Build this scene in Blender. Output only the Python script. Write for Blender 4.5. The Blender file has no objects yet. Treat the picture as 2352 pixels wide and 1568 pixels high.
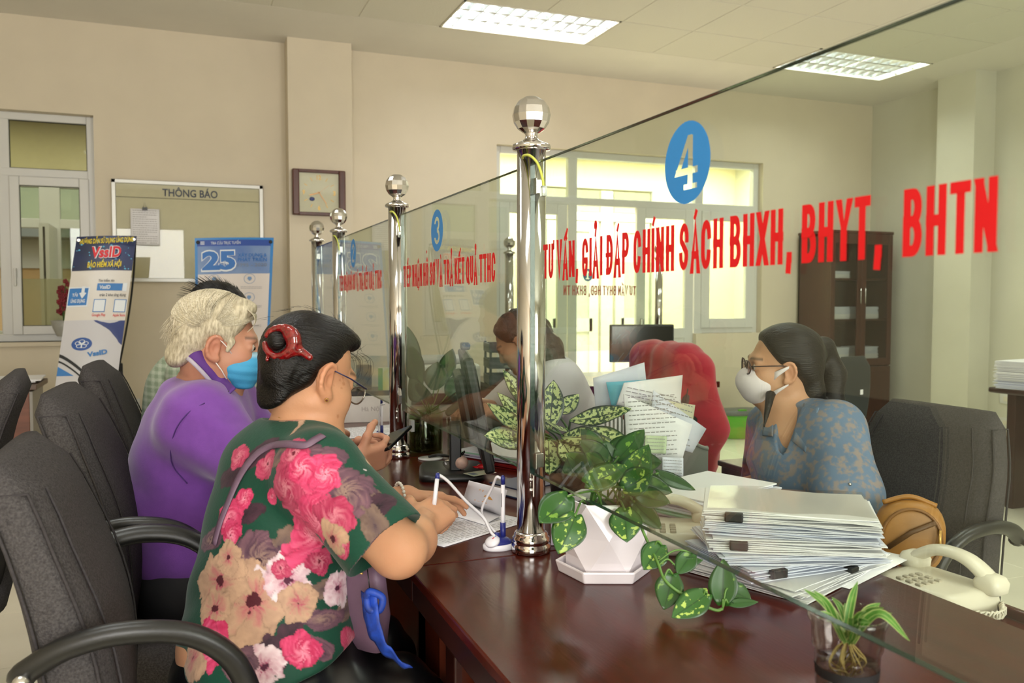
import bpy, bmesh, math, random
import numpy as np
from mathutils import Vector, Matrix
random.seed(7); np.random.seed(7)
scene = bpy.context.scene
COL = scene.collection
# ------------------------------------------------------------------ camera
FPX = 1950.0; YAW = math.radians(21.4); PITCH = math.radians(2.76); CAMZ = 1.30
cd = bpy.data.cameras.new('camera'); cd.sensor_width = 36.0; cd.lens = 36.0 * FPX / 2352.0
cd.clip_start = 0.05; cd.clip_end = 100
cd.dof.use_dof = True; cd.dof.focus_distance = 2.0; cd.dof.aperture_fstop = 6.3
cam = bpy.data.objects.new('camera', cd); COL.objects.link(cam)
cam.location = (0, 0, CAMZ); cam.rotation_euler = (math.pi / 2 - PITCH, 0, -YAW)
scene.camera = cam
# ------------------------------------------------------------------ world, exposure, daylight
w = bpy.data.worlds.new('world'); scene.world = w; w.use_nodes = True
wn = w.node_tree.nodes; bg = wn['Background']
sky = wn.new('ShaderNodeTexSky'); sky.sky_type = 'NISHITA'; sky.sun_disc = False
sky.sun_elevation = math.radians(48); sky.sun_rotation = math.radians(200); sky.air_density = 1.0; sky.dust_density = 2.5
w.node_tree.links.new(sky.outputs[0], bg.inputs[0]); bg.inputs[1].default_value = 0.22
vs = scene.view_settings
vs.view_transform = 'Standard'; vs.look = 'None'; vs.gamma = 1.0; vs.use_curve_mapping = False
vs.exposure = -0.10
scene.cycles.max_bounces = 10; scene.cycles.transparent_max_bounces = 24
scene.cycles.caustics_reflective = False; scene.cycles.caustics_refractive = False
scene.cycles.sample_clamp_indirect = 6.0

def area(name, loc, rot, sx, sy, power, col):
    l = bpy.data.lights.new(name, 'AREA'); l.shape = 'RECTANGLE'; l.size = sx; l.size_y = sy
    l.energy = power; l.color = col
    o = bpy.data.objects.new(name, l); COL.objects.link(o); o.location = loc; o.rotation_euler = rot
    return o
# daylight coming in through the windows of the wall behind the photographer
DAY = (1.0, 0.97, 0.94)
area('daylight_window', (2.55, -3.02, 1.65), (math.radians(90), 0, 0), 1.9, 1.9, 165, DAY)
area('daylight_window', (-0.85, -3.02, 1.65), (math.radians(90), 0, 0), 1.9, 1.9, 170, DAY)
# area lamps added under the ceiling to brighten the corridor behind the far wall
area('corridor_fill', (4.6, 8.4, 3.0), (0, 0, 0), 4.0, 1.0, 330, (1.0, 0.95, 0.84))
area('corridor_fill', (-0.8, 8.4, 3.0), (0, 0, 0), 3.0, 1.0, 30, (1.0, 0.95, 0.85))

# ------------------------------------------------------------------ helpers
_cp, _sp, _cy, _sy = math.cos(PITCH), math.sin(PITCH), math.cos(YAW), math.sin(YAW)
CF = np.array([_sy * _cp, _cy * _cp, -_sp]); CR = np.array([_cy, -_sy, 0.0]); CU = np.cross(CR, CF)
CC = np.array([0, 0, CAMZ])
def at(px, py, X=None, Y=None, Z=None, D=None):
    """world point measured from the photograph on a plane X, Y or Z = const, or at depth D"""
    r = CF + CR * (px - 1176) / FPX + CU * (784 - py) / FPX
    if D is not None: t = D
    elif X is not None: t = X / r[0]
    elif Y is not None: t = Y / r[1]
    else: t = (Z - CAMZ) / r[2]
    return CC + r * t

def lin(c):
    if isinstance(c, str):
        c = [int(c[i:i + 2], 16) / 255 for i in (0, 2, 4)]
    return tuple((x / 12.92 if x <= 0.04045 else ((x + 0.055) / 1.055) ** 2.4) for x in c)

MATS = {}
def mat(name, col, rough=0.5, metal=0.0, spec=0.5, noise=0.0, nscale=20.0, bump=0.0, bscale=60.0, stretch=(1, 1, 1),
        coat=0.0, sheen=0.0, emit=0.0, sss=0.0, trans=0.0, attr=None, col2=None, alpha=1.0, coord='Object'):
    """procedural principled material: base colour varied by noise, noise bump"""
    if name in MATS: return MATS[name]
    m = bpy.data.materials.new(name); m.use_nodes = True; MATS[name] = m
    nt = m.node_tree; N = nt.nodes; L = nt.links; b = N['Principled BSDF']
    c = lin(col)
    b.inputs['Base Color'].default_value = (*c, 1)
    b.inputs['Roughness'].default_value = rough; b.inputs['Metallic'].default_value = metal
    b.inputs['Specular IOR Level'].default_value = spec
    b.inputs['Coat Weight'].default_value = coat; b.inputs['Coat Roughness'].default_value = 0.08
    b.inputs['Sheen Weight'].default_value = sheen
    b.inputs['Transmission Weight'].default_value = trans; b.inputs['Alpha'].default_value = alpha
    if sss: 
        b.inputs['Subsurface Weight'].default_value = sss; b.inputs['Subsurface Radius'].default_value = (0.012, 0.005, 0.003)
        b.inputs['Subsurface Scale'].default_value = 1.0
    if emit:
        b.inputs['Emission Color'].default_value = (*c, 1); b.inputs['Emission Strength'].default_value = emit
    tc = None
    def coords(st):
        tcn = N.new('ShaderNodeTexCoord'); mp = N.new('ShaderNodeMapping')
        mp.inputs['Scale'].default_value = st
        L.new(tcn.outputs[coord], mp.inputs[0]); return mp.outputs[0]
    src = None
    if attr:
        a = N.new('ShaderNodeVertexColor'); a.layer_name = attr; src = a.outputs[0]
        L.new(src, b.inputs['Base Color'])
    if noise or col2:
        nz = N.new('ShaderNodeTexNoise'); nz.inputs['Scale'].default_value = nscale; nz.inputs['Detail'].default_value = 5
        L.new(coords(stretch), nz.inputs['Vector'])
        rp = N.new('ShaderNodeMapRange'); rp.inputs[1].default_value = 0.3; rp.inputs[2].default_value = 0.7
        L.new(nz.outputs[0], rp.inputs[0])
        mx = N.new('ShaderNodeMix'); mx.data_type = 'RGBA'
        L.new(rp.outputs[0], mx.inputs[0])
        if col2:
            mx.inputs[6].default_value = (*c, 1); mx.inputs[7].default_value = (*lin(col2), 1)
        elif src:
            dk = N.new('ShaderNodeMix'); dk.data_type = 'RGBA'; dk.blend_type = 'MULTIPLY'; dk.inputs[0].default_value = 1
            L.new(src, dk.inputs[6]); dk.inputs[7].default_value = (1 - noise, 1 - noise, 1 - noise, 1)
            L.new(dk.outputs[2], mx.inputs[6]); L.new(src, mx.inputs[7])
        else:
            mx.inputs[6].default_value = (*[x * (1 - noise) for x in c], 1); mx.inputs[7].default_value = (*[min(1, x * (1 + noise)) for x in c], 1)
        L.new(mx.outputs[2], b.inputs['Base Color'])
    if bump:
        nb = N.new('ShaderNodeTexNoise'); nb.inputs['Scale'].default_value = bscale; nb.inputs['Detail'].default_value = 4
        L.new(coords(stretch), nb.inputs['Vector'])
        bp = N.new('ShaderNodeBump'); bp.inputs['Strength'].default_value = bump; bp.inputs['Distance'].default_value = 0.01
        L.new(nb.outputs[0], bp.inputs['Height']); L.new(bp.outputs[0], b.inputs['Normal'])
    return m

def pane_mat(name, tint, refl=1.0, rough=0.0, ior=1.5):
    """thin clear sheet: transparent tint + fresnel mirror"""
    if name in MATS: return MATS[name]
    m = bpy.data.materials.new(name); m.use_nodes = True; MATS[name] = m
    N = m.node_tree.nodes; L = m.node_tree.links
    for n in list(N): N.remove(n)
    out = N.new('ShaderNodeOutputMaterial'); tr = N.new('ShaderNodeBsdfTransparent'); tr.inputs[0].default_value = (*lin(tint), 1)
    gl = N.new('ShaderNodeBsdfGlossy'); gl.inputs['Roughness'].default_value = rough
    fr = N.new('ShaderNodeFresnel'); ge = N.new('ShaderNodeNewGeometry')   # a thin sheet reflects alike from both faces
    mr = N.new('ShaderNodeMapRange'); mr.inputs[3].default_value = ior; mr.inputs[4].default_value = 1.0 / ior
    L.new(ge.outputs['Backfacing'], mr.inputs[0]); L.new(mr.outputs[0], fr.inputs[0])
    mu = N.new('ShaderNodeMath'); mu.operation = 'MULTIPLY'; mu.inputs[1].default_value = refl
    mx = N.new('ShaderNodeMixShader')
    L.new(fr.outputs[0], mu.inputs[0]); L.new(mu.outputs[0], mx.inputs[0])
    L.new(tr.outputs[0], mx.inputs[1]); L.new(gl.outputs[0], mx.inputs[2]); L.new(mx.outputs[0], out.inputs[0])
    return m

class MB:
    """collects shapes, builds ONE mesh object"""
    def __init__(s): s.v = []; s.f = []; s.sm = []
    def add(s, v, f, smooth=False):
        o = len(s.v); s.v += [tuple(map(float, p)) for p in v]; s.f += [tuple(i + o for i in q) for q in f]; s.sm += [smooth] * len(f); return s
    def box(s, c, d, rz=0.0, M=None):
        x, y, z = d[0] / 2, d[1] / 2, d[2] / 2
        V = [Vector((i, j, k)) for k in (-z, z) for j in (-y, y) for i in (-x, x)]
        R = M if M is not None else Matrix.Rotation(rz, 3, 'Z')
        V = [R @ q + Vector(c) for q in V]
        return s.add(V, [(0, 2, 3, 1), (4, 5, 7, 6), (0, 1, 5, 4), (2, 6, 7, 3), (0, 4, 6, 2), (1, 3, 7, 5)])
    def bx(s, lo, hi): return s.box([(a + b) / 2 for a, b in zip(lo, hi)], [abs(b - a) for a, b in zip(lo, hi)])
    def tube(s, path, r, n=8, cap=True, flat=1.0, up=None):
        P = [Vector(map(float, q)) for q in path]; k = len(P); rr = r if hasattr(r, '__len__') else [r] * k
        V = []; prev = None
        for i in range(k):
            t = (P[min(i + 1, k - 1)] - P[max(i - 1, 0)])
            t = t.normalized() if t.length > 1e-9 else Vector((0, 0, 1))
            if prev is None:
                a = Vector(up) if up is not None else (Vector((0, 0, 1)) if abs(t.z) < 0.9 else Vector((1, 0, 0)))
            else: a = prev
            u = (a - t * a.dot(t)); u = u.normalized() if u.length > 1e-6 else t.orthogonal().normalized()
            prev = u; vv = t.cross(u)
            for j in range(n):
                an = 2 * math.pi * j / n
                V.append(P[i] + u * (math.cos(an) * rr[i] * flat) + vv * (math.sin(an) * rr[i]))
        F = [(i * n + j, i * n + (j + 1) % n, (i + 1) * n + (j + 1) % n, (i + 1) * n + j) for i in range(k - 1) for j in range(n)]
        if cap: F += [tuple(range(n))[::-1], tuple(range((k - 1) * n, k * n))]
        return s.add(V, F, True)
    def lathe(s, prof, n=24, c=(0, 0, 0), cap=True, M=None, smooth=True):
        V = []
        for r, z in prof:
            for j in range(n):
                a = 2 * math.pi * j / n; q = Vector((r * math.cos(a), r * math.sin(a), z))
                if M is not None: q = M @ q
                V.append(q + Vector(c))
        k = len(prof)
        F = [(i * n + j, i * n + (j + 1) % n, (i + 1) * n + (j + 1) % n, (i + 1) * n + j) for i in range(k - 1) for j in range(n)]
        if cap: F += [tuple(range(n))[::-1], tuple(range((k - 1) * n, k * n))]
        return s.add(V, F, smooth)
    def prism(s, poly, a, b):
        """polygon (list of 3d points) extruded by vector b-a"""
        a = Vector(a); b = Vector(b); n = len(poly)
        V = [Vector(map(float, p)) + a for p in poly] + [Vector(map(float, p)) + b for p in poly]
        F = [tuple(range(n))[::-1], tuple(range(n, 2 * n))] + [(i, (i + 1) % n, n + (i + 1) % n, n + i) for i in range(n)]
        return s.add(V, F)
    def ball(s, c, r, n=16, m=10, smooth=True):
        r = r if hasattr(r, '__len__') else (r, r, r)
        prof = [(math.sin(math.pi * i / m), -math.cos(math.pi * i / m)) for i in range(m + 1)]
        V = []; F = []
        for q, z in prof[1:-1]:
            for j in range(n):
                a = 2 * math.pi * j / n; V.append((c[0] + r[0] * q * math.cos(a), c[1] + r[1] * q * math.sin(a), c[2] + r[2] * z))
        k = m - 1; V += [(c[0], c[1], c[2] - r[2]), (c[0], c[1], c[2] + r[2])]
        F = [(i * n + j, i * n + (j + 1) % n, (i + 1) * n + (j + 1) % n, (i + 1) * n + j) for i in range(k - 1) for j in range(n)]
        F += [(k * n, (j + 1) % n, j) for j in range(n)] + [(k * n + 1, (k - 1) * n + j, (k - 1) * n + (j + 1) % n) for j in range(n)]
        return s.add(V, F, smooth)
    def grid(s, P, closed_u=False, smooth=True, thick=0.0):
        """P[i][j] grid of points -> surface (optionally solidified by offsetting along normals)"""
        A = np.array(P, float); ni, nj = A.shape[:2]
        def faces(o, flip):
            F = []
            for i in range(ni if closed_u else ni - 1):
                for j in range(nj - 1):
                    q = (o + i * nj + j, o + i * nj + j + 1, o + ((i + 1) % ni) * nj + j + 1, o + ((i + 1) % ni) * nj + j)
                    F.append(q[::-1] if flip else q)
            return F
        if not thick: return s.add(A.reshape(-1, 3), faces(0, False), smooth)
        du = np.gradient(A, axis=0); dv = np.gradient(A, axis=1); nn = np.cross(du, dv)
        nn /= (np.linalg.norm(nn, axis=2, keepdims=True) + 1e-12)
        B = A + nn * thick; V = np.concatenate([A.reshape(-1, 3), B.reshape(-1, 3)]); m = ni * nj
        F = faces(0, False) + faces(m, True)
        if not closed_u:
            for j in range(nj - 1): F += [(j + 1, j, m + j, m + j + 1), ((ni - 1) * nj + j, (ni - 1) * nj + j + 1, m + (ni - 1) * nj + j + 1, m + (ni - 1) * nj + j)]
        for i in range(ni if closed_u else ni - 1):
            i2 = (i + 1) % ni
            F += [(i * nj, i2 * nj, m + i2 * nj, m + i * nj), (i2 * nj + nj - 1, i * nj + nj - 1, m + i * nj + nj - 1, m + i2 * nj + nj - 1)]
        return s.add(V, F, smooth)
    def build(s, name, material, parent=None, world=False, bevel=0.0, seg=2, sub=0):
        me = bpy.data.meshes.new(name)
        V = s.v
        if world and parent is not None:
            l = parent.location; V = [(a - l[0], b - l[1], c - l[2]) for a, b, c in V]
        me.from_pydata(V, [], s.f); me.update()
        if any(s.sm): me.polygons.foreach_set('use_smooth', s.sm)
        o = bpy.data.objects.new(name, me); COL.objects.link(o)
        if material is not None: me.materials.append(material)
        if parent is not None: o.parent = parent
        if bevel:
            b = o.modifiers.new('bevel', 'BEVEL'); b.width = bevel; b.segments = seg; b.limit_method = 'ANGLE'; b.angle_limit = math.radians(40)
        if sub:
            b = o.modifiers.new('sub', 'SUBSURF'); b.levels = sub; b.render_levels = sub
        return o

def tag(o, label, cat, group=None):
    o['label'] = label; o['category'] = cat
    if group: o['group'] = group
    return o
def struct(o): o['kind'] = 'structure'; return o
def thing(name, label, cat, loc=(0, 0, 0), rz=0.0, group=None):
    o = bpy.data.objects.new(name, None); COL.objects.link(o); o.location = [float(q) for q in loc]; o.rotation_euler = (0, 0, rz)
    o.empty_display_size = 0.05
    return tag(o, label, cat, group)
def np_local(o, org, Rm, parent):
    """re-express a mesh in a rotated local frame so that object coordinates follow that frame"""
    me = o.data; n = len(me.vertices); co = np.empty(n * 3, np.float32); me.vertices.foreach_get('co', co); W = co.reshape(-1, 3) + np.array(parent.location)
    me.vertices.foreach_set('co', ((W - np.array(org)) @ np.array(Rm).T).astype(np.float32).ravel()); me.update()
    M4 = np.eye(4); M4[:3, :3] = np.array(Rm).T; M4[:3, 3] = np.array(org) - np.array(parent.location); o.matrix_basis = Matrix(M4.tolist()); return o
def dup(root, loc, rz=None, label=None):
    r = root.copy(); COL.objects.link(r); r.location = [float(q) for q in loc]
    if rz is not None: r.rotation_euler = (0, 0, rz)
    if label: r['label'] = label
    for ch in list(root.children):
        c = ch.copy(); COL.objects.link(c); c.parent = r
        for g in list(ch.children):
            d = g.copy(); COL.objects.link(d); d.parent = c
    return r
def bez(p, n=12):
    """Catmull-Rom through points"""
    P = [np.array(q, float) for q in p]; P = [2 * P[0] - P[1]] + P + [2 * P[-1] - P[-2]]; out = []
    for i in range(1, len(P) - 2):
        for k in range(n):
            t = k / n; a, b, c, d = P[i - 1:i + 3]
            out.append(0.5 * ((2 * b) + (-a + c) * t + (2 * a - 5 * b + 4 * c - d) * t * t + (-a + 3 * b - 3 * c + d) * t ** 3))
    out.append(P[-2]); return out

# ---- lettering -----------------------------------------------------------------
def text_mesh(name, body, material, parent, origin, ex, ey, size, width=None, off=0.0, lift=None, shear=0.0, align='LEFT', thick=0.0):
    """flat lettering: origin = lower-left of the line, ex / ey = unit vectors of reading direction and up"""
    cu = bpy.data.curves.new(name, 'FONT'); cu.body = body; cu.size = 1.0; cu.offset = off; cu.shear = shear; cu.resolution_u = 3
    o = bpy.data.objects.new(name, cu); COL.objects.link(o)
    dg = bpy.context.evaluated_depsgraph_get(); me = bpy.data.meshes.new_from_object(o.evaluated_get(dg))
    COL.objects.unlink(o); bpy.data.objects.remove(o); bpy.data.curves.remove(cu)
    n = len(me.vertices); co = np.empty(n * 3, np.float32); me.vertices.foreach_get('co', co); co = co.reshape(-1, 3).astype(float)
    if n == 0: return None
    cap = 0.70
    x0, x1 = co[:, 0].min(), co[:, 0].max()
    sx = (width / (x1 - x0)) if width else size / cap
    x = (co[:, 0] - x0) * sx; y = co[:, 1] * size / cap
    if align == 'CENTER': x -= (x1 - x0) * sx / 2
    ex = np.array(ex, float); ey = np.array(ey, float); nn = np.cross(ex, ey) * (0.0006 if lift is None else lift)
    W = np.array(origin, float) + np.outer(x, ex) + np.outer(y, ey) + nn
    if parent is not None: W -= np.array(parent.location)
    me.vertices.foreach_set('co', W.astype(np.float32).ravel()); me.update(); me.name = name
    o = bpy.data.objects.new(name, me); COL.objects.link(o); me.materials.clear(); me.materials.append(material); o.parent = parent
    return o

# block capitals drawn as thick strokes (heavy condensed sign lettering); unit box width 1, height 1
def _arc(cx, cy, rx, ry, a0, a1, n=10): return [(cx + rx * math.cos(math.radians(a0 + (a1 - a0) * i / n)), cy + ry * math.sin(math.radians(a0 + (a1 - a0) * i / n))) for i in range(n + 1)]
GL = {
 'T': [[(0, 1), (1, 1)], [(.5, 1), (.5, 0)]], 'I': [[(.5, 1), (.5, 0)]], 'V': [[(0, 1), (.5, 0), (1, 1)]],
 'N': [[(0, 0), (0, 1)], [(0, 1), (1, 0)], [(1, 0), (1, 1)]], 'H': [[(0, 0), (0, 1)], [(1, 0), (1, 1)], [(0, .5), (1, .5)]],
 'A': [[(0, 0), (.5, 1), (1, 0)], [(.2, .27), (.8, .27)]], 'X': [[(0, 0), (1, 1)], [(0, 1), (1, 0)]],
 'Y': [[(0, 1), (.5, .45), (1, 1)], [(.5, .45), (.5, 0)]], 'E': [[(1, 1), (0, 1), (0, 0), (1, 0)], [(0, .5), (.85, .5)]],
 'K': [[(0, 0), (0, 1)], [(1, 1), (0, .4)], [(.3, .58), (1, 0)]],
 'P': [[(0, 0), (0, 1), (.45, 1)] + _arc(.5, .74, .5, .26, 90, -90) + [(0, .48)]],
 'R': [[(0, 0), (0, 1), (.45, 1)] + _arc(.5, .74, .5, .26, 90, -90) + [(0, .48)], [(.5, .48), (1, 0)]],
 'B': [[(0, .5), (0, 1), (.4, 1)] + _arc(.5, .76, .45, .24, 90, -90) + [(0, .52)], [(.3, .52), (.5, .52)] + _arc(.5, .26, .5, .26, 90, -90) + [(0, 0), (0, .5)]],
 'D': [[(0, 0), (0, 1), (.4, 1)] + _arc(.4, .6, .6, .4, 90, 0) + _arc(.4, .4, .6, .4, 0, -90) + [(0, 0)]],
 'C': [_arc(.5, .7, .5, .3, 5, 180) + _arc(.5, .3, .5, .3, 180, 355)],
 'G': [_arc(.5, .7, .5, .3, 8, 180) + _arc(.5, .3, .5, .3, 180, 360) + [(1, .40), (.58, .40)]],
 'O': [_arc(.5, .7, .5, .3, 0, 180) + _arc(.5, .3, .5, .3, 180, 360) + [(1, .72)]],
 'Q': [_arc(.5, .7, .5, .3, 0, 180) + _arc(.5, .3, .5, .3, 180, 360) + [(1, .72)], [(.55, .18), (1.05, -.12)]],
 'U': [[(0, 1), (0, .3)] + _arc(.5, .3, .5, .3, 180, 360) + [(1, 1)]],
 'S': [[(1, .7)] + _arc(.5, .74, .5, .26, 0, 200) + [(.3, .56), (.7, .44)] + _arc(.5, .26, .5, .26, 20, -180)],
 ',': [[(.5, .02), (.5, .06)], [(.5, .04), (.3, -.17)]],
}
WID = {'I': .0, ',': .35, 'T': .95, 'M': 1.4}
ACC = {'a': [[(.35, 1.13), (.75, 1.33)]], 'g': [[(.65, 1.13), (.25, 1.33)]], 'h': [[(.3, 1.35)] + _arc(.5, 1.36, .22, .09, 170, -60) + [(.5, 1.14)]],
       'c': [[(.1, 1.12), (.5, 1.26), (.9, 1.12)]], 'd': [[(.5, -.17), (.5, -.21)]], 'A2': [[(.7, 1.26), (1.1, 1.44)]], 'G2': [[(.45, 1.5), (.1, 1.6)]],
       'k': [[(1.0, .92), (1.3, .95), (1.33, 1.12)]], 'b': [[(-.3, .5), (.45, .5)]]}
DEC = {'Ư': ('U', 'k'), 'Ấ': ('A', 'c', 'A2'), 'Ả': ('A', 'h'), 'Đ': ('D', 'b'), 'Á': ('A', 'a'), 'Í': ('I', 'a'), 'Ế': ('E', 'c', 'A2'), 'Ậ': ('A', 'c', 'd'),
       'Ồ': ('O', 'c', 'G2'), 'Ơ': ('O', 'k'), 'À': ('A', 'g'), 'Ầ': ('A', 'c', 'G2')}
def stroke_text(name, body, material, parent, origin, ex, ey, height, width, pen=0.165, lw=0.25, gap=0.07, space=0.19, grow=None):
    """grow: per-character width factors so that the line fills `width`"""
    ex = np.array(ex, float); ey = np.array(ey, float); nn = np.cross(ex, ey)
    x = 0.0; segs = []
    for ch in body:
        if ch == ' ': x += space; continue
        g = DEC.get(ch, (ch,)); base = g[0]; wd = lw * WID.get(base, 1.0)
        strokes = [(s, 1) for s in GL[base]] + [(s, .7) for k in g[1:] for s in ACC[k]]
        if base == 'I': strokes = [([(p[0] - .5, p[1]) if False else p for p in s], q) for s, q in strokes]
        for s, q in strokes:
            wref = wd if base != 'I' else lw
            ox = x + pen / 2 - (lw / 2 if base == 'I' else 0)
            pts = [(ox + px * wref, pen * .5 * (1 - 2 * min(max(py, 0), 1)) + py) for px, py in s]
            segs.append((pts, pen * q))
        x += wd + pen + gap
    k = width / (x - gap); mb = MB()
    lay = 0
    for pts, pw in segs:
        P = [np.array(p) for p in pts]; P = [P[0]] + [b for a, b in zip(P, P[1:]) if np.linalg.norm(b - a) > 1e-4]
        if len(P) < 2: continue
        Lf = []; Rt = []
        for i, p in enumerate(P):
            d0 = P[i] - P[i - 1] if i else P[1] - P[0]; d1 = P[i + 1] - P[i] if i < len(P) - 1 else d0
            d0 = d0 / np.linalg.norm(d0); d1 = d1 / np.linalg.norm(d1); t = d0 + d1
            t = t / (np.linalg.norm(t) + 1e-9); n = np.array([-t[1], t[0]]); c = max(0.45, n @ np.array([-d0[1], d0[0]]))
            e = 0
            Lf.append(p + n * pw / 2 / c); Rt.append(p - n * pw / 2 / c)
        dd = P[1] - P[0]; dd = dd / np.linalg.norm(dd); dv = P[-1] - P[-2]; dv = dv / np.linalg.norm(dv)
        ext = pw / 2
        for e_, d_ in ((0, -dd), (-1, dv)):                      # slanted ends are cut level with the line
            if abs(d_[1]) > .3 and .02 < abs(d_[0]) and abs(d_[0]) < .97 and (P[e_][1] < pen * .6 or P[e_][1] > 1 - pen * .6) and -.01 < P[e_][1] < 1.01:
                q_ = P[e_] + d_ * (pw / 2 / abs(d_[1])); hx = pw / 2 / abs(d_[1]); sg = 1 if Lf[e_][0] > Rt[e_][0] else -1
                Lf[e_] = q_ + np.array([sg * hx, 0]); Rt[e_] = q_ - np.array([sg * hx, 0])
        if abs(dd[1]) > .98 or abs(dd[0]) > .98: Lf[0] = Lf[0] - dd * ext; Rt[0] = Rt[0] - dd * ext
        if abs(dv[1]) > .98 or abs(dv[0]) > .98: Lf[-1] = Lf[-1] + dv * ext; Rt[-1] = Rt[-1] + dv * ext
        lay = (lay + 1) % 4
        V = [np.array(origin) + ex * q[0] * k + ey * q[1] * height + nn * (0.0006 + 0.0002 * lay) + nn * (0.00003 * (i_ % len(P))) for i_, q in enumerate(Lf + Rt)]; m = len(P)
        mb.add(V, [(i, m + i, m + i + 1, i + 1) for i in range(m - 1)])
    return mb.build(name, material, parent, world=True)
# ================================================================== the setting
M_wall = mat('wall_paint', 'dacfb9', 0.75, noise=0.03, nscale=3, bump=0.03, bscale=120)
M_wallr = mat('wall_paint_pale', 'd2d0c0', 0.7, noise=0.03, nscale=3, bump=0.03, bscale=120)
M_ceil = mat('ceiling_plaster', 'e2ded4', 0.8, noise=0.02, nscale=3)
M_tile = mat('ceiling_tile', 'dbd8cc', 0.7, bump=0.25, bscale=90)
M_grid = mat('ceiling_grid', 'd8d4c4', 0.5)
M_floor = mat('floor_tile', 'e8e4d0', 0.10, spec=0.6, noise=0.05, nscale=2.5)
M_grout = mat('grout', 'a79f84', 0.7)
M_upvc = mat('white_upvc', 'd6d6d2', 0.35)
M_base = mat('skirting_tile', 'a89c6e', 0.25)
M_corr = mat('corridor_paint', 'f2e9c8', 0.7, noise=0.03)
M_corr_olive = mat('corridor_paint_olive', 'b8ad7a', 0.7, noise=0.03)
G_win = pane_mat('window_glass', 'f0f4ec', 0.9)
G_green = pane_mat('green_window_glass', 'e0eadc', 1.0)
ZC = 3.33; XR = 6.80; YB = 7.0; XL = -2.6; YF = -3.2
# floor: grout slab with tiles as children
fl = struct(MB().bx((XL - .2, YF - .2, -0.10), (XR + .2, 9.7, -0.006)).build('floor', M_grout))
tmb = MB().box((0, 0, 0), (0.597, 0.597, 0.012)); t0 = tmb.build('floor_tile', M_floor, fl, bevel=0.001, seg=1); first = True
nx = int((XR - XL) / 0.6) + 1; ny = int((YB - 0.4) / 0.6) + 1
for i in range(nx):
    for j in range(ny):
        cx = XR - 0.3 - 0.6 * i; cy = YB - 0.3 - 0.6 * j
        if cx < XL - .3 or (cx < 0 and cy < 1): continue
        o = t0 if first else t0.copy()
        if not first: COL.objects.link(o)
        first = False; o.location = (cx, cy, -0.006)
struct(MB().bx((XL, YF, -0.006), (XR, YB - 0.6 * ny, 0)).build('floor_rest', M_floor)).name = 'floor'
struct(MB().bx((XL, YB + .2, -0.006), (XR, 9.6, 0)).build('floor', M_floor))
# ceiling: plaster border + suspended tiles
cl = struct(MB().bx((XL, YF, ZC + 0.115), (XR, 9.6, ZC + 0.2)).build('ceiling', M_ceil))
TX0, TX1, TY1, P = 6.07 - 0.605 * 13, 6.07, 6.17, 0.605; TY0 = TY1 - P * 13
for n, a, b in (('far', (XL, TY1, ZC), (XR, YB, ZC + .02)), ('right', (TX1, YF, ZC), (XR, TY1, ZC + .02)), ('left', (XL, YF, ZC), (TX0, TY1, ZC + .02)), ('near', (TX0, YF, ZC), (TX1, TY0, ZC + .02))):
    MB().bx(a, b).build('plaster_border', M_ceil, cl)
LIGHTS = {(2, 0), (2, 0 + 5), (7, 0), (7, 5), (2, 9), (7, 9), (11, 0), (11, 5)}
ct = None
gm = MB()
for i in range(14): gm.bx((TX1 - P * i - .004, TY0, ZC + .004), (TX1 - P * i + .004, TY1, ZC + .010))
for j in range(14): gm.bx((TX0, TY1 - P * j - .004, ZC + .004), (TX1, TY1 - P * j + .004, ZC + .010))
gm.build('ceiling_grid', M_grid, cl)
lightcells = set()
for (i, j) in ((0, 0), (1, 0), (5, 0), (6, 0), (0, 4), (1, 4), (5, 4), (6, 4), (10, 4), (11, 4), (5, 8), (6, 8), (0, 8), (1, 8), (10, 8), (11, 8)): lightcells.add((i, j))
tm = MB().box((0, 0, 0), (P - .009, P - .009, .010))
for i in range(13):
    for j in range(13):
        if (i, j) in lightcells: continue
        c = (TX1 - P * (i + .5), TY1 - P * (j + .5), ZC + .005)
        if ct is None: ct = tm.build('ceiling_tile', M_tile, cl, bevel=.002, seg=1); o = ct
        else: o = ct.copy(); COL.objects.link(o)
        o.location = c
# walls
WX0 = -2.1; WX1 = -0.563; WZ0, WZ1 = 1.0, 2.66           # left window opening
DX0, DX1, DZ1 = 2.60, 5.42, 2.66                         # door opening; window part right of XD with a sill
XD = 4.66; SZ = 0.98
wb = MB()
for a, b in (((XL, 0), (WX0, ZC)), ((WX0, 0), (WX1, WZ0)), ((WX0, WZ1), (WX1, ZC)), ((WX1, 0), (DX0, ZC)), ((DX0, DZ1), (DX1, ZC)), ((XD, 0), (DX1, SZ)), ((DX1, 0), (XR, ZC))):
    wb.bx((a[0], YB, a[1]), (b[0], YB + .2, b[1]))
struct(wb.build('wall_back', M_wall))
struct(MB().bx((XR, YF, 0), (XR + .2, 9.6, ZC)).build('wall_right', M_wallr))
struct(MB().bx((6.55, 5.55, 0), (XR, 5.95, ZC)).build('wall_right_pier', M_wallr)).name = 'wall_right'
struct(MB().bx((XL - .2, YF, 0), (XL, 9.6, ZC)).build('wall_left', M_wall))
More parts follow.
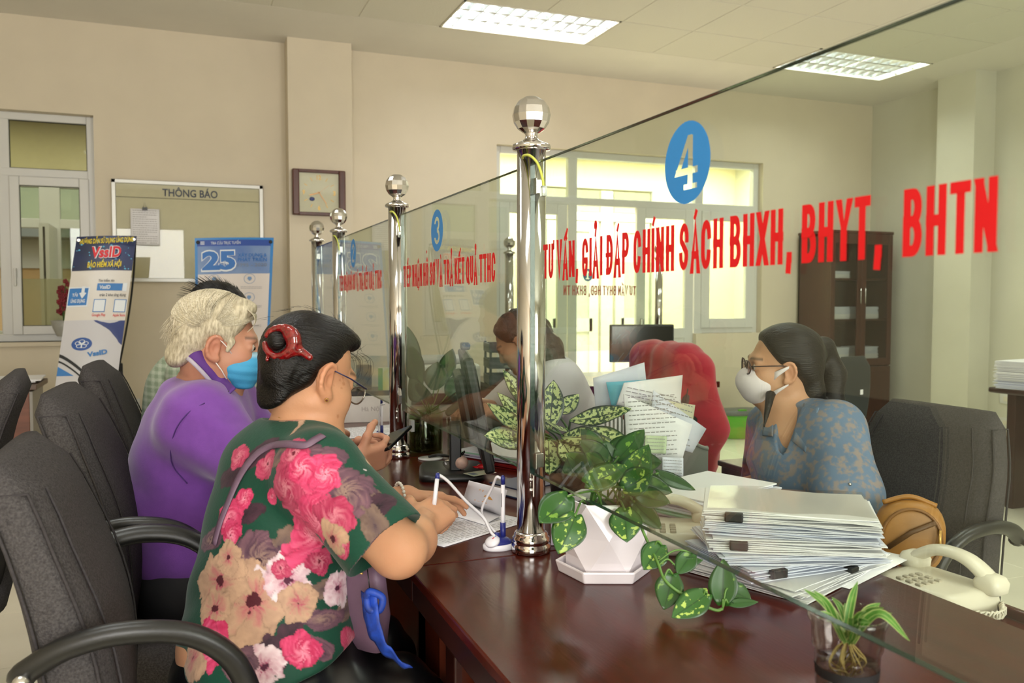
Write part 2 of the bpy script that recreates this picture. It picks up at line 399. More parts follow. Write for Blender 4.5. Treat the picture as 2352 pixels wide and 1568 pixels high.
# wall behind the photographer, with two windows
wf = MB()
for a, b in (((XL, 0), (-1.85, ZC)), ((-1.85, 0), (.15, .65)), ((-1.85, 2.65), (.15, ZC)), ((.15, 0), (1.55, ZC)), ((1.55, 0), (3.55, .65)), ((1.55, 2.65), (3.55, ZC)), ((3.55, 0), (XR, ZC))):
    wf.bx((a[0], YF - .2, a[1]), (b[0], YF, b[1]))
struct(wf.build('wall_front', M_wall))
for k, x0 in ((3, -1.85), (4, 1.55)):
    wo = MB()
    for a, b in (((x0, .65), (x0 + .07, 2.65)), ((x0 + 1.93, .65), (x0 + 2, 2.65)), ((x0 + .96, .65), (x0 + 1.04, 2.65)), ((x0, .65), (x0 + 2, .72)), ((x0, 2.58), (x0 + 2, 2.65)), ((x0, 1.95), (x0 + 2, 2.02))):
        wo.bx((a[0], YF - .12, a[1]), (b[0], YF - .06, b[1]))
    wo = struct(wo.build('window_%d' % k, M_upvc))
    MB().bx((x0, YF - .092, .65), (x0 + 2, YF - .086, 2.65)).build('pane', G_win, wo)
# column on the far wall
c0 = at(662, 300, Y=6.82); c1 = at(809, 300, Y=6.82)
struct(MB().bx((c0[0], 6.82, 0), (c1[0], YB, ZC)).build('column', M_wall)).name = 'wall_column'
# skirting
struct(MB().bx((XR - .012, YF, 0), (XR, 5.55, .10)).build('baseboard_right', M_base))
struct(MB().bx((XD, YB - .012, 0), (XR, YB, .10)).build('baseboard_back', M_base))
struct(MB().bx((WX0, YB - .012, 0), (c0[0], YB, .10)).build('baseboard_left', M_base))

def frame(mb, x0, z0, x1, z1, w, y0, y1):
    mb.bx((x0, y0, z0), (x0 + w, y1, z1)); mb.bx((x1 - w, y0, z0), (x1, y1, z1))
    mb.bx((x0 + w, y0, z0), (x1 - w, y1, z0 + w)); mb.bx((x0 + w, y0, z1 - w), (x1 - w, y1, z1))
# window 1 (left)
YW = 7.08
def wx(px, y=YW): return at(px, 500, Y=y)[0]
def wz(px, py, y=YW): return at(px, py, Y=y)[2]
w1 = MB(); frame(w1, WX0, WZ0, WX1, WZ1, .055, YW, YW + .06)
zt = wz(110, 398); xm = wx(12)
w1.bx((WX0 + .05, YW + .002, zt - .03), (WX1 - .05, YW + .058, zt + .03)); w1.bx((xm - .04, YW + .004, WZ0 + .05), (xm + .035, YW + .056, WZ1 - .05))
w1 = struct(w1.build('window_1', M_upvc, bevel=.006))
sx0, sx1 = xm + .03, WX1 - .045
s = MB(); frame(s, sx0, WZ0 + .05, sx1, zt - .03, .065, YW - .02, YW + .04); sash = s.build('sash', M_upvc, w1, bevel=.006)
hb = MB(); hb.box((sx0 + .03, YW - .03, 1.50), (.022, .014, .07)); hb.box((sx0 + .03, YW - .05, 1.47), (.016, .022, .13)); hb.build('handle', M_upvc, sash, bevel=.005)
MB().bx((sx0 + .05, YW + .008, WZ0 + .1), (sx1 - .05, YW + .014, zt - .07)).build('pane', G_win, sash)
gk = mat('window_gasket', '2a2a20', .6)
s = MB(); frame(s, sx0 + .062, WZ0 + .112, sx1 - .062, zt - .092, .007, YW - .004, YW + .006); s.build('gasket', gk, sash)
s = MB(); frame(s, xm + .033, zt + .028, WX1 - .053, WZ1 - .053, .007, YW + .018, YW + .03); s.build('gasket', gk, w1)
MB().bx((xm + .03, YW + .03, zt + .02), (WX1 - .05, YW + .036, WZ1 - .05)).build('pane', G_win, w1)
MB().bx((WX0, YW + .03, WZ0 + .04), (xm, YW + .036, WZ1 - .05)).build('pane', G_win, w1)
M_frost = mat('ribbed_frosted_film', 'e0dcb4', .5, trans=.75, noise=.05)
fr = MB(); n = 54; fx0, fx1, fz1 = sx0 + .06, sx1 - .06, wz(100, 640)
for k in range(n):
    x = fx0 + (fx1 - fx0) * (k + .5) / n; fr.box((x, YW + .018, (WZ0 + .11 + fz1) / 2), ((fx1 - fx0) / n * .72, .003, fz1 - WZ0 - .11))
fr.build('frosted_film', M_frost, sash)
struct(MB().bx((WX0 - .02, YB - .04, WZ0 - .03), (WX1 + .02, YB + .1, WZ0)).build('window_sill', M_wall)).name = 'trim_1'
# door and window unit on the right of the far wall
d = MB(); YD = 7.07
frame(d, DX0, -.02, DX1, DZ1, .06, YD, YD + .07)
def dx(px): return at(px, 500, Y=YD)[0]
def dz(px, py): return at(px, py, Y=YD)[2]
ztr = dz(1500, 470)
d.bx((DX0 + .05, YD + .002, ztr - .035), (DX1 - .05, YD + .068, ztr + .035))
for px in (1316, 1606): d.bx((dx(px) - .045, YD + .004, 0), (dx(px) + .045, YD + .066, DZ1 - .05))
d.bx((dx(1606) + .04, YD + .003, SZ), (DX1 - .05, YD + .067, SZ + .06))
d = struct(d.build('door_1', M_upvc, bevel=.006))
tzs = [(DX0 + .05, dx(1316) - .03), (dx(1316) + .03, DX1 - .05)]
for a, b in tzs: MB().bx((a, YD + .03, ztr + .03), (b, YD + .036, DZ1 - .05)).build('transom_pane', G_win, d)
def leaf(a, b, y, z0, zmid, parent, name='door_leaf'):
    s = MB(); frame(s, a, z0, b, ztr - .035, .095, y, y + .045)
    if zmid: s.bx((a + .09, y + .003, zmid - .05), (b - .09, y + .042, zmid + .05)); s.bx((a + .085, y + .012, z0 + .09), (b - .09, y + .03, zmid))
    l = s.build(name, M_upvc, parent, bevel=.006)
    MB().bx((a + .09, y + .02, (zmid or z0 + .04)), (b - .09, y + .026, ztr - .1)).build('pane', G_win, l)
    return l
lf = leaf(dx(1462), dx(1593), YD - .01, .01, dz(1530, 765), d)
MB().box((dx(1462) + .05, YD - .035, 1.05), (.03, .03, .16)).build('door_handle', mat('steel_handle', 'b0b0b0', .3, .9), lf, bevel=.006)
leaf(dx(1612), DX1 - .05, YD - .01, SZ + .05, None, d, 'casement')
leaf(DX0 + .05, dx(1302), YD - .01, .01, 1.0, d)
# corridor behind: pale wall with a further double door, and outer windows on the left
YC = 9.35
cb = MB()
CW0, CW1, CZ0, CZ1 = -2.3, -0.35, .95, 2.45
for a, b in (((XL, 0), (CW0, ZC)), ((CW0, 0), (CW1, CZ0)), ((CW0, CZ1), (CW1, ZC)), ((CW1, 0), (1.6, ZC))): cb.bx((a[0], YC, a[1]), (b[0], YC + .2, b[1]))
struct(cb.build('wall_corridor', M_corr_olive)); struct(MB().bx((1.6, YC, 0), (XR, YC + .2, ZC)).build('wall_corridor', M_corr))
struct(MB().bx((1.5, YB + .2, 0), (1.6, YC, ZC)).build('wall_corridor', M_corr))
cw = MB(); frame(cw, CW0, CZ0, CW1, CZ1, .06, YC - .02, YC + .05)
cm = at(115, 500, Y=YC)[0]
cw.bx((cm - .09, YC - .018, CZ0), (cm + .09, YC + .048, CZ1)); cw.bx((CW0 + .05, YC - .016, 2.0), (CW1 - .05, YC + .046, 2.09))
cw = struct(cw.build('window_2', M_upvc, bevel=.006))
for a, b, z0, z1 in ((CW0 + .05, cm - .08, 2.08, CZ1 - .05), (cm + .08, CW1 - .05, 2.08, CZ1 - .05), (cm + .08, CW1 - .05, CZ0 + .05, 2.01)):
    MB().bx((a, YC + .01, z0), (b, YC + .016, z1)).build('pane', G_green, cw)
s = MB(); frame(s, cm - .02, CZ0 + .06, cm + .06, 2.0, .03, YC - .6, YC - .02); s.build('open_sash', M_upvc, cw)
# what stands outside those windows
M_ora = mat('neighbour_wall', 'e0b070', .8, noise=.1, nscale=2); M_gr = mat('grey_shutter', '8f9288', .6)
nb = thing('neighbour_house', 'orange and cream house wall outside seen through the left window', 'building', (-3.4, 13.5, 0))
MB().bx((-3, 0, 0), (3, .3, 1.75)).build('wall', M_ora, nb); MB().bx((-3, -.05, 1.75), (3, .3, 2.15)).build('fascia', mat('cream_fascia', 'f2e6cf', .7), nb)
MB().bx((-3, -.6, 2.15), (3, .3, 2.35)).build('awning', M_gr, nb); MB().bx((-4, .3, 2.0), (6, .6, 7.0)).build('sky_screen_wall', mat('cream_fascia', 'f2e6cf', .7), nb)  # tall cream wall added to screen off the blue sky behind the panes
# corridor double door seen through the open leaf
kd = MB(); x0, x1 = at(1322, 500, Y=YC)[0], at(1490, 500, Y=YC)[0]; xa = (x0 + x1) / 2 - .1
zt2 = at(1400, 440, Y=YC)[2]; zt1 = at(1400, 500, Y=YC)[2]; ztp = at(1400, 520, Y=YC)[2]
frame(kd, x0 - .5, 0, x1 + .1, zt2 + .1, .08, YC - .06, YC); kd.bx((x0 - .42, YC - .058, zt1 - .05), (x1 + .02, YC, zt1 + .05)); kd.bx((xa - .08, YC - .05, 0), (xa + .08, YC, zt2))
kd = struct(kd.build('door_2', M_upvc, bevel=.006))
M_gg = mat('grey_door_glass', '9c9c8c', .15, spec=.6)
for a, b in ((x0 - .42, xa - .1), (xa + .1, x1)):
    MB().bx((a, YC - .03, zt1 + .06), (b, YC - .02, zt2)).build('transom_pane', M_gg, kd)
    s = MB(); frame(s, a + .02, 0, b - .02, zt1 - .06, .12, YC - .05, YC); zm = at(1400, 745, Y=YC)[2]
    s.bx((a + .1, YC - .05, zm - .08), (b - .1, YC, zm + .08)); s.bx((a + .1, YC - .03, .08), (b - .1, YC, zm)); l2 = s.build('door_leaf', M_upvc, kd)
    MB().bx((a + .13, YC - .03, zm), (b - .13, YC - .02, zt1 - .15)).build('pane', mat('pale_door_glass', 'b9c0b4', .15), l2)
# red name plate on the corridor wall
sg = thing('door_sign', 'small red sign with yellow lettering in the corridor beyond the glass door', 'sign', at(1262, 485, Y=YC - .01))
MB().box((0, 0, 0), (.55, .02, .20)).build('plate', mat('sign_red', 'b8452c', .5), sg)
text_mesh('lettering', 'PHÒNG 1', mat('sign_yellow', 'e6c860', .5), sg, np.array(sg.location) + np.array([-.23, -.012, -.05]), (1, 0, 0), (0, 0, 1), .10, width=.46, off=.02)
# ================================================================== ceiling lights
M_steel_w = mat('louvre_metal', 'd0d4d4', .22, .85)
M_tube = mat('fluorescent_tube', 'f4fbff', .5, emit=14.0)
def make_light(i0, j, label):
    x1 = TX1 - P * i0; x0 = x1 - 2 * P; y1 = TY1 - P * j; y0 = y1 - P
    t = thing('ceiling_light', label, 'ceiling light', ((x0 + x1) / 2, (y0 + y1) / 2, ZC), group='recessed louvre lights in the ceiling')
    a, b = P - .004, P / 2 - .004
    f = MB(); frame2 = [((-a, -b), (a, -b + .014)), ((-a, b - .014), (a, b)), ((-a, -b), (-a + .014, b)), ((a - .014, -b), (a, b))]
    for p, q in frame2: f.bx((p[0], p[1], -.004), (q[0], q[1], .012))
    f.build('frame', M_grid, t)
    h = MB(); h.bx((-a, -b, .010), (a, -b + .004, .10)); h.bx((-a, b - .004, .010), (a, b, .10)); h.bx((-a, -b, .010), (-a + .004, b, .10)); h.bx((a - .004, -b, .010), (a, b, .10)); h.bx((-a, -b, .098), (a, b, .102))
    h.build('housing', M_steel_w, t)
    for k in range(3): MB().tube([(-a + .06, (k - 1) * .185, .075), (a - .06, (k - 1) * .185, .075)], .013, 10).build('tube', M_tube, t)
    lv = MB()
    for k in range(2): lv.bx((-a, (k - .5) * .19 - .012, .012), (a, (k - .5) * .19 + .012, .045))
    for k in range(3):                       # V-shaped parabolic blades
        pass
    for k in range(11):
        x = -a + 2 * a * (k + 1) / 12
        V = [(x - .016, -b, .045), (x + .016, -b, .045), (x, -b, .008)]; lv.prism(V, (0, 0, 0), (0, 2 * b, 0))
    lv.build('louvre', M_steel_w, t)
    l = area('lamp', (0, 0, .092), (0, 0, 0), 2 * a - .06, 2 * b - .06, 48 if i0 == 0 else 34, (1.0, .985, .94)); l.parent = t
    return t
make_light(5, 0, 'recessed louvre ceiling light nearest the column with the clock')
make_light(0, 0, 'recessed louvre ceiling light crossed by the edge of the glass')
for i, j, l in ((0, 4, 'right'), (5, 4, 'middle'), (10, 4, 'left')):
    make_light(i, j, 'recessed louvre ceiling light in the ' + l + ' of the row above the counter')
for i, l in ((0, 'right'), (5, 'middle'), (10, 'left')):
    make_light(i, 8, 'recessed louvre ceiling light in the ' + l + ' of the row above the photographer')

# ================================================================== counter desks
M_wood = mat('red_brown_varnish', '451309', .20, spec=.22, noise=.28, nscale=7, stretch=(6, .7, 6), coat=.0, bump=.02, bscale=40)
M_wood_d = mat('dark_varnish', '2c110d', .3, spec=.4, noise=.2, nscale=6, stretch=(5, .7, 5))
M_wood_p = mat('panel_varnish', '53200f', .28, spec=.4, noise=.22, nscale=6, stretch=(5, 5, .8))
XF, XK, ZT = 0.424, 1.285, 0.76
def desk(y0, y1, label, ped=.30):
    t = thing('counter_desk', label, 'counter', ((XF + XK) / 2, (y0 + y1) / 2, 0), group='service counter desks in a row')
    lx0, lx1 = XF - t.location.x, XK - t.location.x; h = (y1 - y0) / 2
    MB().bx((lx0, -h + .0008, ZT - .022), (lx1, h - .0008, ZT)).build('top', M_wood, t, bevel=.004)
    MB().bx((lx0 + .006, -h + .001, ZT - .075), (lx0 + .05, h - .001, ZT - .022)).build('edge_moulding', M_wood_d, t, bevel=.006); MB().bx((lx1 - .03, -h + .001, ZT - .06), (lx1, h - .001, ZT - .022)).build('edge_moulding', M_wood_d, t, bevel=.006)
    MB().bx((lx0 + .07, -h + .02, 0), (lx0 + .095, h - .10, ZT - .06)).build('front_panel', M_wood_p, t)
    for s in (-1, 1): MB().bx((lx0 + .055, s * h - s * .10 - .03 + (0 if s > 0 else .06), 0), (lx0 + .10, s * h - s * .10 + .03 - (0 if s > 0 else -.0), ZT - .06)).build('panel_stile', M_wood_d, t, bevel=.004)
    MB().bx((lx0 + .1, -h + .02, 0), (lx1 - .05, -h + .045, ZT - .03)).build('side_panel', M_wood_p, t)
    MB().bx((lx1 - .02, -h + .01, .0), (lx1 + ped, h - .01, .685)).build('drawer_pedestal', M_wood_p, t)
    MB().bx((lx1 - .025, -h + .002, .685), (lx1 + max(.17, ped + .01), h - .002, .705)).build('work_shelf', M_wood, t, bevel=.003)
    MB().bx((lx1 + max(.17, ped + .01) - .015, -h + .002, .705), (lx1 + max(.17, ped + .01), h - .002, .725)).build('shelf_lip', M_wood, t, bevel=.003)
    return t
desk(-0.40, 1.655, 'red-brown counter desk nearest the camera under panel 4', .15)
desk(1.655, 2.83, 'red-brown counter desk where the woman writes and the phone is held')
desk(2.83, 3.97, 'red-brown counter desk under panel 2 in front of the dark-haired man', .15)
desk(3.97, 4.76, 'red-brown counter desk farthest along the row by the banners', .15)

# ================================================================== partition posts and glass
M_inox = mat('polished_steel', 'd4d2d0', .10, 1.0, noise=.03, nscale=3)
M_inox_b = mat('brushed_clip', 'b9b6b0', .25, .95)
M_cable = mat('yellow_green_cable', 'c9cf5a', .45)
M_clear = mat('clear_plug', 'd8dcc8', .1, trans=.8)
XP = 0.698
def make_post(y, label, x=XP, clips=True, cable=True, grp='steel posts of the glass partition'):
    t = thing('partition_post', label, 'post', (x, y, ZT), group=grp)
    MB().lathe([(.0305, .02), (.0305, .862)], 32).build('tube', M_inox, t)
    MB().lathe([(.040, 0), (.042, .003), (.042, .016), (.0385, .019), (.0385, .021), (.040, .024), (.040, .032), (.0365, .035), (.0365, .040), (.034, .044), (.0308, .046)], 32).build('base_ring', M_inox, t)
    MB().lathe([(.031, .855), (.040, .857), (.0415, .862), (.040, .867), (.024, .874), (.0145, .880), (.0125, .888), (.016, .893)], 32).build('cap', M_inox, t)
    c = MB(); n, m, r = 14, 8, .0405; prof = [(max(.001, r * math.sin(math.pi * i / m)), .929 - r * math.cos(math.pi * i / m)) for i in range(m + 1)]
    c.lathe(prof, n, smooth=False); c.build('faceted_ball', M_inox, t, bevel=.0015, seg=2)
    if clips:
        for z in (.775, .205):
            q = MB(); q.box((0, -.036, z), (.020, .022, .030)); q.box((-.011, -.043, z), (.003, .026, .034)); q.build('glass_clip', M_inox_b, t, bevel=.0015)
        q = MB(); q.box((-.010, -.030, .150), (.004, .020, .048)); b = q.build('bracket', M_inox_b, t, bevel=.002)
        sc = MB(); sc.ball((-.013, -.030, .162), .0045, 10, 6); sc.ball((-.013, -.030, .140), .0045, 10, 6); sc.build('screws', M_inox, b)
    if cable:
        h = MB().lathe([(.005, 0), (.005, .001)], 12, c=(-.0225, -.0215, .838), M=Matrix.Rotation(math.radians(90), 3, 'Y') @ Matrix.Rotation(math.radians(44), 3, 'X'))
        h.build('cable_hole', mat('black_hole', '0a0a0a', .6), t)
        pts = [(-.026, -.016, .836), (-.031, -.035, .838), (-.028, -.06, .834), (-.022, -.085, .815), (-.018, -.100, .785), (-.017, -.104, .765)]
        cb = MB().tube(bez(pts), .0028, 8).build('cable', M_cable, t)
        MB().box((-.017, -.104, .758), (.010, .012, .020)).build('plug', M_clear, cb)
    return t
PY = (1.669, 2.854, 3.989, 4.658)
make_post(PY[0], 'nearest and tallest-looking steel partition post with faceted ball')
make_post(PY[1], 'second steel partition post, behind the phone in the hands')
make_post(PY[2], 'third steel partition post, just right of the farthest one')
make_post(PY[3], 'farthest steel partition post at the left end of the row', cable=False)
G_part = pane_mat('partition_glass', 'f3f8f2', 1.0)
M_edge = mat('glass_edge_green', '21403c', .1, spec=.6, trans=.3)
M_red = mat('red_vinyl', 'd41c20', .5, spec=.2); M_blue = mat('blue_vinyl', '2f86cf', .45)
def panel(y0, y1, label, disc=None, text=None, x=XP - .012):
    cy = (y0 + y1) / 2
    t = thing('partition_screen', label, 'glass panel', (x, cy, .938), group='glass panels of the counter partition')
    h = (y1 - y0) / 2; H = 1.581 - .938
    MB().bx((-.005, -h, 0), (.005, h, H)).build('sheet', G_part, t)
    e = MB(); e.bx((-.005, -h, H), (.005, h, H + .0008)); e.bx((-.005, -h, -.0008), (.005, h, 0)); e.bx((-.005, h, 0), (.005, h + .0008, H)); e.bx((-.005, -h - .0008, 0), (.005, -h, H)); e.build('edge', M_edge, t)
    EX = (0, -1, 0); EY = (0, 0, 1)
    if disc:
        dy, dz_, r, num = disc; n = 40
        # round sticker with the numeral cut out of it: triangulate disc minus glyph by scanlines
        numeral_disc('number_disc', num, t, (x - .006, dy, dz_), r)
    if text:
        body, ty, tz, th, tw = text
        stroke_text('lettering', body, M_red, t, (x - .0055, ty, tz), EX, EY, th, tw)
    return t
DIG = {
 '4': [[(.62, 1), (.02, .30), (.02, .22), (.98, .22), (.98, .34), (.30, .34), (.70, .82)], None],
}
def numeral_disc(name, num, parent, c, r):
    """blue disc with the figure as a hole (scanline strips)"""
    hh = r * 1.02; hw = r * .50
    def inside(u, v):                      # u right, v up in units of figure box (-1..1)
        if num == '4':
            stem = .10 < u < .52 and -1 < v < 1 and not (v > .97)
            bar = -.95 < u < .95 and -.45 < v < -.20
            xl = -.95 + (v + .32) / 1.32 * 1.05
            diag = v > -.45 and xl - .02 < u < xl + .36 and u < .52
            foot = -.25 < u < .9 and v < -.82
            return (stem or bar or diag or foot) and abs(v) < 1
        if num == '3':
            a = (math.hypot(u / .85, (v - .46) / .54), u > -.45 or v > .5); b = (math.hypot(u / .92, (v + .44) / .56), u > -.45 or v < -.5)
            return (0.48 < a[0] < 1 and a[1] and v > -.02 and not (u < 0 and v < .42)) or (.50 < b[0] < 1 and b[1] and v < .1 and not (u < 0 and v > -.38))
        if num == '2':
            a = math.hypot(u / .85, (v - .48) / .52); xl = -.85 + (v + .8) / 1.1 * 1.25
            return (.48 < a < 1 and v > .25 and not (u < 0 and v < .42)) or (abs(u - xl) < .27 and -.8 < v < .45 and a > .45) or (-.85 < u < .9 and -1 < v < -.70)
        a = 0.0
        return (-.15 < u < .35 and abs(v) < 1) or (-.6 < u < .8 and -1 < v < -.78) or (-.5 < u < 0 and .5 < v < .8)
    mb = MB(); N = 110; step = 2 * r / N
    for i in range(N):
        v = -r + (i + .5) * step; hwid = math.sqrt(max(0, r * r - v * v)); M = 220; runs = []; st = None
        for j in range(M + 1):
            u = -hwid + 2 * hwid * j / M
            on = j < M and not inside((u + hwid / M) / hw, v / (hh * .64))
            if on and st is None: st = u
            if not on and st is not None: runs.append((st, u)); st = None
        for a, b in runs:
            mb.add([(c[0], c[1] - a, c[2] + v - step / 2), (c[0], c[1] - b, c[2] + v - step / 2), (c[0], c[1] - b, c[2] + v + step / 2), (c[0], c[1] - a, c[2] + v + step / 2)], [(0, 1, 2, 3)])
    return mb.build(name, M_blue, parent, world=True)
panel(-.35, 1.633, 'large glass partition panel marked 4 nearest the camera', (1.050, 1.497, .0585, '4'), ('TƯ VẤN, GIẢI ĐÁP CHÍNH SÁCH BHXH, BHYT,  BHTN', 1.563, 1.3435, .0675, 1.013))
panel(1.706, 2.735, 'panel marked 3 of the glass partition, between first and second posts', (2.315, 1.497, .0585, '3'), ('TIẾP NHẬN HỒ SƠ VÀ TRẢ KẾT QUẢ TTHC', 2.70, 1.3435, .0675, .86))
panel(2.89, 3.93, 'panel marked 2 of the glass partition, between second and third posts', (3.55, 1.497, .0585, '2'), ('TIẾP NHẬN HỒ SƠ VÀ TRẢ KẾT QUẢ TTHC', 3.88, 1.3435, .0675, .86))
panel(4.03, 4.62, 'plain narrow glass partition panel at the far left end')
# ================================================================== left side of the room
def loft(mb, secs, n=28, e=4.0, cap=True):
    """rounded sections: (centre, u axis, v axis, half a, half b)"""
    P = []
    for c, u, v, a, b in secs:
        c = np.array(c, float); u = np.array(u, float); v = np.array(v, float); row = []
        for j in range(n):
            t = 2 * math.pi * j / n; ct, st = math.cos(t), math.sin(t)
            row.append(c + u * a * math.copysign(abs(ct) ** (2 / e), ct) + v * b * math.copysign(abs(st) ** (2 / e), st))
        P.append(row)
    k = len(P); V = [q for r in P for q in r]
    F = [(i * n + j, i * n + (j + 1) % n, (i + 1) * n + (j + 1) % n, (i + 1) * n + j) for i in range(k - 1) for j in range(n)]
    if cap: F += [tuple(range(n))[::-1], tuple(range((k - 1) * n, k * n))]
    return mb.add(V, F, True)
M_fab = mat('grey_chair_fabric', '4a4747', .95, spec=.1, noise=.35, nscale=260, bump=.5, bscale=420)
M_fabp = mat('grey_chair_piping', '3c393a', .95, spec=.1, noise=.2, nscale=200)
M_blk = mat('black_plastic', '191918', .38, bump=.04, bscale=200)
M_blk_m = mat('black_matt', '101011', .6)
def make_chair(label, loc, rz, grp='grey fabric office chairs', lean=.085):
    t = thing('office_chair', label, 'office chair', loc, rz, grp)
    b = MB(); S = []
    zs = np.linspace(.47, 1.085, 15)
    for i, z in enumerate(zs):
        f = (z - .47) / .615; hw = .235 + .02 * math.sin(math.pi * f) - .035 * max(0, f - .75) / .25
        th = .055 + .012 * math.sin(math.pi * min(1, f * 1.3)); x = -.165 - lean * f ** 1.6 * 1.2 + .035 * math.sin(math.pi * f)
        if f > .9: k = (f - .9) / .1; th *= math.sqrt(max(.02, 1 - k * k * .9)); hw -= .02 * k * k
        S.append(((x, 0, z), (0, 1, 0), (1, 0, 0), hw, th))
    loft(b, S, 36, 3.2)
    # shallow hollow down the middle of the front
    back = b.build('backrest', M_fab, t)
    for s in (-1, 1):
        fr = [(S[i][0][0] + S[i][4] * .90, s * (S[i][3] - .052), zs[i]) for i in range(1, 14)]
        side = [(S[i][0][0] + S[i][4] * .55, s * (S[i][3] * .985), zs[i]) for i in range(2, 14)] + [(S[i][0][0] - S[i][4] * .55, s * (S[i][3] * .985), zs[i]) for i in range(13, 1, -1)]
        MB().tube(fr, .0022, 6).build('seam_piping', M_fabp, back); MB().tube(side, .0028, 6).build('seam_piping', M_fabp, back)
    MB().box((S[5][0][0] + .02, -S[5][3] - .001, zs[5]), (.006, .004, .07)).build('fabric_tag', M_blk_m, back)
    st = MB(); loft(st, [((.02, 0, z), (1, 0, 0), (0, 1, 0), a, bb) for z, a, bb in ((.40, .22, .22), (.415, .25, .25), (.46, .262, .262), (.485, .25, .25), (.492, .21, .21))], 36, 4)
    st.build('seat', M_fab, t)
    for s in (-1, 1):
        y = s * .275
        pts = [(-.225, y * .93, .745), (-.215, y * .98, .758), (-.16, y * 1.03, .790), (-.08, y * 1.06, .803), (.01, y * 1.05, .785), (.075, y * 1.02, .725), (.10, y, .63), (.085, y * .97, .54), (.04, y * .93, .43), (.0, y * .8, .395)]
        MB().tube(bez(pts, 6), .022, 12, flat=.8).build('armrest', M_blk, t)
        MB().lathe([(.012, -.012), (.012, .012)], 12, c=(-.222, y * .97 + s * .018, .748), M=Matrix.Rotation(math.pi / 2, 3, 'X')).build('armrest_bolt', M_inox_b, t)
    MB().lathe([(.028, .08), (.028, .26), (.04, .27), (.04, .40)], 16).build('pedestal', M_blk, t)
    for k in range(5):
        a = 2 * math.pi * k / 5 + .3
        l = MB(); l.tube([(0, 0, .11), (.27 * math.cos(a), .27 * math.sin(a), .075)], [.028, .018], 8); lg = l.build('leg', M_blk, t)
        MB().lathe([(.025, -.018), (.025, .018)], 14, c=(.27 * math.cos(a), .27 * math.sin(a), .025), M=Matrix.Rotation(a, 3, 'Z') @ Matrix.Rotation(math.pi / 2, 3, 'X')).build('caster', M_blk, lg)
    return t
c1_ = make_chair('grey office chair under the woman in the floral blouse', (.0, 1.665, 0), 0)
for ch in c1_.children:
    if ch.name.split('.')[0] == 'backrest': ch.location.z -= .035
make_chair('grey office chair under the man in the purple shirt', (-.01, 2.33, 0), math.radians(-3))
make_chair('grey office chair of the dark-haired man, beside the leaning banner', (-.01, 3.22, 0), math.radians(-3))
make_chair('empty grey office chair at the left edge with only its top showing', (-.72, 2.88, -.0), math.radians(186))

# ---- noticeboard
M_alu = mat('aluminium_frame', 'c8c8c2', .35, .3); M_board = mat('board_beige', 'd0c6a6', .35, spec=.5, noise=.03)
b0 = at(255, 420, Y=6.97); b1 = at(604, 420, Y=6.97); bz1 = at(430, 418, Y=6.97)[2]; bz0 = at(430, 648, Y=6.97)[2]
nbd = thing('notice_board', 'wide pale notice board with aluminium frame on the far wall', 'notice board', ((b0[0] + b1[0]) / 2, 6.985, (bz0 + bz1) / 2))
hw, hz = (b1[0] - b0[0]) / 2, (bz1 - bz0) / 2
MB().bx((-hw, -.005, -hz), (hw, .014, hz)).build('panel', M_board, nbd)
f = MB()
for a, b in (((-hw, hz - .03), (hw, hz)), ((-hw, -hz), (hw, -hz + .03)), ((-hw, -hz), (-hw + .03, hz)), ((hw - .03, -hz), (hw, hz))): f.bx((a[0], -.022, a[1]), (b[0], .014, b[1]))
f.build('frame', M_alu, nbd, bevel=.004)
MB().bx((-hw + .03, -.016, -hz + .03), (hw - .03, -.012, hz - .03)).build('sliding_glass', pane_mat('clear_pane', 'f8f9f6', .55), nbd)
hl = at(430, 458, Y=6.97)[2] - nbd.location.z
MB().bx((-hw + .03, -.009, hl), (hw - .03, -.006, hl + .004)).build('ruled_line', mat('dark_line', '55503f', .5), nbd)
t0_ = at(373, 452, Y=6.97); t1_ = at(500, 452, Y=6.97)
text_mesh('lettering', 'THÔNG BÁO', mat('notice_navy', '3a4260', .5), nbd, (t0_[0], 6.977, at(430, 452, Y=6.97)[2]), (1, 0, 0), (0, 0, 1), .055, width=t1_[0] - t0_[0], off=.02)
M_paper = mat('white_paper', 'eeedf0', .75, noise=.02, nscale=6)
M_ink = mat('grey_print', '8f8c8c', .7)
def sheet_lines(parent, org, ex, ey, w, h, n, name='printed_lines', m=None, lift=.0012):
    ex = np.array(ex, float); ey = np.array(ey, float); nn = np.cross(ex, ey); mb = MB(); rnd = random.Random(n)
    for i in range(n):
        y = h * (1 - (i + 1) / (n + 1)); x = w * .08; end = w * (rnd.uniform(.55, .94) if i % 4 == 3 else .92)
        while x < end:
            l = rnd.uniform(.03, .10) * w; x2 = min(x + l, end); q = np.array(org) + nn * lift
            mb.add([q + ex * x + ey * y, q + ex * x2 + ey * y, q + ex * x2 + ey * (y + h / n * .17), q + ex * x + ey * (y + h / n * .17)], [(0, 1, 2, 3)]); x = x2 + .018 * w
    o = mb.build(name, m or M_ink, parent, world=True); o['kind'] = 'stuff'; return o
p0 = at(299, 478, Y=6.94); p1 = at(366, 478, Y=6.94); pz = at(330, 563, Y=6.94)[2]
nt = thing('notice_sheet', 'white printed sheet hanging from a clip on the notice board', 'paper', ((p0[0] + p1[0]) / 2, 6.945, pz))
ph = p0[2] - pz; pw = p1[0] - p0[0]
MB().grid([[(-pw / 2 + pw * i / 8, .003 * math.sin(i) - .012 * (1 - j / 8) ** 2, ph * j / 8) for j in range(9)] for i in range(9)], thick=.001).build('sheet', M_paper, nt)
sheet_lines(nt, (p0[0], 6.935, pz), (1, 0, 0), (0, 0, 1), pw, ph, 16, lift=.004)
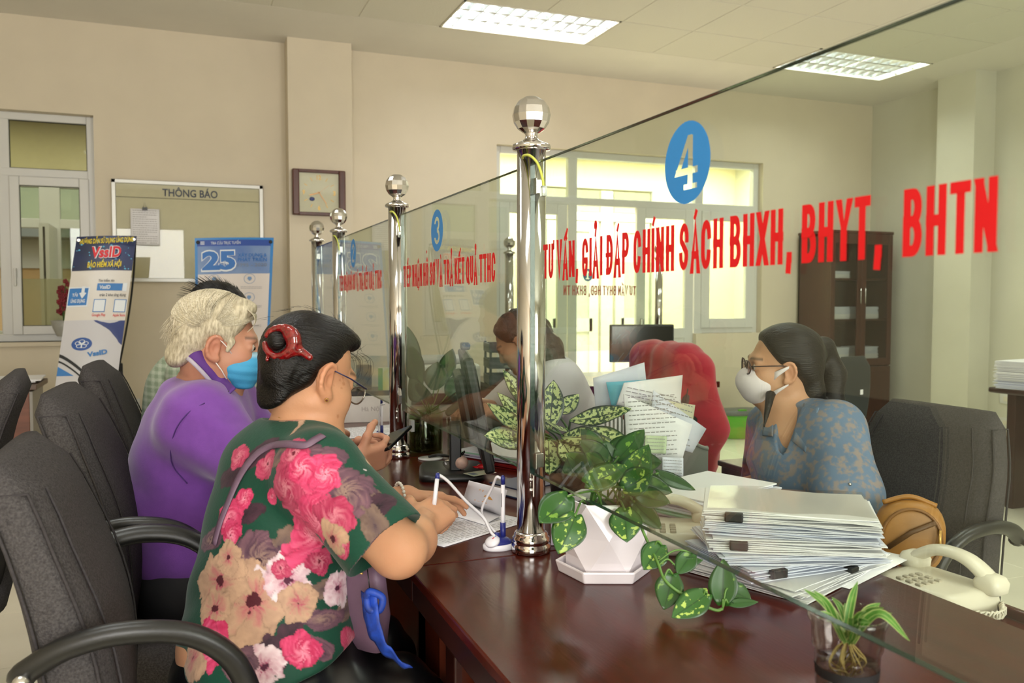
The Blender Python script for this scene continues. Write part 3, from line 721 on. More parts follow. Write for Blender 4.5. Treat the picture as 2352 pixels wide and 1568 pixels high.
c = MB(); c.box((0, -.005, ph), (.035, .02, .02)); cl_ = c.build('binder_clip', M_blk, nt); MB().tube([(-.01, -.008, ph + .01), (0, -.012, ph + .055), (.01, -.008, ph + .01)], .0015, 6).build('wire_handle', M_inox_b, cl_)

# ---- wall clock on the column
M_cw = mat('clock_wood', '4e2415', .35, noise=.25, nscale=20, stretch=(1, 1, .2)); M_cf = mat('clock_face', 'e0dac6', .4); M_gold = mat('gold_trim', 'c9a05a', .35, .6)
k0 = at(671, 388, Y=6.78); k1 = at(793, 394, Y=6.78); k2 = at(671, 494, Y=6.78)
ck = thing('wall_clock', 'square wooden wall clock with gold numerals on the column', 'clock', ((k0[0] + k1[0]) / 2, 6.82, (k1[2] + k2[2]) / 2 + .004))
cw_, ch_ = (k1[0] - k0[0]) / 2, (k0[2] - k2[2]) / 2
for s in (-1, 1): MB().bx((s * cw_ - (.0 if s < 0 else .052), -.055, -ch_), (s * cw_ + (.052 if s < 0 else 0), 0, ch_)).build('side_rail', M_cw, ck, bevel=.008)
for s in (-1, 1): MB().bx((-cw_ + .04, -.045, s * (ch_ - .012) - .013), (cw_ - .04, 0, s * (ch_ - .012) + .013)).build('cross_rail', M_cw, ck, bevel=.004)
MB().bx((-cw_ + .04, -.03, -ch_ + .02), (cw_ - .04, -.002, ch_ - .02)).build('dial', M_cf, ck)
for k in range(12):
    a = math.pi * k / 6; r = .118
    if k in (0, 3, 6, 9):
        text_mesh('numeral', {0: '12', 3: '3', 6: '6', 9: '9'}[k], M_gold, ck, np.array(ck.location) + np.array([r * math.sin(a), -.031, r * math.cos(a) - .016]), (1, 0, 0), (0, 0, 1), .034, align='CENTER', off=.03, width=.034 if k == 0 else .02)
    else: MB().box((r * math.sin(a), -.031, r * math.cos(a)), (.005, .002, .03), M=Matrix.Rotation(a, 3, 'Y')).build('hour_mark', M_gold, ck)
for nm, a, l, wd in (('hour_hand', math.radians(254), .085, .009), ('minute_hand', math.radians(146), .115, .006), ('second_hand', math.radians(52), .11, .0016)):
    MB().box((.5 * l * math.sin(a) * .8, -.034, .5 * l * math.cos(a) * .8), (wd, .002, l), M=Matrix.Rotation(a, 3, 'Y')).build(nm, mat('rose_gold', 'd8a070', .35, .4), ck)
e = MB(); e.lathe([(.021, 0), (.021, .002)], 20, c=(-.055, -.031, -.05), M=Matrix.Rotation(math.pi / 2, 3, 'X') @ Matrix.Diagonal((1, .75, 1))); e.build('emblem', mat('emblem_blue', '4a55a0', .4), ck)
MB().bx((-cw_ + .04, -.040, -ch_ + .02), (cw_ - .04, -.037, ch_ - .02)).build('clock_glass', pane_mat('clear_pane', 'f8f9f6', .55), ck)

# ---- banner stands. sheet = bilinear patch through four corners, bowed
def banner(name, label, C4, sections, bow, loc, stand):
    t = thing(name, label, 'banner', loc)
    TL, TR, BL, BR = [np.array(q, float) for q in C4]
    nrm = np.cross(TR - TL, TL - BL); nrm /= np.linalg.norm(nrm)         # towards the viewer
    if nrm[1] > 0: nrm = -nrm
    def S(u, v):                                                         # u right 0..1, v up 0..1
        p = (TL * (1 - u) + TR * u) * v + (BL * (1 - u) + BR * u) * (1 - v)
        return p + nrm * bow * (math.sin(math.pi * v) + .35 * math.sin(math.pi * u) - .2)
    def patch(nm, u0, v0, u1, v1, m, lift=.0, parent=t, n=8):
        return MB().grid([[S(u0 + (u1 - u0) * i / n, v0 + (v1 - v0) * j / n) + nrm * lift for j in range(n + 1)] for i in range(n + 1)]).build(nm, m, parent, world=True)
    def poly(nm, pts, m, lift, parent=t):
        # fan of small quads following the sheet
        mb = MB(); c = np.mean(np.array(pts), axis=0); n = len(pts)
        for i in range(n):
            a, b = np.array(pts[i]), np.array(pts[(i + 1) % n])
            for k in range(4):
                q = [c + (a - c) * k / 4, c + (a - c) * (k + 1) / 4, c + (b - c) * (k + 1) / 4, c + (b - c) * k / 4]
                mb.add([S(*p) + nrm * lift for p in q], [(0, 1, 2, 3)])
        return mb.build(nm, m, parent, world=True)
    def txt(nm, s, u, v, w, h, m, off=.02, lift=.003, rot=0.0, align='LEFT', shear=0.0, parent=t):
        o = S(u, v); ex = S(u + .01, v) - S(u - .01, v); ex /= np.linalg.norm(ex); ey = S(u, v + .01) - S(u, v - .01); ey /= np.linalg.norm(ey)
        ex2 = ex * math.cos(rot) + ey * math.sin(rot); ey2 = -ex * math.sin(rot) + ey * math.cos(rot)
        W = np.linalg.norm(TR - TL)
        ob = text_mesh(nm, s, m, None, o + nrm * lift, ex2, ey2, h, width=w * W, off=off, align=align, shear=shear, lift=.0)
        me = ob.data; n = len(me.vertices); co = np.empty(n * 3, np.float32); me.vertices.foreach_get('co', co); co = co.reshape(-1, 3) - np.array(parent.location, np.float32)
        me.vertices.foreach_set('co', co.ravel()); ob.parent = parent; return ob
    return t, S, patch, poly, txt, nrm
M_rod = mat('black_rod', '141414', .4); M_leg = mat('grey_leg', '8a8c80', .45)
M_bwhite = mat('banner_white', 'd6d0c8', .3, spec=.6); M_navy = mat('banner_navy', '14255c', .35, col2='0b1220', nscale=4); M_yel = mat('banner_yellow', 'e8cf2a', .4); M_bred = mat('banner_red', 'd62430', .4)
M_bblue = mat('banner_blue', '2f74b8', .4); M_dk = mat('banner_dark_text', '3c3c44', .5); M_cyan = mat('banner_glow', '4fa8d0', .5)
M_logo = mat('logo_blue', '1f4c96', .4); M_lw = mat('logo_white', 'dfe4ea', .5); M_pgrey = mat('banner_grey', 'c4c2c6', .3, spec=.6)
Yb = 5.6
C4 = [at(176, 543, Y=5.62), at(314, 541, Y=5.62), at(96, 1125, Y=5.20), at(237, 1125, Y=5.20)]
b1_, S, patch, poly, txt, nrm = banner('banner_stand', 'leaning banner with navy top and red and yellow lettering', C4, None, .035, (-.5, 5.45, 0), None)
patch('sheet', 0, 0, 1, 1, M_bwhite, n=16)
patch('header_panel', 0, .851, 1, 1, M_navy, .001)
patch('lower_panel', 0, .0, 1, .645, M_pgrey, .001)
poly('navy_triangle', [(.48, .644), (1, .644), (1, .545)], mat('triangle_navy', '1c2f6e', .4), .002)
rn = random.Random(3); dots = MB()
for k in range(46):
    u, v, r = rn.uniform(.02, .98), rn.uniform(.855, .99), rn.choice((.0025, .003, .004, .006)); q = S(u, v) + nrm * .002
    dots.add([q + np.array([r * math.cos(a), 0, r * math.sin(a)]) for a in np.linspace(0, 2 * math.pi, 9)[:-1]], [tuple(range(8))])
ob = dots.build('light_dots', M_cyan, b1_, world=True); ob['kind'] = 'stuff'
txt('lettering', 'HƯỚNG DẪN SỬ DỤNG ỨNG DỤNG', .07, .967, .90, .030, M_yel, .03)
txt('lettering', 'VssID', .28, .907, .50, .066, M_lw, .075, lift=.0022); txt('lettering', 'VssID', .28, .907, .50, .066, M_bred, .035)
txt('lettering', 'BẢO HIỂM XÃ HỘI', .25, .864, .56, .033, M_yel, .03)
txt('lettering', 'Tìm kiếm tên', .47, .802, .26, .016, M_dk, .01)
patch('search_bar', .46, .766, .88, .796, M_bblue, .002); patch('search_icon_frame', .885, .764, .955, .798, M_lw, .002)
txt('lettering', 'VssID', .50, .773, .18, .022, M_lw, .03)
txt('lettering', 'trên 2 kho ứng dụng', .52, .742, .43, .017, M_dk, .01)
patch('button_rim', .0, .700, .345, .782, M_lw, .0015); patch('download_button', .015, .706, .325, .777, M_bblue, .002)
txt('lettering', 'TẢI', .07, .743, .09, .018, M_lw, .03, lift=.0035); txt('lettering', 'ỨNG DỤNG', .06, .717, .23, .020, M_lw, .03, lift=.0035)
poly('down_arrow', [(.215, .784), (.265, .784), (.265, .756), (.30, .756), (.24, .733), (.18, .756), (.215, .756)], M_lw, .004)
for u in (.44, .78):
    patch('code_frame', u, .677, u + .20, .730, M_bblue, .002); patch('blank_square', u + .012, .680, u + .188, .727, M_lw, .003)
txt('lettering', 'Google Play', .44, .660, .22, .017, M_bred, .01); txt('lettering', 'Apple Store', .785, .660, .20, .017, M_bred, .01)
def ring(nm, u, v, ru, rv, m, lift, a0=0, a1=360, inner=0.0, parent=None):
    mb = MB(); n = 28
    for i in range(n):
        aa, bb = math.radians(a0 + (a1 - a0) * i / n), math.radians(a0 + (a1 - a0) * (i + 1) / n)
        q = [(u + ru * k * math.cos(x), v + rv * k * math.sin(x)) for x, k in ((aa, inner), (aa, 1), (bb, 1), (bb, inner))]
        mb.add([S(*p) + nrm * lift for p in q], [(0, 1, 2, 3)])
    return mb.build(nm, m, parent, world=True)
def flower_logo(u, v, ru, rv, parent, disc=True, ink=None, lift=.003):
    if disc: ring('logo_disc', u, v, ru, rv, M_logo, lift - .001, parent=parent)
    mb = MB(); W = ink or M_lw
    for k in range(5):
        a = math.pi / 2 + 2 * math.pi * k / 5; cu, cv = u + ru * .38 * math.cos(a), v + rv * .38 * math.sin(a)
        for i in range(12):
            x, y = math.radians(i * 30), math.radians(i * 30 + 30)
            q = [(cu + ru * .30 * s * math.cos(z), cv + rv * .30 * s * math.sin(z)) for z, s in ((x, .78), (x, 1), (y, 1), (y, .78))]
            mb.add([S(*p) + nrm * lift for p in q], [(0, 1, 2, 3)])
    for p in ([(-.06, -.6), (.06, -.6), (.04, .1), (-.04, .1)], [(-.35, .2), (-.28, .28), (.02, -.05), (-.04, -.1)], [(.35, .2), (.28, .28), (-.02, -.05), (.04, -.1)]):
        mb.add([S(u + ru * a, v + rv * b) + nrm * lift for a, b in p], [(0, 1, 2, 3)])
    mb.build('flower_emblem', W, parent, world=True)
flower_logo(.34, .549, .17, .026, b1_)
txt('lettering', 'VssID', .46, .498, .32, .026, M_bblue, .05, rot=math.radians(11))
# black and blue swoosh at the lower left
poly('blue_corner', [(0, .425), (0, .462), (.28, .425)], M_bblue, .002)
mb = MB()
for (v0, th, m_) in ((.498, .013, 0), (.478, .007, 0)):
    for i in range(10):
        u0, u1 = .05 * i, .05 * (i + 1); g = lambda u: v0 - .19 * u ** 1.25
        mb.add([S(u0, g(u0)) + nrm * .003, S(u1, g(u1)) + nrm * .003, S(u1, g(u1) + th) + nrm * .003, S(u0, g(u0) + th) + nrm * .003], [(0, 1, 2, 3)])
mb.build('swoosh', M_blk_m, b1_, world=True)
for u in (.04, .96):
    MB().lathe([(.007, 0), (.011, 0), (.011, .003), (.007, .003)], 14, c=S(u, .985) - np.array([0, .003, 0]), M=Matrix.Rotation(math.pi / 2, 3, 'X')).build('eyelet', M_inox_b, b1_, world=True)
hub = at(272, 850, Y=5.75)
sp = MB().tube(bez([S(.985, .985) + np.array([.0, .02, 0]), at(306, 640, Y=5.72), at(293, 740, Y=5.75), hub]), .006, 8).build('support_rod', M_rod, b1_, world=True)
MB().tube(bez([S(.03, .985) + np.array([.0, .02, 0]), at(215, 700, Y=5.78), hub]), .006, 8).build('support_rod', M_rod, b1_, world=True)
MB().box(hub, (.05, .05, .09)).build('hub', M_rod, b1_, world=True, bevel=.008)
for e_ in (at(305, 985, Y=5.85), at(258, 985, Y=5.55), at(330, 1010, Y=6.2)):
    g = hub + (np.array(e_) - hub) * ((hub[2]) / (hub[2] - e_[2])); MB().tube([hub, g], .009, 8).build('leg', M_leg, b1_, world=True)
# second banner
C4 = [at(447, 546, Y=5.62), at(629, 545, Y=5.62), at(460, 1100, Y=5.30), at(592, 1100, Y=5.30)]
C4[2] = at(452, 980, Y=5.3); C4[3] = at(598, 980, Y=5.3)
C4[2][2] = C4[3][2] = .12
b2_, S, patch, poly, txt, nrm = banner('banner_stand', 'blue bordered banner with a large 25 behind the white-haired man', C4, None, .03, (.32, 5.45, 0), None)
M_bord = mat('banner_border', '2c7cc0', .35, spec=.6); M_hero = mat('banner_hero', '3f64ac', .35, col2='9fb4c8', nscale=1.6); M_25 = mat('figure_blue', '2a6ab4', .4)
M_w2 = mat('banner_white_two', 'd8cfcb', .3, spec=.6); M_icon = mat('icon_blue', '6f8fb8', .5); M_g3 = mat('grey_small_print', '9a98a0', .6)
patch('sheet', 0, 0, 1, 1, M_bord, n=14); patch('white_field', .035, .02, .965, .855, M_w2, .001); patch('menu_bar', .03, .964, .965, .991, mat('menu_navy', '25489a', .4), .001); patch('hero_panel', .035, .853, .962, .966, M_hero, .0015)
for k in range(3): patch('menu_line', .07, (.972 + .005 * k), .12, (.9745 + .005 * k), M_lw, .0025)
txt('lettering', 'TRA CỨU TRỰC TUYẾN', .20, .972, .37, .018, M_lw, .0)
txt('lettering', '25', .075, .870, .44, .118, M_lw, .075, lift=.003); txt('lettering', '25', .087, .8735, .415, .108, M_25, .05, lift=.0045)
flower_logo(.40, .895, .075, .021, b2_, disc=False, lift=.007)
txt('lettering', 'XÂY DỰNG &', .54, .921, .37, .021, M_25, .02); txt('lettering', 'PHÁT TRIỂN', .54, .902, .37, .023, M_25, .02); txt('lettering', '1995 - 2020', .54, .881, .37, .022, mat('year_grey', '7a8088', .5), .0)
for (u, v) in ((.24, .832), (.70, .832), (.24, .757), (.70, .757), (.24, .68), (.70, .68), (.24, .60), (.70, .60)):
    ring('icon_ring', u, v, .075, .020, M_icon, .003, inner=.93, parent=b2_)
    poly('icon_glyph', [(u - .03, v), (u - .02, v + .008), (u + .02, v + .008), (u + .03, v), (u, v - .009)], M_icon, .003)
    o = sheet_lines(b2_, S(u - .14, v - .044) + nrm * .002, (1, 0, 0), (0, 0, 1), .15, .028, 2, m=M_g3, lift=.002)
patch('photo_strip', .035, .02, .965, .52, mat('photo_teal', '2c6f92', .4, col2='c9b08a', nscale=9), .002)
for u in (.04, .96): MB().lathe([(.006, 0), (.011, 0), (.011, .003), (.006, .003)], 14, c=S(u, .982) - np.array([0, .003, 0]), M=Matrix.Rotation(math.pi / 2, 3, 'X')).build('eyelet', M_blk_m, b2_, world=True)
hub2 = np.array([.33, 5.78, .88])
for u in (.04, .96): MB().tube([S(u, .98) + np.array([0, .02, 0]), hub2], .006, 8).build('support_rod', M_rod, b2_, world=True)
for e_ in ((.05, 5.5, 0), (.6, 5.5, 0), (.33, 6.3, 0)): MB().tube([hub2, e_], .009, 8).build('leg', M_leg, b2_, world=True)

# ---- low wooden cupboard at the left edge with papers on top
M_oak = mat('orange_brown_wood', '6e3d2a', .4, noise=.2, nscale=8, stretch=(1, 1, 6))
tb = thing('side_cupboard', 'low orange-brown wooden cupboard at the left edge below the window', 'cupboard', (-1.15, 5.6, 0))
MB().bx((-.42, -.20, 0), (.36, .20, .80)).build('body', M_oak, tb, bevel=.004); MB().bx((-.44, -.22, .80), (.40, .22, .83)).build('top', mat('cupboard_top', '5a4438', .4), tb, bevel=.004)
MB().bx((.36, -.20, .02), (.375, .20, .79)).build('side_panel', mat('grey_side', '8f8a84', .4), tb)
pp = thing('paper_pile', 'thin white paper pile lying on the low cupboard', 'paper', (-1.12, 5.6, .83))
for k in range(3): MB().box((.02 * k - .02, .01 * k, .004 + .007 * k), (.70, .36, .006), rz=.03 * k).build('sheet', M_paper, pp)
# ---- red flowers in a grey pot on the window sill, behind the banner
fp = thing('flower_pot', 'grey china pot with dark red flowers on the window sill', 'plant', at(148, 772, Y=6.9))
MB().lathe([(.045, 0), (.05, .004), (.075, .06), (.088, .115), (.082, .115), (.068, .06), (.04, .01)], 20).build('pot', mat('grey_china', 'a9a9a2', .3, noise=.1, nscale=12), fp)
M_stem = mat('flower_stem', '3c5a24', .6); M_pet = mat('dark_red_petal', '7c1422', .5, noise=.3, nscale=30)
rn = random.Random(5)
for k in range(6):
    tip = Vector((rn.uniform(-.12, .02), rn.uniform(-.03, .05), .22 + .035 * k)); pts = bez([(0, 0, .09), (tip.x * .3, tip.y * .5, tip.z * .7), tuple(tip)], 6)
    st = MB().tube(pts, .003, 6).build('stem', M_stem, fp)
    for j in range(6):
        q = Vector(pts[-1 - j]) + Vector((rn.uniform(-.02, .02), rn.uniform(-.02, .02), rn.uniform(-.012, .012))); bl = MB()
        for i in range(5):
            a = i * 2 * math.pi / 5; bl.ball((q.x + .010 * math.cos(a), q.y + .004 * math.sin(a), q.z + .010 * math.sin(a)), (.009, .005, .009), 7, 5)
        bl.build('blossom', M_pet, st)
# ---- wall socket with plug
sk = thing('wall_socket', 'white wall socket with a black plug below the notice board', 'socket', at(302, 928, Y=6.99))
MB().box((0, 0, 0), (.12, .014, .08)).build('plate', M_upvc, sk, bevel=.004); MB().box((.02, -.03, 0), (.035, .045, .035)).build('plug', M_blk, sk, bevel=.006)
# ================================================================== plants
def leaf_mat(name, base, vein, pale, amt, scale, edge=None, rough=.35):
    """leaf colouring from the leaf's own UV: u across (-.5 .. .5 -> 0..1), v along"""
    if name in MATS: return MATS[name]
    m = bpy.data.materials.new(name); m.use_nodes = True; MATS[name] = m
    nt = m.node_tree; N = nt.nodes; L = nt.links; b = N['Principled BSDF']; b.inputs['Roughness'].default_value = rough
    uv = N.new('ShaderNodeUVMap'); uv.uv_map = 'UVMap'; tc = N.new('ShaderNodeTexCoord')
    nz = N.new('ShaderNodeTexNoise'); nz.inputs['Scale'].default_value = scale; nz.inputs['Detail'].default_value = 3; L.new(tc.outputs['Object'], nz.inputs[0])
    sp = N.new('ShaderNodeSeparateXYZ'); L.new(uv.outputs[0], sp.inputs[0])
    a = N.new('ShaderNodeMath'); a.operation = 'SUBTRACT'; a.inputs[1].default_value = .5; L.new(sp.outputs[0], a.inputs[0])
    ab = N.new('ShaderNodeMath'); ab.operation = 'ABSOLUTE'; L.new(a.outputs[0], ab.inputs[0])
    mr = N.new('ShaderNodeMapRange'); mr.inputs[1].default_value = .62 - amt * .4; mr.inputs[2].default_value = .66 - amt * .4; L.new(nz.outputs[0], mr.inputs[0])
    mx = N.new('ShaderNodeMix'); mx.data_type = 'RGBA'; mx.inputs[6].default_value = (*lin(base), 1); mx.inputs[7].default_value = (*lin(pale), 1)
    L.new(mr.outputs[0], mx.inputs[0])
    # darker rim and midrib
    e1 = N.new('ShaderNodeMapRange'); e1.inputs[1].default_value = .36; e1.inputs[2].default_value = .46; L.new(ab.outputs[0], e1.inputs[0])
    e2 = N.new('ShaderNodeMapRange'); e2.inputs[1].default_value = .035; e2.inputs[2].default_value = .015; L.new(ab.outputs[0], e2.inputs[0])
    mxm = N.new('ShaderNodeMath'); mxm.operation = 'MAXIMUM'; L.new(e1.outputs[0], mxm.inputs[0]); L.new(e2.outputs[0], mxm.inputs[1])
    m2 = N.new('ShaderNodeMix'); m2.data_type = 'RGBA'; L.new(mxm.outputs[0], m2.inputs[0]); L.new(mx.outputs[2], m2.inputs[6]); m2.inputs[7].default_value = (*lin(vein), 1)
    L.new(m2.outputs[2], b.inputs['Base Color'])
    return m
def leaf_mesh(B, T, width, nhint, shape='heart', sag=.12, fold=.18, n=10, m=7, wave=0.0):
    B = np.array(B, float); T = np.array(T, float); ax = T - B; Lg = np.linalg.norm(ax); ax /= Lg
    nh = np.array(nhint, float); nn = nh - ax * (nh @ ax); nn /= np.linalg.norm(nn); sd = np.cross(ax, nn)
    V = []; UV = []
    for i in range(n + 1):
        v = i / n
        if shape == 'heart': w = (math.sin(math.pi * min(1, v * .92 + .08)) ** .75) * (1 - v * .38) * 1.15 if v < 1 else 0
        elif shape == 'lance': w = math.sin(math.pi * min(1, v * .95 + .05)) ** .85
        else: w = math.sin(math.pi * (v * .93 + .07)) ** .5 * (1 - v) ** .35
        w = max(w, .004) * width / 2
        back = -.07 * Lg if (shape == 'heart' and i == 0) else 0
        for j in range(m + 1):
            u = j / m * 2 - 1
            bb = (-.10 * Lg * (1 - abs(abs(u) - .6) / .6) if shape == 'heart' and i == 0 and u != 0 else 0)
            p = B + ax * (v * Lg + bb * .8) + sd * (u * w) + nn * (sag * Lg * (math.sin(math.pi * v * .5 + .2) - 1) * v - fold * w * (1 - abs(u)) + wave * Lg * math.sin(9 * v + 2 * u) * abs(u))
            V.append(p); UV.append((j / m, v))
    F = [(i * (m + 1) + j, i * (m + 1) + j + 1, (i + 1) * (m + 1) + j + 1, (i + 1) * (m + 1) + j) for i in range(n) for j in range(m)]
    return V, F, UV
def leaf(name, parent, mt, *a, **k):
    V, F, UV = leaf_mesh(*a, **k); l = np.array(parent.location)
    me = bpy.data.meshes.new(name); me.from_pydata([tuple(p - l) for p in V], [], F); me.update()
    uvl = me.uv_layers.new(name='UVMap')
    for lp in me.loops: uvl.data[lp.index].uv = UV[lp.vertex_index]
    me.polygons.foreach_set('use_smooth', [True] * len(F)); me.materials.append(mt)
    o = bpy.data.objects.new(name, me); COL.objects.link(o); o.parent = parent
    s = o.modifiers.new('thick', 'SOLIDIFY'); s.thickness = .0008
    return o
L_poth = leaf_mat('pothos_leaf', '27541a', '1c4214', '6f9838', .02, 60)
L_poth_v = leaf_mat('pothos_leaf_marbled', '2c5a1c', '1d4616', 'a4bc58', .15, 85)
L_poth_d = leaf_mat('pothos_leaf_dark', '2a4a1e', '1c3614', '4c6a30', .10, 22)
L_agl = leaf_mat('aglaonema_leaf', '34502c', '2a4026', 'c0cb8c', .40, 120)
L_lily = leaf_mat('peace_lily_leaf', '274a22', '1a3618', '38602e', .1, 20)
L_spid = leaf_mat('spider_leaf', '5c8f3c', 'd4dc96', '6ea048', .1, 20)
M_pst = mat('green_stem', '5a8238', .45); M_soil = mat('potting_soil', '2e231c', .9, noise=.4, nscale=60, bump=.6, bscale=90)
M_ceram = mat('white_ceramic', 'efe9ec', .12, spec=.6, coat=.3)
# ---- pothos in a faceted white pot
pc = np.array([.782, 1.490, .76])
po = thing('potted_pothos', 'trailing green pothos in a faceted white pot beside the nearest post', 'potted plant', pc)
a0 = math.radians(-22)
hexp = lambda r, z, s=0.0: [(r * math.cos(a0 + s + math.pi / 3 * i), r * math.sin(a0 + s + math.pi / 3 * i), z) for i in range(6)]
sa = MB(); B0, B1, B2 = hexp(.092, 0), hexp(.099, .024), hexp(.091, .024); B3 = hexp(.086, .006)
sa.add(B0 + B1 + B2 + B3, [(0, 1, 2, 3, 4, 5)[::-1]] + [(i, (i + 1) % 6, 6 + (i + 1) % 6, 6 + i) for i in range(6)] + [(6 + i, 6 + (i + 1) % 6, 12 + (i + 1) % 6, 12 + i) for i in range(6)] + [(12 + i, 12 + (i + 1) % 6, 18 + (i + 1) % 6, 18 + i) for i in range(6)] + [(18, 19, 20, 21, 22, 23)])
sa.build('saucer', M_ceram, po, bevel=.003)
pt = MB(); A0 = hexp(.077, .012); A1 = hexp(.090, .085, math.pi / 6); A2 = hexp(.084, .150); A3 = hexp(.078, .150); A4 = hexp(.074, .128)
F = [(0, 1, 2, 3, 4, 5)[::-1]]
for i in range(6):
    j = (i + 1) % 6; F += [(i, j, 6 + i), (6 + i, j, 6 + j), (6 + i, 6 + j, 12 + j), (6 + i, 12 + j, 12 + i), (12 + i, 12 + j, 18 + j, 18 + i), (18 + i, 18 + j, 24 + j, 24 + i)]
pt.add(A0 + A1 + A2 + A3 + A4, F + [(24, 25, 26, 27, 28, 29)]); pt.build('pot', M_ceram, po, bevel=.004, seg=3)
MB().lathe([(.001, .138), (.040, .136), (.074, .130)], 24, cap=False).build('soil', M_soil, po)
soil = pc + np.array([0, 0, .135])
def toward(p, k=1.0): v = CC - np.array(p); v /= np.linalg.norm(v); return v
# (base px, tip px, depth base, depth tip, width, material) — foliage read off the photograph
PL = [((1305, 1138), (1238, 1200), 1.58, 1.55, .072, 0), ((1322, 1182), (1282, 1272), 1.55, 1.52, .068, 1), ((1435, 1168), (1440, 1245), 1.57, 1.54, .064, 1), ((1400, 1060), (1330, 1010), 1.66, 1.66, .055, 2),
 ((1390, 1080), (1345, 1040), 1.60, 1.58, .05, 2), ((1370, 1090), (1300, 1040), 1.63, 1.62, .06, 2), ((1355, 1100), (1420, 1105), 1.58, 1.56, .05, 0), ((1345, 1108), (1440, 1070), 1.55, 1.55, .062, 1),
 ((1440, 1110), (1490, 1020), 1.60, 1.63, .060, 1), ((1430, 1120), (1500, 1080), 1.58, 1.57, .066, 1), ((1460, 1130), (1540, 1155), 1.58, 1.56, .05, 2), ((1470, 1100), (1545, 1130), 1.62, 1.62, .05, 2),
 ((1420, 1050), (1480, 985), 1.66, 1.70, .052, 0), ((1400, 1040), (1465, 1000), 1.68, 1.70, .05, 0), ((1385, 1060), (1350, 985), 1.66, 1.69, .045, 0), ((1510, 1085), (1598, 1125), 1.66, 1.66, .034, 2),
 ((1465, 1060), (1520, 1060), 1.68, 1.68, .05, 2), ((1410, 1090), (1390, 1010), 1.66, 1.68, .05, 2), ((1455, 1150), (1520, 1215), 1.60, 1.58, .045, 2), ((1340, 1060), (1290, 1085), 1.66, 1.66, .05, 2),
 ((1380, 1030), (1335, 985), 1.70, 1.72, .045, 2), ((1430, 1140), (1490, 1190), 1.62, 1.60, .05, 2)]
for i, (b, tp, d0, d1, wd, k) in enumerate(PL):
    Bp = at(*b, D=d0); Tp = at(*tp, D=d1); n = toward(Bp) * .8 + np.array([0, 0, .7])
    lf = leaf('leaf', po, (L_poth, L_poth_v, L_poth_d)[k], Bp, Tp, wd, n, 'heart', .22)
    r0 = soil + np.array([.035 * math.cos(i * 2.4), .035 * math.sin(i * 2.4), -.01]); mid = (r0 + Bp) / 2 + np.array([0, 0, .02])
    MB().tube(bez([r0, mid, Bp + (Tp - Bp) * .03], 5), .0022, 6).build('petiole', M_pst, lf, world=False) if False else MB().tube([q - pc for q in bez([r0, mid, Bp + (Tp - Bp) * .03], 5)], .0022, 6).build('petiole', M_pst, lf)
vine = [soil + np.array([.05, -.02, .0]), at(1475, 1215, D=1.56), at(1488, 1245, D=1.55), at(1510, 1290, D=1.50), at(1530, 1335, D=1.47), at(1580, 1372, D=1.46), at(1640, 1400, D=1.45), at(1660, 1398, D=1.45)]
MB().tube([q - pc for q in bez(vine, 6)], .0028, 7).build('vine', M_pst, po)
for b, tp, d0, d1, wd, k in (((1520, 1250), (1478, 1308), 1.52, 1.50, .052, 1), ((1590, 1268), (1555, 1318), 1.50, 1.49, .04, 0), ((1545, 1318), (1525, 1400), 1.48, 1.46, .052, 0), ((1625, 1362), (1543, 1418), 1.45, 1.42, .050, 1), ((1660, 1385), (1662, 1283), 1.45, 1.47, .052, 0), ((1672, 1350), (1726, 1378), 1.46, 1.45, .04, 0), ((1672, 1385), (1742, 1382), 1.45, 1.44, .018, 0), ((1552, 1300), (1615, 1285), 1.50, 1.49, .022, 0)):
    Bp = at(*b, D=d0); Tp = at(*tp, D=d1)
    for q in (Bp, Tp): q[2] = max(q[2], .766)
    lf = leaf('leaf', po, (L_poth, L_poth_v, L_poth_d)[k], Bp, Tp, wd, toward(Bp) + np.array([0, 0, .3]), 'heart', .05)
    near = min(bez(vine, 6), key=lambda q: np.linalg.norm(q - Bp)); MB().tube([q - pc for q in bez([near, (near + Bp) / 2 + np.array([0, 0, .012]), Bp], 4)], .0018, 6).build('petiole', M_pst, lf)
# ---- aglaonema in a black pot
ac = np.array([.965, 2.02, .76])
ag = thing('potted_aglaonema', 'pale speckled aglaonema in a dark pot behind the nearest post', 'potted plant', ac)
MB().lathe([(.045, 0), (.055, .005), (.068, .11), (.072, .125), (.064, .125), (.05, .02)], 24).build('pot', mat('dark_pot', '26262a', .4), ag)
MB().lathe([(.001, .112), (.063, .110)], 20, cap=False).build('soil', M_soil, ag)
cs = ac + np.array([0, 0, .11])
AL = [((1262, 985), (1272, 872), 2.02, 2.05, .062), ((1310, 965), (1450, 938), 2.05, 2.02, .056), ((1335, 985), (1460, 1030), 2.0, 1.95, .070), ((1300, 985), (1252, 968), 2.0, 1.90, .048), ((1255, 985), (1245, 895), 2.05, 2.08, .05), ((1290, 1000), (1380, 1000), 1.98, 1.93, .06),
      ((1225, 1000), (1118, 925), 2.08, 2.04, .050), ((1215, 1010), (1112, 1000), 2.04, 1.98, .072), ((1225, 985), (1142, 900), 2.1, 2.1, .04), ((1220, 940), (1155, 848), 2.12, 2.12, .04), ((1260, 1010), (1262, 1090), 1.98, 1.93, .066), ((1330, 1000), (1420, 1040), 2.0, 1.93, .06), ((1280, 950), (1330, 905), 2.1, 2.12, .05), ((1290, 1010), (1330, 1070), 1.97, 1.92, .06), ((1240, 1000), (1195, 985), 2.05, 2.0, .06)]
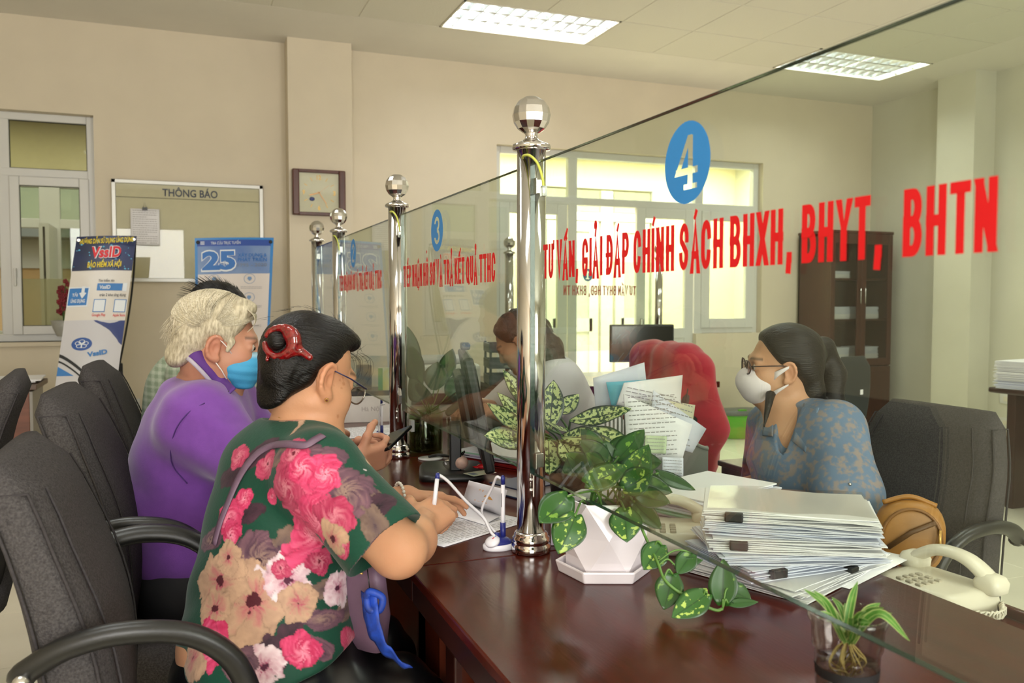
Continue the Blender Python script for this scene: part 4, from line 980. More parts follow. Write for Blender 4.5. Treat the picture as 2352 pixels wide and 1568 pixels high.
for i, (b, tp, d0, d1, wd) in enumerate(AL):
    Bp = at(*b, D=d0); Tp = at(*tp, D=d1); lf = leaf('leaf', ag, L_agl, Bp, Tp, wd, toward(Bp) + np.array([0, 0, .9]), 'lance', .15, wave=.012)
    r0 = cs + np.array([.02 * math.cos(i * 2.1), .02 * math.sin(i * 2.1), 0]); MB().tube([q - ac for q in bez([r0, (r0 + Bp) / 2 + np.array([0, 0, .02]), Bp], 5)], .003, 6).build('petiole', M_pst, lf)
# ---- peace lily growing in a jar of water
jc = np.array([.815, 2.93, .76])
jr = thing('water_jar_plant', 'dark green peace lily rooted in a glass jar of water by the second post', 'potted plant', jc)
G_jar = pane_mat('jar_glass', 'dfe9d4', 1.0)
MB().lathe([(.058, 0), (.062, .004), (.062, .135), (.052, .150), (.052, .158), (.049, .158), (.049, .148), (.058, .132), (.058, .006)], 28, cap=False).build('jar', G_jar, jr)
MB().lathe([(.001, .005), (.057, .006), (.057, .100), (.001, .100)], 24, cap=False).build('water', pane_mat('murky_water', '9aa060', .6), jr)
rt = MB(); rn = random.Random(9)
for k in range(46):
    a = rn.uniform(0, 6.28); r = rn.uniform(.005, .05); rt.tube(bez([(0, 0, .15), (r * .4 * math.cos(a), r * .4 * math.sin(a), .11), (r * math.cos(a + .4), r * math.sin(a + .4), rn.uniform(.01, .06)), (r * math.cos(a + 1), r * math.sin(a + 1), .012)], 4), .0016, 4)
rt.build('roots', mat('brown_roots', '5a4a2c', .8, noise=.3), jr)['kind'] = 'stuff'
MB().box((-.058, -.03, .10), (.012, .03, .04)).build('label', M_upvc, jr)
for b, tp, d0, d1, wd in (((990, 940), (1005, 830), 3.0, 3.05, .09), ((985, 950), (940, 790), 3.0, 2.95, .08), ((1000, 940), (1065, 860), 3.05, 3.1, .09), ((985, 950), (940, 870), 2.95, 2.9, .10), ((1000, 950), (1060, 930), 3.0, 2.95, .09), ((1000, 935), (1045, 900), 3.0, 2.9, .09), ((985, 930), (932, 745), 3.05, 3.1, .06), ((975, 950), (935, 930), 2.95, 2.88, .09), ((995, 930), (1040, 800), 3.1, 3.15, .07), ((990, 950), (970, 880), 2.95, 2.85, .10)):
    Bp = at(*b, D=d0); Tp = at(*tp, D=d1); lf = leaf('leaf', jr, L_lily, (Bp + Tp) / 2 - (Tp - Bp) * .1, Tp, wd, toward(Bp) * .6 + np.array([0, 0, 1]), 'lance', .35)
    MB().tube([q - jc for q in bez([jc + np.array([0, 0, .14]), Bp, (Bp + Tp) / 2 - (Tp - Bp) * .1], 5)], .002, 6).build('petiole', M_pst, lf)
# ---- spider plant in a clear plastic cup
uc = np.array([.757, .803, .76])
cu = thing('spider_plant_cup', 'small spider plant in a clear plastic cup of water at the front', 'potted plant', uc)
G_cup = pane_mat('cup_plastic', 'f1f0ee', 1.3)
MB().lathe([(.028, .0), (.030, .003), (.037, .070), (.0385, .112), (.0415, .117), (.0425, .140), (.0450, .147), (.0470, .151), (.0470, .157), (.0445, .1585), (.0440, .155), (.0405, .140), (.0395, .119), (.0368, .112), (.0352, .07), (.028, .004)], 36, cap=False).build('cup', G_cup, cu)
MB().lathe([(.001, .003), (.027, .004), (.0358, .07), (.0365, .098), (.001, .098)], 28, cap=False).build('water', pane_mat('clear_water', 'e8e4e0', .8), cu)
MB().lathe([(.0374, .082), (.0382, .094)], 36, cap=False).build('printed_band', M_blk_m, cu); MB().lathe([(.0352, .050), (.0357, .056)], 36, cap=False).build('printed_band', M_blk_m, cu)
rt = MB(); rn = random.Random(4)
for k in range(22):
    a = rn.uniform(0, 6.28); r = rn.uniform(.006, .026); rt.tube(bez([(0, 0, .125), (r * .6 * math.cos(a), r * .6 * math.sin(a), .11), (r * math.cos(a + .5), r * math.sin(a + .5), rn.uniform(.085, .10)), (r * .7 * math.cos(a + 1.4), r * .7 * math.sin(a + 1.4), rn.uniform(.07, .095))], 4), .0011, 4)
rt.build('roots', mat('pale_roots', 'a89a5c', .7, noise=.2), cu)['kind'] = 'stuff'
for tpx, d1, wd in (((1846, 1352), 1.06, .011), ((1868, 1355), 1.02, .011), ((1970, 1334), 1.06, .010), ((2022, 1384), 1.05, .013), ((2030, 1395), 1.02, .012), ((2050, 1408), 1.0, .010), ((2090, 1472), .97, .012), ((1876, 1404), .99, .010), ((1940, 1384), 1.06, .010), ((1990, 1402), .98, .012), ((1910, 1370), 1.08, .008), ((1960, 1420), .96, .012), ((1915, 1430), .96, .011), ((2000, 1430), .97, .012)):
    Tp = at(*tpx, D=d1); Bp = uc + np.array([.006 * math.cos(tpx[0]), .006 * math.sin(tpx[0]), .122]); mid = (Bp + Tp) / 2 + np.array([0, 0, .012 if tpx[1] < 1440 else .035])
    pts = bez([Bp, mid, Tp], 7); V = []; UV = []
    vd = toward(Bp)
    for i, q in enumerate(pts):
        t = (pts[min(i + 1, len(pts) - 1)] - pts[max(0, i - 1)]); t /= np.linalg.norm(t); sdv = np.cross(t, vd + np.array([0, 0, .6])); sdv /= np.linalg.norm(sdv); nv = np.cross(sdv, t)
        v = i / (len(pts) - 1); hw = wd / 2 * (math.sin(math.pi * (.16 + .84 * v)) ** .8 + .02)
        for j in range(5): u = j / 2 - 1; V.append(q + sdv * u * hw - nv * (.25 * hw * (1 - abs(u)))); UV.append((j / 4, v))
    F = [(i * 5 + j, i * 5 + j + 1, (i + 1) * 5 + j + 1, (i + 1) * 5 + j) for i in range(len(pts) - 1) for j in range(4)]
    me = bpy.data.meshes.new('leaf'); me.from_pydata([tuple(p - uc) for p in V], [], F); me.update(); ul = me.uv_layers.new(name='UVMap')
    for lp in me.loops: ul.data[lp.index].uv = UV[lp.vertex_index]
    me.polygons.foreach_set('use_smooth', [True] * len(F)); me.materials.append(L_spid); o = bpy.data.objects.new('leaf', me); COL.objects.link(o); o.parent = cu
# ================================================================== things on the public side of the counter
M_penb = mat('pen_blue', '232a78', .35); M_penw = mat('pen_white', 'eceaf0', .3); M_cord = mat('white_coil_cord', 'e4e2e6', .35)
def pen_stand(c, label, cordpts=None, ang=0.0):
    t = thing('pen_stand', label, 'pen stand', c, ang)
    MB().lathe([(.034, 0), (.036, .003), (.036, .010), (.033, .013)], 28, M=Matrix.Diagonal((1, .72, 1))).build('base', M_penw, t)
    MB().lathe([(.032, .012), (.030, .018), (.020, .024), (.001, .027)], 28, M=Matrix.Diagonal((1, .72, 1))).build('dome', M_penb, t)
    lg = MB().lathe([(.017, 0), (.016, .005), (.010, .008), (.001, .009)], 20, c=(-.017, -.008, .018), M=Matrix.Rotation(math.radians(-25), 3, 'Y') @ Matrix.Rotation(math.radians(18), 3, 'X')).build('logo_badge', M_penw, t)
    for q, cl, dy in ((.0, 'd02838', .0), (.0055, '3f7ac0', .004)): MB().box((-.017 + q, -.010 + dy, .0275 + q * .4), (.006, .004, .0006), M=Matrix.Rotation(math.radians(-25), 3, 'Y')).build('logo_mark', mat('logo_' + cl, cl, .4), lg)
    for x, h in ((.012, .055), (-.002, .034)): MB().lathe([(.0065, .015), (.0062, h), (.004, h)], 14, c=(x, .006, 0)).build('socket', M_penb, t)
    pn = MB().lathe([(.0042, .05), (.0046, .06), (.0046, .140)], 14, c=(.012, .006, 0)).build('pen', M_penw, t)
    MB().lathe([(.0047, .139), (.0047, .155), (.0025, .159)], 14, c=(.012, .006, 0)).build('end_cap', M_penb, pn)
    MB().box((.0075, .0035, .105), (.0004, .0022, .03)).build('print', M_dk, pn)
    if cordpts: MB().tube([np.array(q) - np.array(c) for q in bez(cordpts, 8)], .0030, 8).build('cord', M_cord, t)
    return t
pen_stand((.640, 1.712, .76), 'blue and white tethered pen stand at the foot of the nearest post', [at(1150, 1098, D=1.86), at(1140, 1096, D=1.86), at(1130, 1120, D=1.88), at(1108, 1165, D=1.90), at(1112, 1190, D=1.90), at(1142, 1228, D=1.86)])
pen_stand((.715, 3.24, .76), 'blue and white tethered pen stand beside the second post', [at(884, 928, D=3.3), at(875, 930, D=3.3), at(872, 950, D=3.3), at(869, 1000, D=3.3)])
hp = thing('pen', 'white pen with blue end on a cord in the writing hand', 'pen', at(1002, 1140, D=1.80))
h0 = np.array(hp.location); q0, q1 = at(997, 1160, D=1.79), at(1004, 1100, D=1.815)
MB().tube([q0 - h0, q1 - h0], .0048, 12).build('barrel', M_penw, hp); MB().tube([q1 - h0, q1 - h0 + (q1 - q0) * .22], .0050, 12).build('end_cap', M_penb, hp)
MB().tube([at(1004, 1175, D=1.79) - h0, at(1012, 1215, D=1.79) - h0], [.0045, .0015], 10).build('tip', M_penb, hp)
qt = q1 + (q1 - q0) * .2
MB().tube([q - h0 for q in bez([qt, at(1008, 1090, D=1.82), at(1030, 1106, D=1.83), at(1070, 1150, D=1.85), at(1110, 1188, D=1.87), at(1128, 1222, D=1.85), at(1146, 1238, D=1.84)], 8)], .0034, 8).build('cord', M_cord, hp)
# form and folded envelope
def flat_sheet(name, label, cat, corners, z, m, th=.0006, curl=0.0, lines=0, grp=None):
    c = [np.array([p[0], p[1], z]) for p in corners]; ctr = sum(c) / 4
    t = thing(name, label, cat, ctr, group=grp); n = 8
    G = [[((c[0] * (1 - i / n) + c[1] * i / n) * (1 - j / n) + (c[3] * (1 - i / n) + c[2] * i / n) * j / n) - ctr + np.array([0, 0, curl * (i / n) ** 3 + .0006]) for j in range(n + 1)] for i in range(n + 1)]
    MB().grid(G, thick=th).build('sheet', m, t)
    if lines:
        ex = c[1] - c[0]; ey = c[3] - c[0]; w, h = np.linalg.norm(ex), np.linalg.norm(ey); sheet_lines(t, c[0] + np.array([0, 0, .001]), ex / w, ey / h, w, h, lines, lift=.0012)
    return t
fc = np.array([.531, 1.763]); e1 = np.array([.886, .463]); e2 = np.array([-.463, .886])
flat_sheet('paper_form', 'white printed form under the writing hand on the counter', 'paper', [fc, fc + e1 * .297, fc + e1 * .297 + e2 * .21, fc + e2 * .21], .7602, M_paper, lines=20)
ev = thing('folded_card', 'folded white card with an orange emblem standing on the form', 'card', at(1100, 1190, Z=.763))
el = np.array(ev.location); A_, B_, C_, D_ = at(1030, 1180, Z=.764), at(1112, 1205, Z=.764), at(1150, 1184, Z=.768), at(1062, 1152, Z=.768)
MB().grid([[(A_ * (1 - i / 4) + B_ * i / 4) * (1 - j / 4) + (D_ * (1 - i / 4) + C_ * i / 4) * j / 4 - el for j in range(5)] for i in range(5)], thick=.0008).build('lower_leaf', M_paper, ev)
E_, F_ = at(1077, 1103, D=2.03), at(1165, 1125, D=2.0); U = lambda s, t_: (D_ * (1 - s) + C_ * s) * (1 - t_) + (E_ * (1 - s) + F_ * s) * t_
MB().grid([[U(i / 4, j / 4) - el for j in range(5)] for i in range(5)], thick=.0008).build('upper_leaf', M_paper, ev)
M_or = mat('orange_print', 'e8a23c', .5); tw = toward(el) * .004
mb = MB()
for p in ([(.40, .25), (.52, .30), (.62, .62), (.50, .58)], [(.50, .58), (.62, .62), (.72, .48), (.62, .46)], [(.52, .30), (.60, .26), (.55, .40), (.50, .42)]): mb.add([U(*q) + tw - el for q in p], [(0, 1, 2, 3)])
mb.build('emblem', M_or, ev)
for s in (.36, .28): mb = MB(); mb.add([U(s, .25) + tw - el, U(s + .03, .25) + tw - el, U(s + .08, .78) + tw - el, U(s + .05, .78) + tw - el], [(0, 1, 2, 3)]); mb.build('print_line', mat('pale_orange_print', 'eebf94', .5), ev)
# dark blue book
bk = thing('notebook', 'dark blue hardback notebook lying behind the nearest post', 'book', (.915, 2.20, .76), math.radians(20))
MB().box((0, 0, .014), (.175, .125, .022)).build('pages', M_paper, bk); MB().box((0, 0, .027), (.185, .135, .004)).build('cover', mat('navy_cover', '1e2a48', .4), bk, bevel=.001); MB().box((0, 0, .002), (.185, .135, .004)).build('cover', MATS['navy_cover'], bk, bevel=.001)
# ---- phone-side clutter of desk 3: monitor seen from its edge
mo = thing('computer_monitor', 'black computer monitor seen edge-on behind the glass marked 3', 'monitor', (.835, 2.50, .76), math.radians(-16))
mb = MB(); loft(mb, [((-.055, 0, 0), (1, 0, 0), (0, 1, 0), .10, .125), ((-.055, 0, .012), (1, 0, 0), (0, 1, 0), .10, .125), ((-.055, 0, .020), (1, 0, 0), (0, 1, 0), .093, .118)], 24, 6); mb.build('base', M_blk, mo)
MB().bx((-.06, -.05, .018), (-.025, .05, .16)).build('neck', M_blk, mo, bevel=.004)
Mt = Matrix.Rotation(math.radians(-11), 3, 'Y')
MB().box((.02, .02, .21), (.030, .50, .34), M=Mt).build('screen_housing', M_blk, mo, bevel=.008); MB().box((.036, .02, .213), (.004, .47, .29), M=Mt).build('screen', mat('dark_screen', '0c0f12', .1), mo)
MB().box((-.012, .02, .22), (.04, .26, .20), M=Mt).build('rear_bulge', M_blk, mo, bevel=.015)
wc = MB().box((-.01, .02, .398), (.03, .06, .022)).build('webcam', mat('webcam_grey', '6a6a6e', .4), mo, bevel=.006)
def small(name, label, cat, loc, builder, rz=0.0):
    t = thing(name, label, cat, loc, rz); builder(t); return t
def idc(t): MB().box((0, 0, .001), (.085, .054, .0012)).build('card', mat('id_card_green', 'b8cdb4', .4, col2='d8c8b0', nscale=40), t, bevel=.0004); MB().box((-.026, .0, .0018), (.02, .026, .0004)).build('portrait', mat('portrait_grey', '6a7484', .5), t)
small('identity_card', 'pale green identity card on the monitor foot', 'card', (.835, 2.395, .7805), idc, .3)
def candy(t):
    mb = MB(); loft(mb, [((x, 0, .008), (0, 1, 0), (0, 0, 1), a, b) for x, a, b in ((-.030, .013, .002), (-.018, .005, .004), (-.012, .011, .007), (0, .013, .008), (.012, .011, .007), (.018, .005, .004), (.030, .013, .002))], 14, 2.2); mb.build('wrapper', mat('red_wrapper', 'd0242a', .25), t)
small('wrapped_sweet', 'red wrapped sweet beside the monitor foot', 'sweet', (.865, 2.46, .7805), candy, .4)
def pom(t): MB().ball((0, 0, .022), .022, 16, 10).build('ball', mat('pink_bead', 'd9b4a4', .5, noise=.2, nscale=60), t); MB().tube(bez([(.0, .0, .04), (.02, .03, .05), (.01, .06, .03), (-.03, .05, .02)], 6), .003, 6).build('keyring', M_inox_b, t)
small('key_charm', 'round pink key charm with a metal ring at the monitor foot', 'key charm', (.80, 2.47, .7805), pom)
def cry(t): MB().lathe([(.004, 0), (.014, .010), (.016, .018), (.008, .026)], 7, smooth=False).build('crystal', pane_mat('crystal', 'e8e4e4', 1.5), t)
small('crystal_charm', 'clear cut crystal charm beside the monitor neck', 'key charm', (.765, 2.50, .7805), cry)
def cst(t): MB().lathe([(.040, 0), (.042, .002), (.042, .004), (.001, .004)], 28).build('disc', M_upvc, t); MB().tube(bez([(-.005, 0, .008), (.03, .01, .010), (.07, -.03, .010), (.10, -.12, .03)], 6), .005, 8).build('cable', M_blk, t)
small('coaster', 'white round coaster with a black cable end in front of the jar', 'coaster', (.79, 2.78, .76), cst)
def tum(t): MB().lathe([(.028, 0), (.030, .003), (.034, .115), (.0325, .115), (.028, .005)], 24, cap=False).build('glass', pane_mat('tumbler_glass', 'eef2ec', 1.0), t)
small('glass_tumbler', 'empty clear glass tumbler right of the jar', 'glass', (.925, 2.92, .76), tum)
# papers and a red folder behind the monitor
def pile(name, label, c, w, d, z0, hts, rz, mats, cat='papers', grp=None, jit=.008, seed=1):
    t = thing(name, label, cat, (c[0], c[1], z0), rz, grp); rn = random.Random(seed); z = 0
    for h, m in zip(hts, mats):
        mb = MB(); k = max(1, int(h / .0035))
        for i in range(k):
            a = h / k; mb.box((rn.uniform(-jit, jit), rn.uniform(-jit, jit), z + a * (i + .5)), (w, d, a * .86), rz=rn.uniform(-.03, .03))
        o = mb.build('sheets', m, t)
        if k > 1: o['kind'] = 'stuff'
        z += h
    return t
M_pblue = mat('paper_bluish', 'dfe2f0', .7, noise=.04, nscale=8); M_pgreen = mat('folder_green', '9cc8ac', .6); M_fred = mat('folder_red', '8e1c1e', .45); M_plil = mat('paper_lilac', 'd8cfe0', .7)
pile('document_folder', 'red document folder with loose papers on top behind the monitor', (1.05, 2.62), .24, .32, .76, (.02, .012, .004, .006), .5, (M_fred, M_plil, M_pgreen, M_paper), 'folder', seed=3)
# second desk: papers, a white box with a dark tray and a leaflet on it
flat_sheet('paper_form', 'white printed sheets beside the dark-haired man on the second desk', 'paper', [np.array(q[:2]) for q in (at(745, 1012, Z=.76), at(905, 1000, Z=.76), at(905, 975, Z=.76), at(770, 985, Z=.76))], .7605, M_paper, lines=9)
flat_sheet('paper_form', 'pale yellow booklet under the fist of the dark-haired man', 'paper', [np.array(q[:2]) for q in (at(725, 1008, Z=.76), at(775, 1015, Z=.76), at(778, 995, Z=.76), at(735, 990, Z=.76))], .7625, mat('cream_page', 'd8d4b8', .7), lines=5)
bx_ = thing('paper_box', 'white cardboard box on the second desk under a dark tray', 'box', (.80, 3.82, .76), math.radians(-10)); MB().bx((-.13, -.10, 0), (.16, .12, .115)).build('carton', mat('white_carton', 'd8d2cc', .6, noise=.04), bx_, bevel=.002)
text_mesh('lettering', 'Hà Nội', mat('faint_print', 'a89e98', .6), None, np.array([.74, 3.695, .81]), (.985, -.17, 0), (0, 0, 1), .02)
ob = [o for o in COL.objects if o.name.startswith('lettering')][-1]
for o in COL.objects:
    if o.name.startswith('lettering') and o.parent is None:
        me = o.data; n = len(me.vertices); co = np.empty(n * 3, np.float32); me.vertices.foreach_get('co', co); co = co.reshape(-1, 3); c_, s_ = math.cos(math.radians(10)), math.sin(math.radians(10))
        q = co - np.array([.80, 3.82, .76]); co = np.stack([q[:, 0] * c_ - q[:, 1] * s_, q[:, 0] * s_ + q[:, 1] * c_, q[:, 2]], 1); co[:, 1] = -.1005
        me.vertices.foreach_set('co', co.astype(np.float32).ravel()); o.parent = bx_
tr_ = thing('desk_tray', 'flat black desk tray on the white box', 'tray', (.82, 3.83, .875), math.radians(-10)); MB().bx((-.12, -.09, 0), (.15, .10, .022)).build('tray', M_blk, tr_, bevel=.004)
lt = thing('leaflet_block', 'yellow and green leaflet block standing on the black tray', 'leaflet', (.90, 3.76, .897), math.radians(-15)); MB().bx((-.07, -.02, 0), (.06, .01, .10)).build('block', mat('leaflet_print', 'e0d640', .5, col2='e8e4d8', nscale=14), lt); MB().bx((-.07, -.021, .0), (-.05, -.0205, .10)).build('green_strip', mat('leaflet_green', '58a04a', .5), lt)
bl_ = thing('black_holder', 'black upright desk holder beside the yellow leaflet', 'holder', (.78, 3.84, .897)); MB().bx((-.03, -.03, 0), (.03, .03, .11)).build('body', M_blk_m, bl_, bevel=.004)
# ================================================================== staff side
M_cream = mat('cream_plastic', 'd9d2c0', .35); M_cream_d = mat('cream_seam', 'a89f8c', .5)
# big pile of document bundles
cA = at(1838, 1372, Z=.76); cL = at(1600, 1285, Z=.76); cR = at(2030, 1283, Z=.76)
ex_ = (cR - cA)[:2]; wA = .297; exn = ex_ / np.linalg.norm(ex_); eyn = np.array([-exn[1], exn[0]]); ctr = cA[:2] + exn * wA / 2 + eyn * .125; rz = math.atan2(exn[1], exn[0])
T0, T1 = at(1622, 1170, Z=.905), at(2020, 1194, Z=.905); tx = (T1 - T0)[:2]; tw_ = np.linalg.norm(tx); tx = tx / tw_; ty = np.array([-tx[1], tx[0]]); tc_ = (T0 + T1)[:2] / 2 + ty * .105; rzt = math.atan2(tx[1], tx[0])
z = .76; Hs = (.022, .026, .020, .030, .026, .022)
names = ('bottom bundle of the tall paper pile with fanned sheets', 'second bundle from the bottom of the tall paper pile', 'third bundle from the bottom of the tall paper pile', 'fourth bundle up the tall paper pile with a black clip', 'fifth bundle up the tall paper pile', 'top bundle of the tall paper pile under a clear sleeve')
for k, (h, nm) in enumerate(zip(Hs, names)):
    mx_ = (0, .35, .7, .9, 1.0, 1.0)[k]; cc_ = ctr * (1 - mx_) + tc_ * mx_; t = thing('document_bundle', nm, 'papers', (cc_[0], cc_[1], z), rz * (1 - mx_) + rzt * mx_ + random.uniform(-.02, .02), 'bundles in the tall paper pile'); rn = random.Random(k + 20)
    mb = MB(); n = 9; ww, dd = (.310, .215) if k else (.34, .27)
    for i in range(n):
        a = h / n; j = .016 if k == 0 else .007; cx, cy, rr = rn.uniform(-j, j), rn.uniform(-j, j), rn.uniform(-.04, .04) * (2.2 if k == 0 else 1)
        # a slightly curled sheet packet
        G = [[(0, 0, 0)] * 5 for _ in range(7)]
        for p in range(7):
            for q in range(5):
                x, y = (p / 6 - .5) * ww, (q / 4 - .5) * dd; cc, ss = math.cos(rr), math.sin(rr)
                zz = a * i + .0035 * math.sin(p * .9 + i + k) * (p / 6) + rn.uniform(0, .0012)
                G[p][q] = (cx + x * cc - y * ss, cy + x * ss + y * cc, max(zz, .0004))
        mb.grid(G, thick=-a * .62, smooth=False)
    o = mb.build('sheets', (M_paper, M_pblue, M_pblue, M_paper, M_pblue, M_paper)[k], t); o['kind'] = 'stuff'
    if k in (1, 3, 5):
        ck_ = MB(); ck_.box((-ww / 2 + .004 + .05 * (k % 2), -dd / 2 - .003, h * .5), (.034, .016, .018)); ck_ = ck_.build('binder_clip', M_blk, t, bevel=.003)
    if k == 0:
        ck_ = MB(); ck_.box((.02, -dd / 2 - .004, h * .9), (.03, .02, .012)); ck_.build('binder_clip', M_blk, t, bevel=.003)
    if k == 5:
        MB().grid([[(-.15 + .30 * i / 6, -.105 + .21 * j / 5, h + .0028 + .0022 * math.sin(i * 1.7 + j)) for j in range(6)] for i in range(7)]).build('plastic_sleeve', pane_mat('sleeve', 'f2f0ec', .9, .15), t)
    z += h
# loose sheet drooping over the counter edge
ls = thing('loose_sheet', 'loose white sheet sticking out under the tall paper pile', 'paper', (*ctr, .7602), rz)
MB().grid([[(-.04 + .28 * i / 8, -.165 + .21 * j / 6, .0006 + .0002 * i) for j in range(7)] for i in range(9)], thick=.0005).build('sheet', M_paper, ls)
# forms with green folders further back
fcx = at(1632, 1130, Z=.82)
pile('form_pile', 'low pile of printed forms with green folders before the masked clerk', (fcx[0] - .01, fcx[1] + .0), .30, .21, .7605, (.03, .008, .006, .010, .006, .012, .004), .35, (M_plil, M_pgreen, M_pblue, M_plil, M_pgreen, M_pblue, M_paper), seed=8, jit=.012)
fp_ = [o for o in COL.objects if o.name == 'form_pile'][0]
# cream telephone with handset half hidden by the pile
def telephone(label, loc, rz, s=1.0, cord=True):
    t = thing('telephone', label, 'telephone', loc, rz)
    mb = MB(); loft(mb, [((0, 0, z_), (1, 0, 0), (0, 1, 0), a, b) for z_, a, b in ((0, .098, .082), (.008, .102, .086), (.030, .098, .082), (.042, .09, .075), (.045, .075, .06))], 32, 5); mb.build('base', M_cream, t)
    hs = MB(); pts = bez([(-.088, .05, .050), (-.075, .05, .066), (-.04, .05, .086), (.0, .05, .092), (.04, .05, .086), (.075, .05, .066), (.088, .05, .050)], 5); hs.tube(pts, [.020 + .004 * abs(i / 15 - 1) for i in range(len(pts))], 14, flat=.55)
    for x in (-.085, .085): loft(hs, [((x, .05, z_), (1, 0, 0), (0, 1, 0), a, a) for z_, a in ((.036, .020), (.040, .025), (.058, .027), (.068, .022), (.073, .012))], 20, 3.5)
    hs.build('handset', M_cream, t)
    for i in range(3):
        for j in range(4): MB().box((-.03 + .022 * i, -.045 + .018 * j - .015, .046), (.013, .010, .006)).build('key', M_cream_d, t, bevel=.002)
    if cord:
        pts = [(.10 + .030 * math.sin(k * .05), .06 - .0016 * k + .008 * math.cos(k * 1.3), .014 + .008 * math.sin(k * 1.3)) for k in range(60)]; MB().tube(pts, .0022, 6).build('coiled_cord', M_cream, t)
    return t
telephone('cream desk telephone on the low shelf at the right', (1.380, 1.235, .706), math.radians(-86))
telephone('cream telephone half hidden between the white pot and the paper pile', at(1572, 1272, Z=.76) + np.array([.0, .075, 0]), math.radians(-30), cord=False)
# pink-orange card stack behind the pothos
pc_ = thing('card_folder', 'salmon pink card folder standing behind the white pot', 'folder', at(1350, 1185, D=1.86) * np.array([1, 1, 0]) + np.array([0, 0, .76]), math.radians(-22))
MB().box((0, .012, .05), (.115, .004, .10), M=Matrix.Rotation(math.radians(-12), 3, 'X')).build('card', mat('salmon_card', 'e2a07c', .6), pc_); MB().box((-.03, .020, .05), (.10, .004, .10), M=Matrix.Rotation(math.radians(-12), 3, 'X')).build('card', M_plil, pc_)
# grey magazine rack with papers
Yo = 2.45
og0 = at(1440, 1110, Y=Yo)
orx = thing('magazine_rack', 'grey slotted plastic magazine rack stuffed with papers', 'file rack', (og0[0] + .08, Yo, .705))
ol = np.array(orx.location)
M_rack = mat('grey_rack_plastic', 'a9a9a4', .45)
MB().bx((-.10, -.12, 0), (.16, .14, .012)).build('base', M_rack, orx, bevel=.002)
for y in (-.115, .0, .135):
    s = MB(); prof = [(-.10, 0), (.155, 0), (.155, .10), (.10, .12), (.06, .17), (.045, .24), (.03, .27), (-.02, .275), (-.10, .275)]
    for i in range(9): s.box((-.09 + .016 * i, y, .20 - .0), (.005, .005, .15))
    s.box((-.025, y, .272), (.15, .006, .016)); s.box((-.025, y, .115), (.15, .006, .018)); s.box((.03, y, .06), (.25, .006, .12)); s.tube(bez([(.04, y, .27), (.055, y, .20), (.075, y, .16), (.115, y, .125), (.155, y, .11)], 6), .007, 6)
    s.build('slotted_side', M_rack, orx)
def stand_sheet(nm, label, quad, D0, m, th=.003, lines=10, cat='paper'):
    c = [at(*q, D=D0 + dd) for q, dd in zip(quad, (0, 0, .02, .02))]; ctr_ = np.array(sum(c) / 4); ctr_[2] = min(q[2] for q in c)
    t = thing(nm, label, cat, ctr_, group='papers in the magazine rack'); n = 6
    G = [[(c[0] * (1 - i / n) + c[1] * i / n) * (1 - j / n) + (c[3] * (1 - i / n) + c[2] * i / n) * j / n - ctr_ - toward(ctr_) * .012 * math.sin(math.pi * i / n) for j in range(n + 1)] for i in range(n + 1)]
    MB().grid(G, thick=th).build('sheet', m, t)
    if lines:
        ex = c[1] - c[0]; ey = c[3] - c[0]; w_, h_ = np.linalg.norm(ex), np.linalg.norm(ey); sheet_lines(t, c[0] + toward(ctr_) * .014, ex / w_, ey / h_, w_, h_, lines, lift=.001)
    return t
# quads: lower-left, lower-right, upper-right, upper-left (pixels)
stand_sheet('document', 'tilted white document at the back left of the magazine rack', [(1368, 940), (1490, 925), (1480, 832), (1362, 868)], 2.75, M_pblue, lines=0)
stand_sheet('plastic_folder', 'light blue plastic folder in the magazine rack', [(1405, 935), (1530, 935), (1535, 868), (1392, 878)], 2.70, mat('light_blue_folder', '6cbfd6', .4), lines=0)
stand_sheet('document', 'white document with two printed lines in the middle of the magazine rack', [(1415, 930), (1560, 960), (1568, 862), (1432, 880)], 2.66, M_paper, .010, lines=5)
stand_sheet('document', 'pale cream sheet peeking out right in the magazine rack', [(1500, 1000), (1585, 1010), (1597, 930), (1500, 915)], 2.62, mat('cream_page', 'd8d4b8', .7), lines=0)
stand_sheet('document', 'white sheet leaning far right out of the magazine rack', [(1490, 1010), (1590, 1040), (1622, 985), (1500, 896)], 2.58, M_pblue, .004, lines=8)
stand_sheet('document', 'curled front document with dense print in the magazine rack', [(1440, 1060), (1568, 1052), (1590, 975), (1432, 905)], 2.50, M_paper, .006, lines=14)
stand_sheet('document', 'small printed notice clipped low on the magazine rack', [(1520, 1092), (1570, 1095), (1570, 1052), (1520, 1050)], 2.42, M_pblue, .006, lines=5)
stand_sheet('document', 'small pale green slip low in the magazine rack', [(1480, 1040), (1530, 1042), (1532, 1002), (1482, 1000)], 2.46, mat('pale_green_paper', 'c4d2b0', .7), .003, lines=4)
# ---- second counter row at the back with its own glass
BY = 5.42
t = thing('counter_desk', 'dark brown counter desk running across in front of the far doors', 'counter', (2.7, BY, 0))
MB().bx((-1.4, -.66, .72), (.66, .32, .76)).build('top', M_wood, t, bevel=.004); MB().bx((-1.38, -.60, 0), (.64, -.57, .72)).build('front_panel', M_wood_p, t); MB().bx((-1.38, .26, 0), (.64, .29, .72)).build('rear_panel', M_wood_p, t)
for s in (-1.37, .63): MB().bx((s - .02, -.60, 0), (s + .02, .29, .72)).build('side_panel', M_wood_p, t)
P1, P2 = at(1170, 640, D=5.75), at(1513, 640, D=6.45)
make_post(P1[1], 'far steel post seen through panel 3 beside the clerk with brown hair', x=P1[0], clips=False, cable=False, grp='posts of the far glass partition')
make_post(P2[1], 'far steel post rising behind the dark monitor', x=P2[0], clips=False, cable=False, grp='posts of the far glass partition')
gx = (P2 - P1); gx[2] = 0; gl = np.linalg.norm(gx); gx /= gl
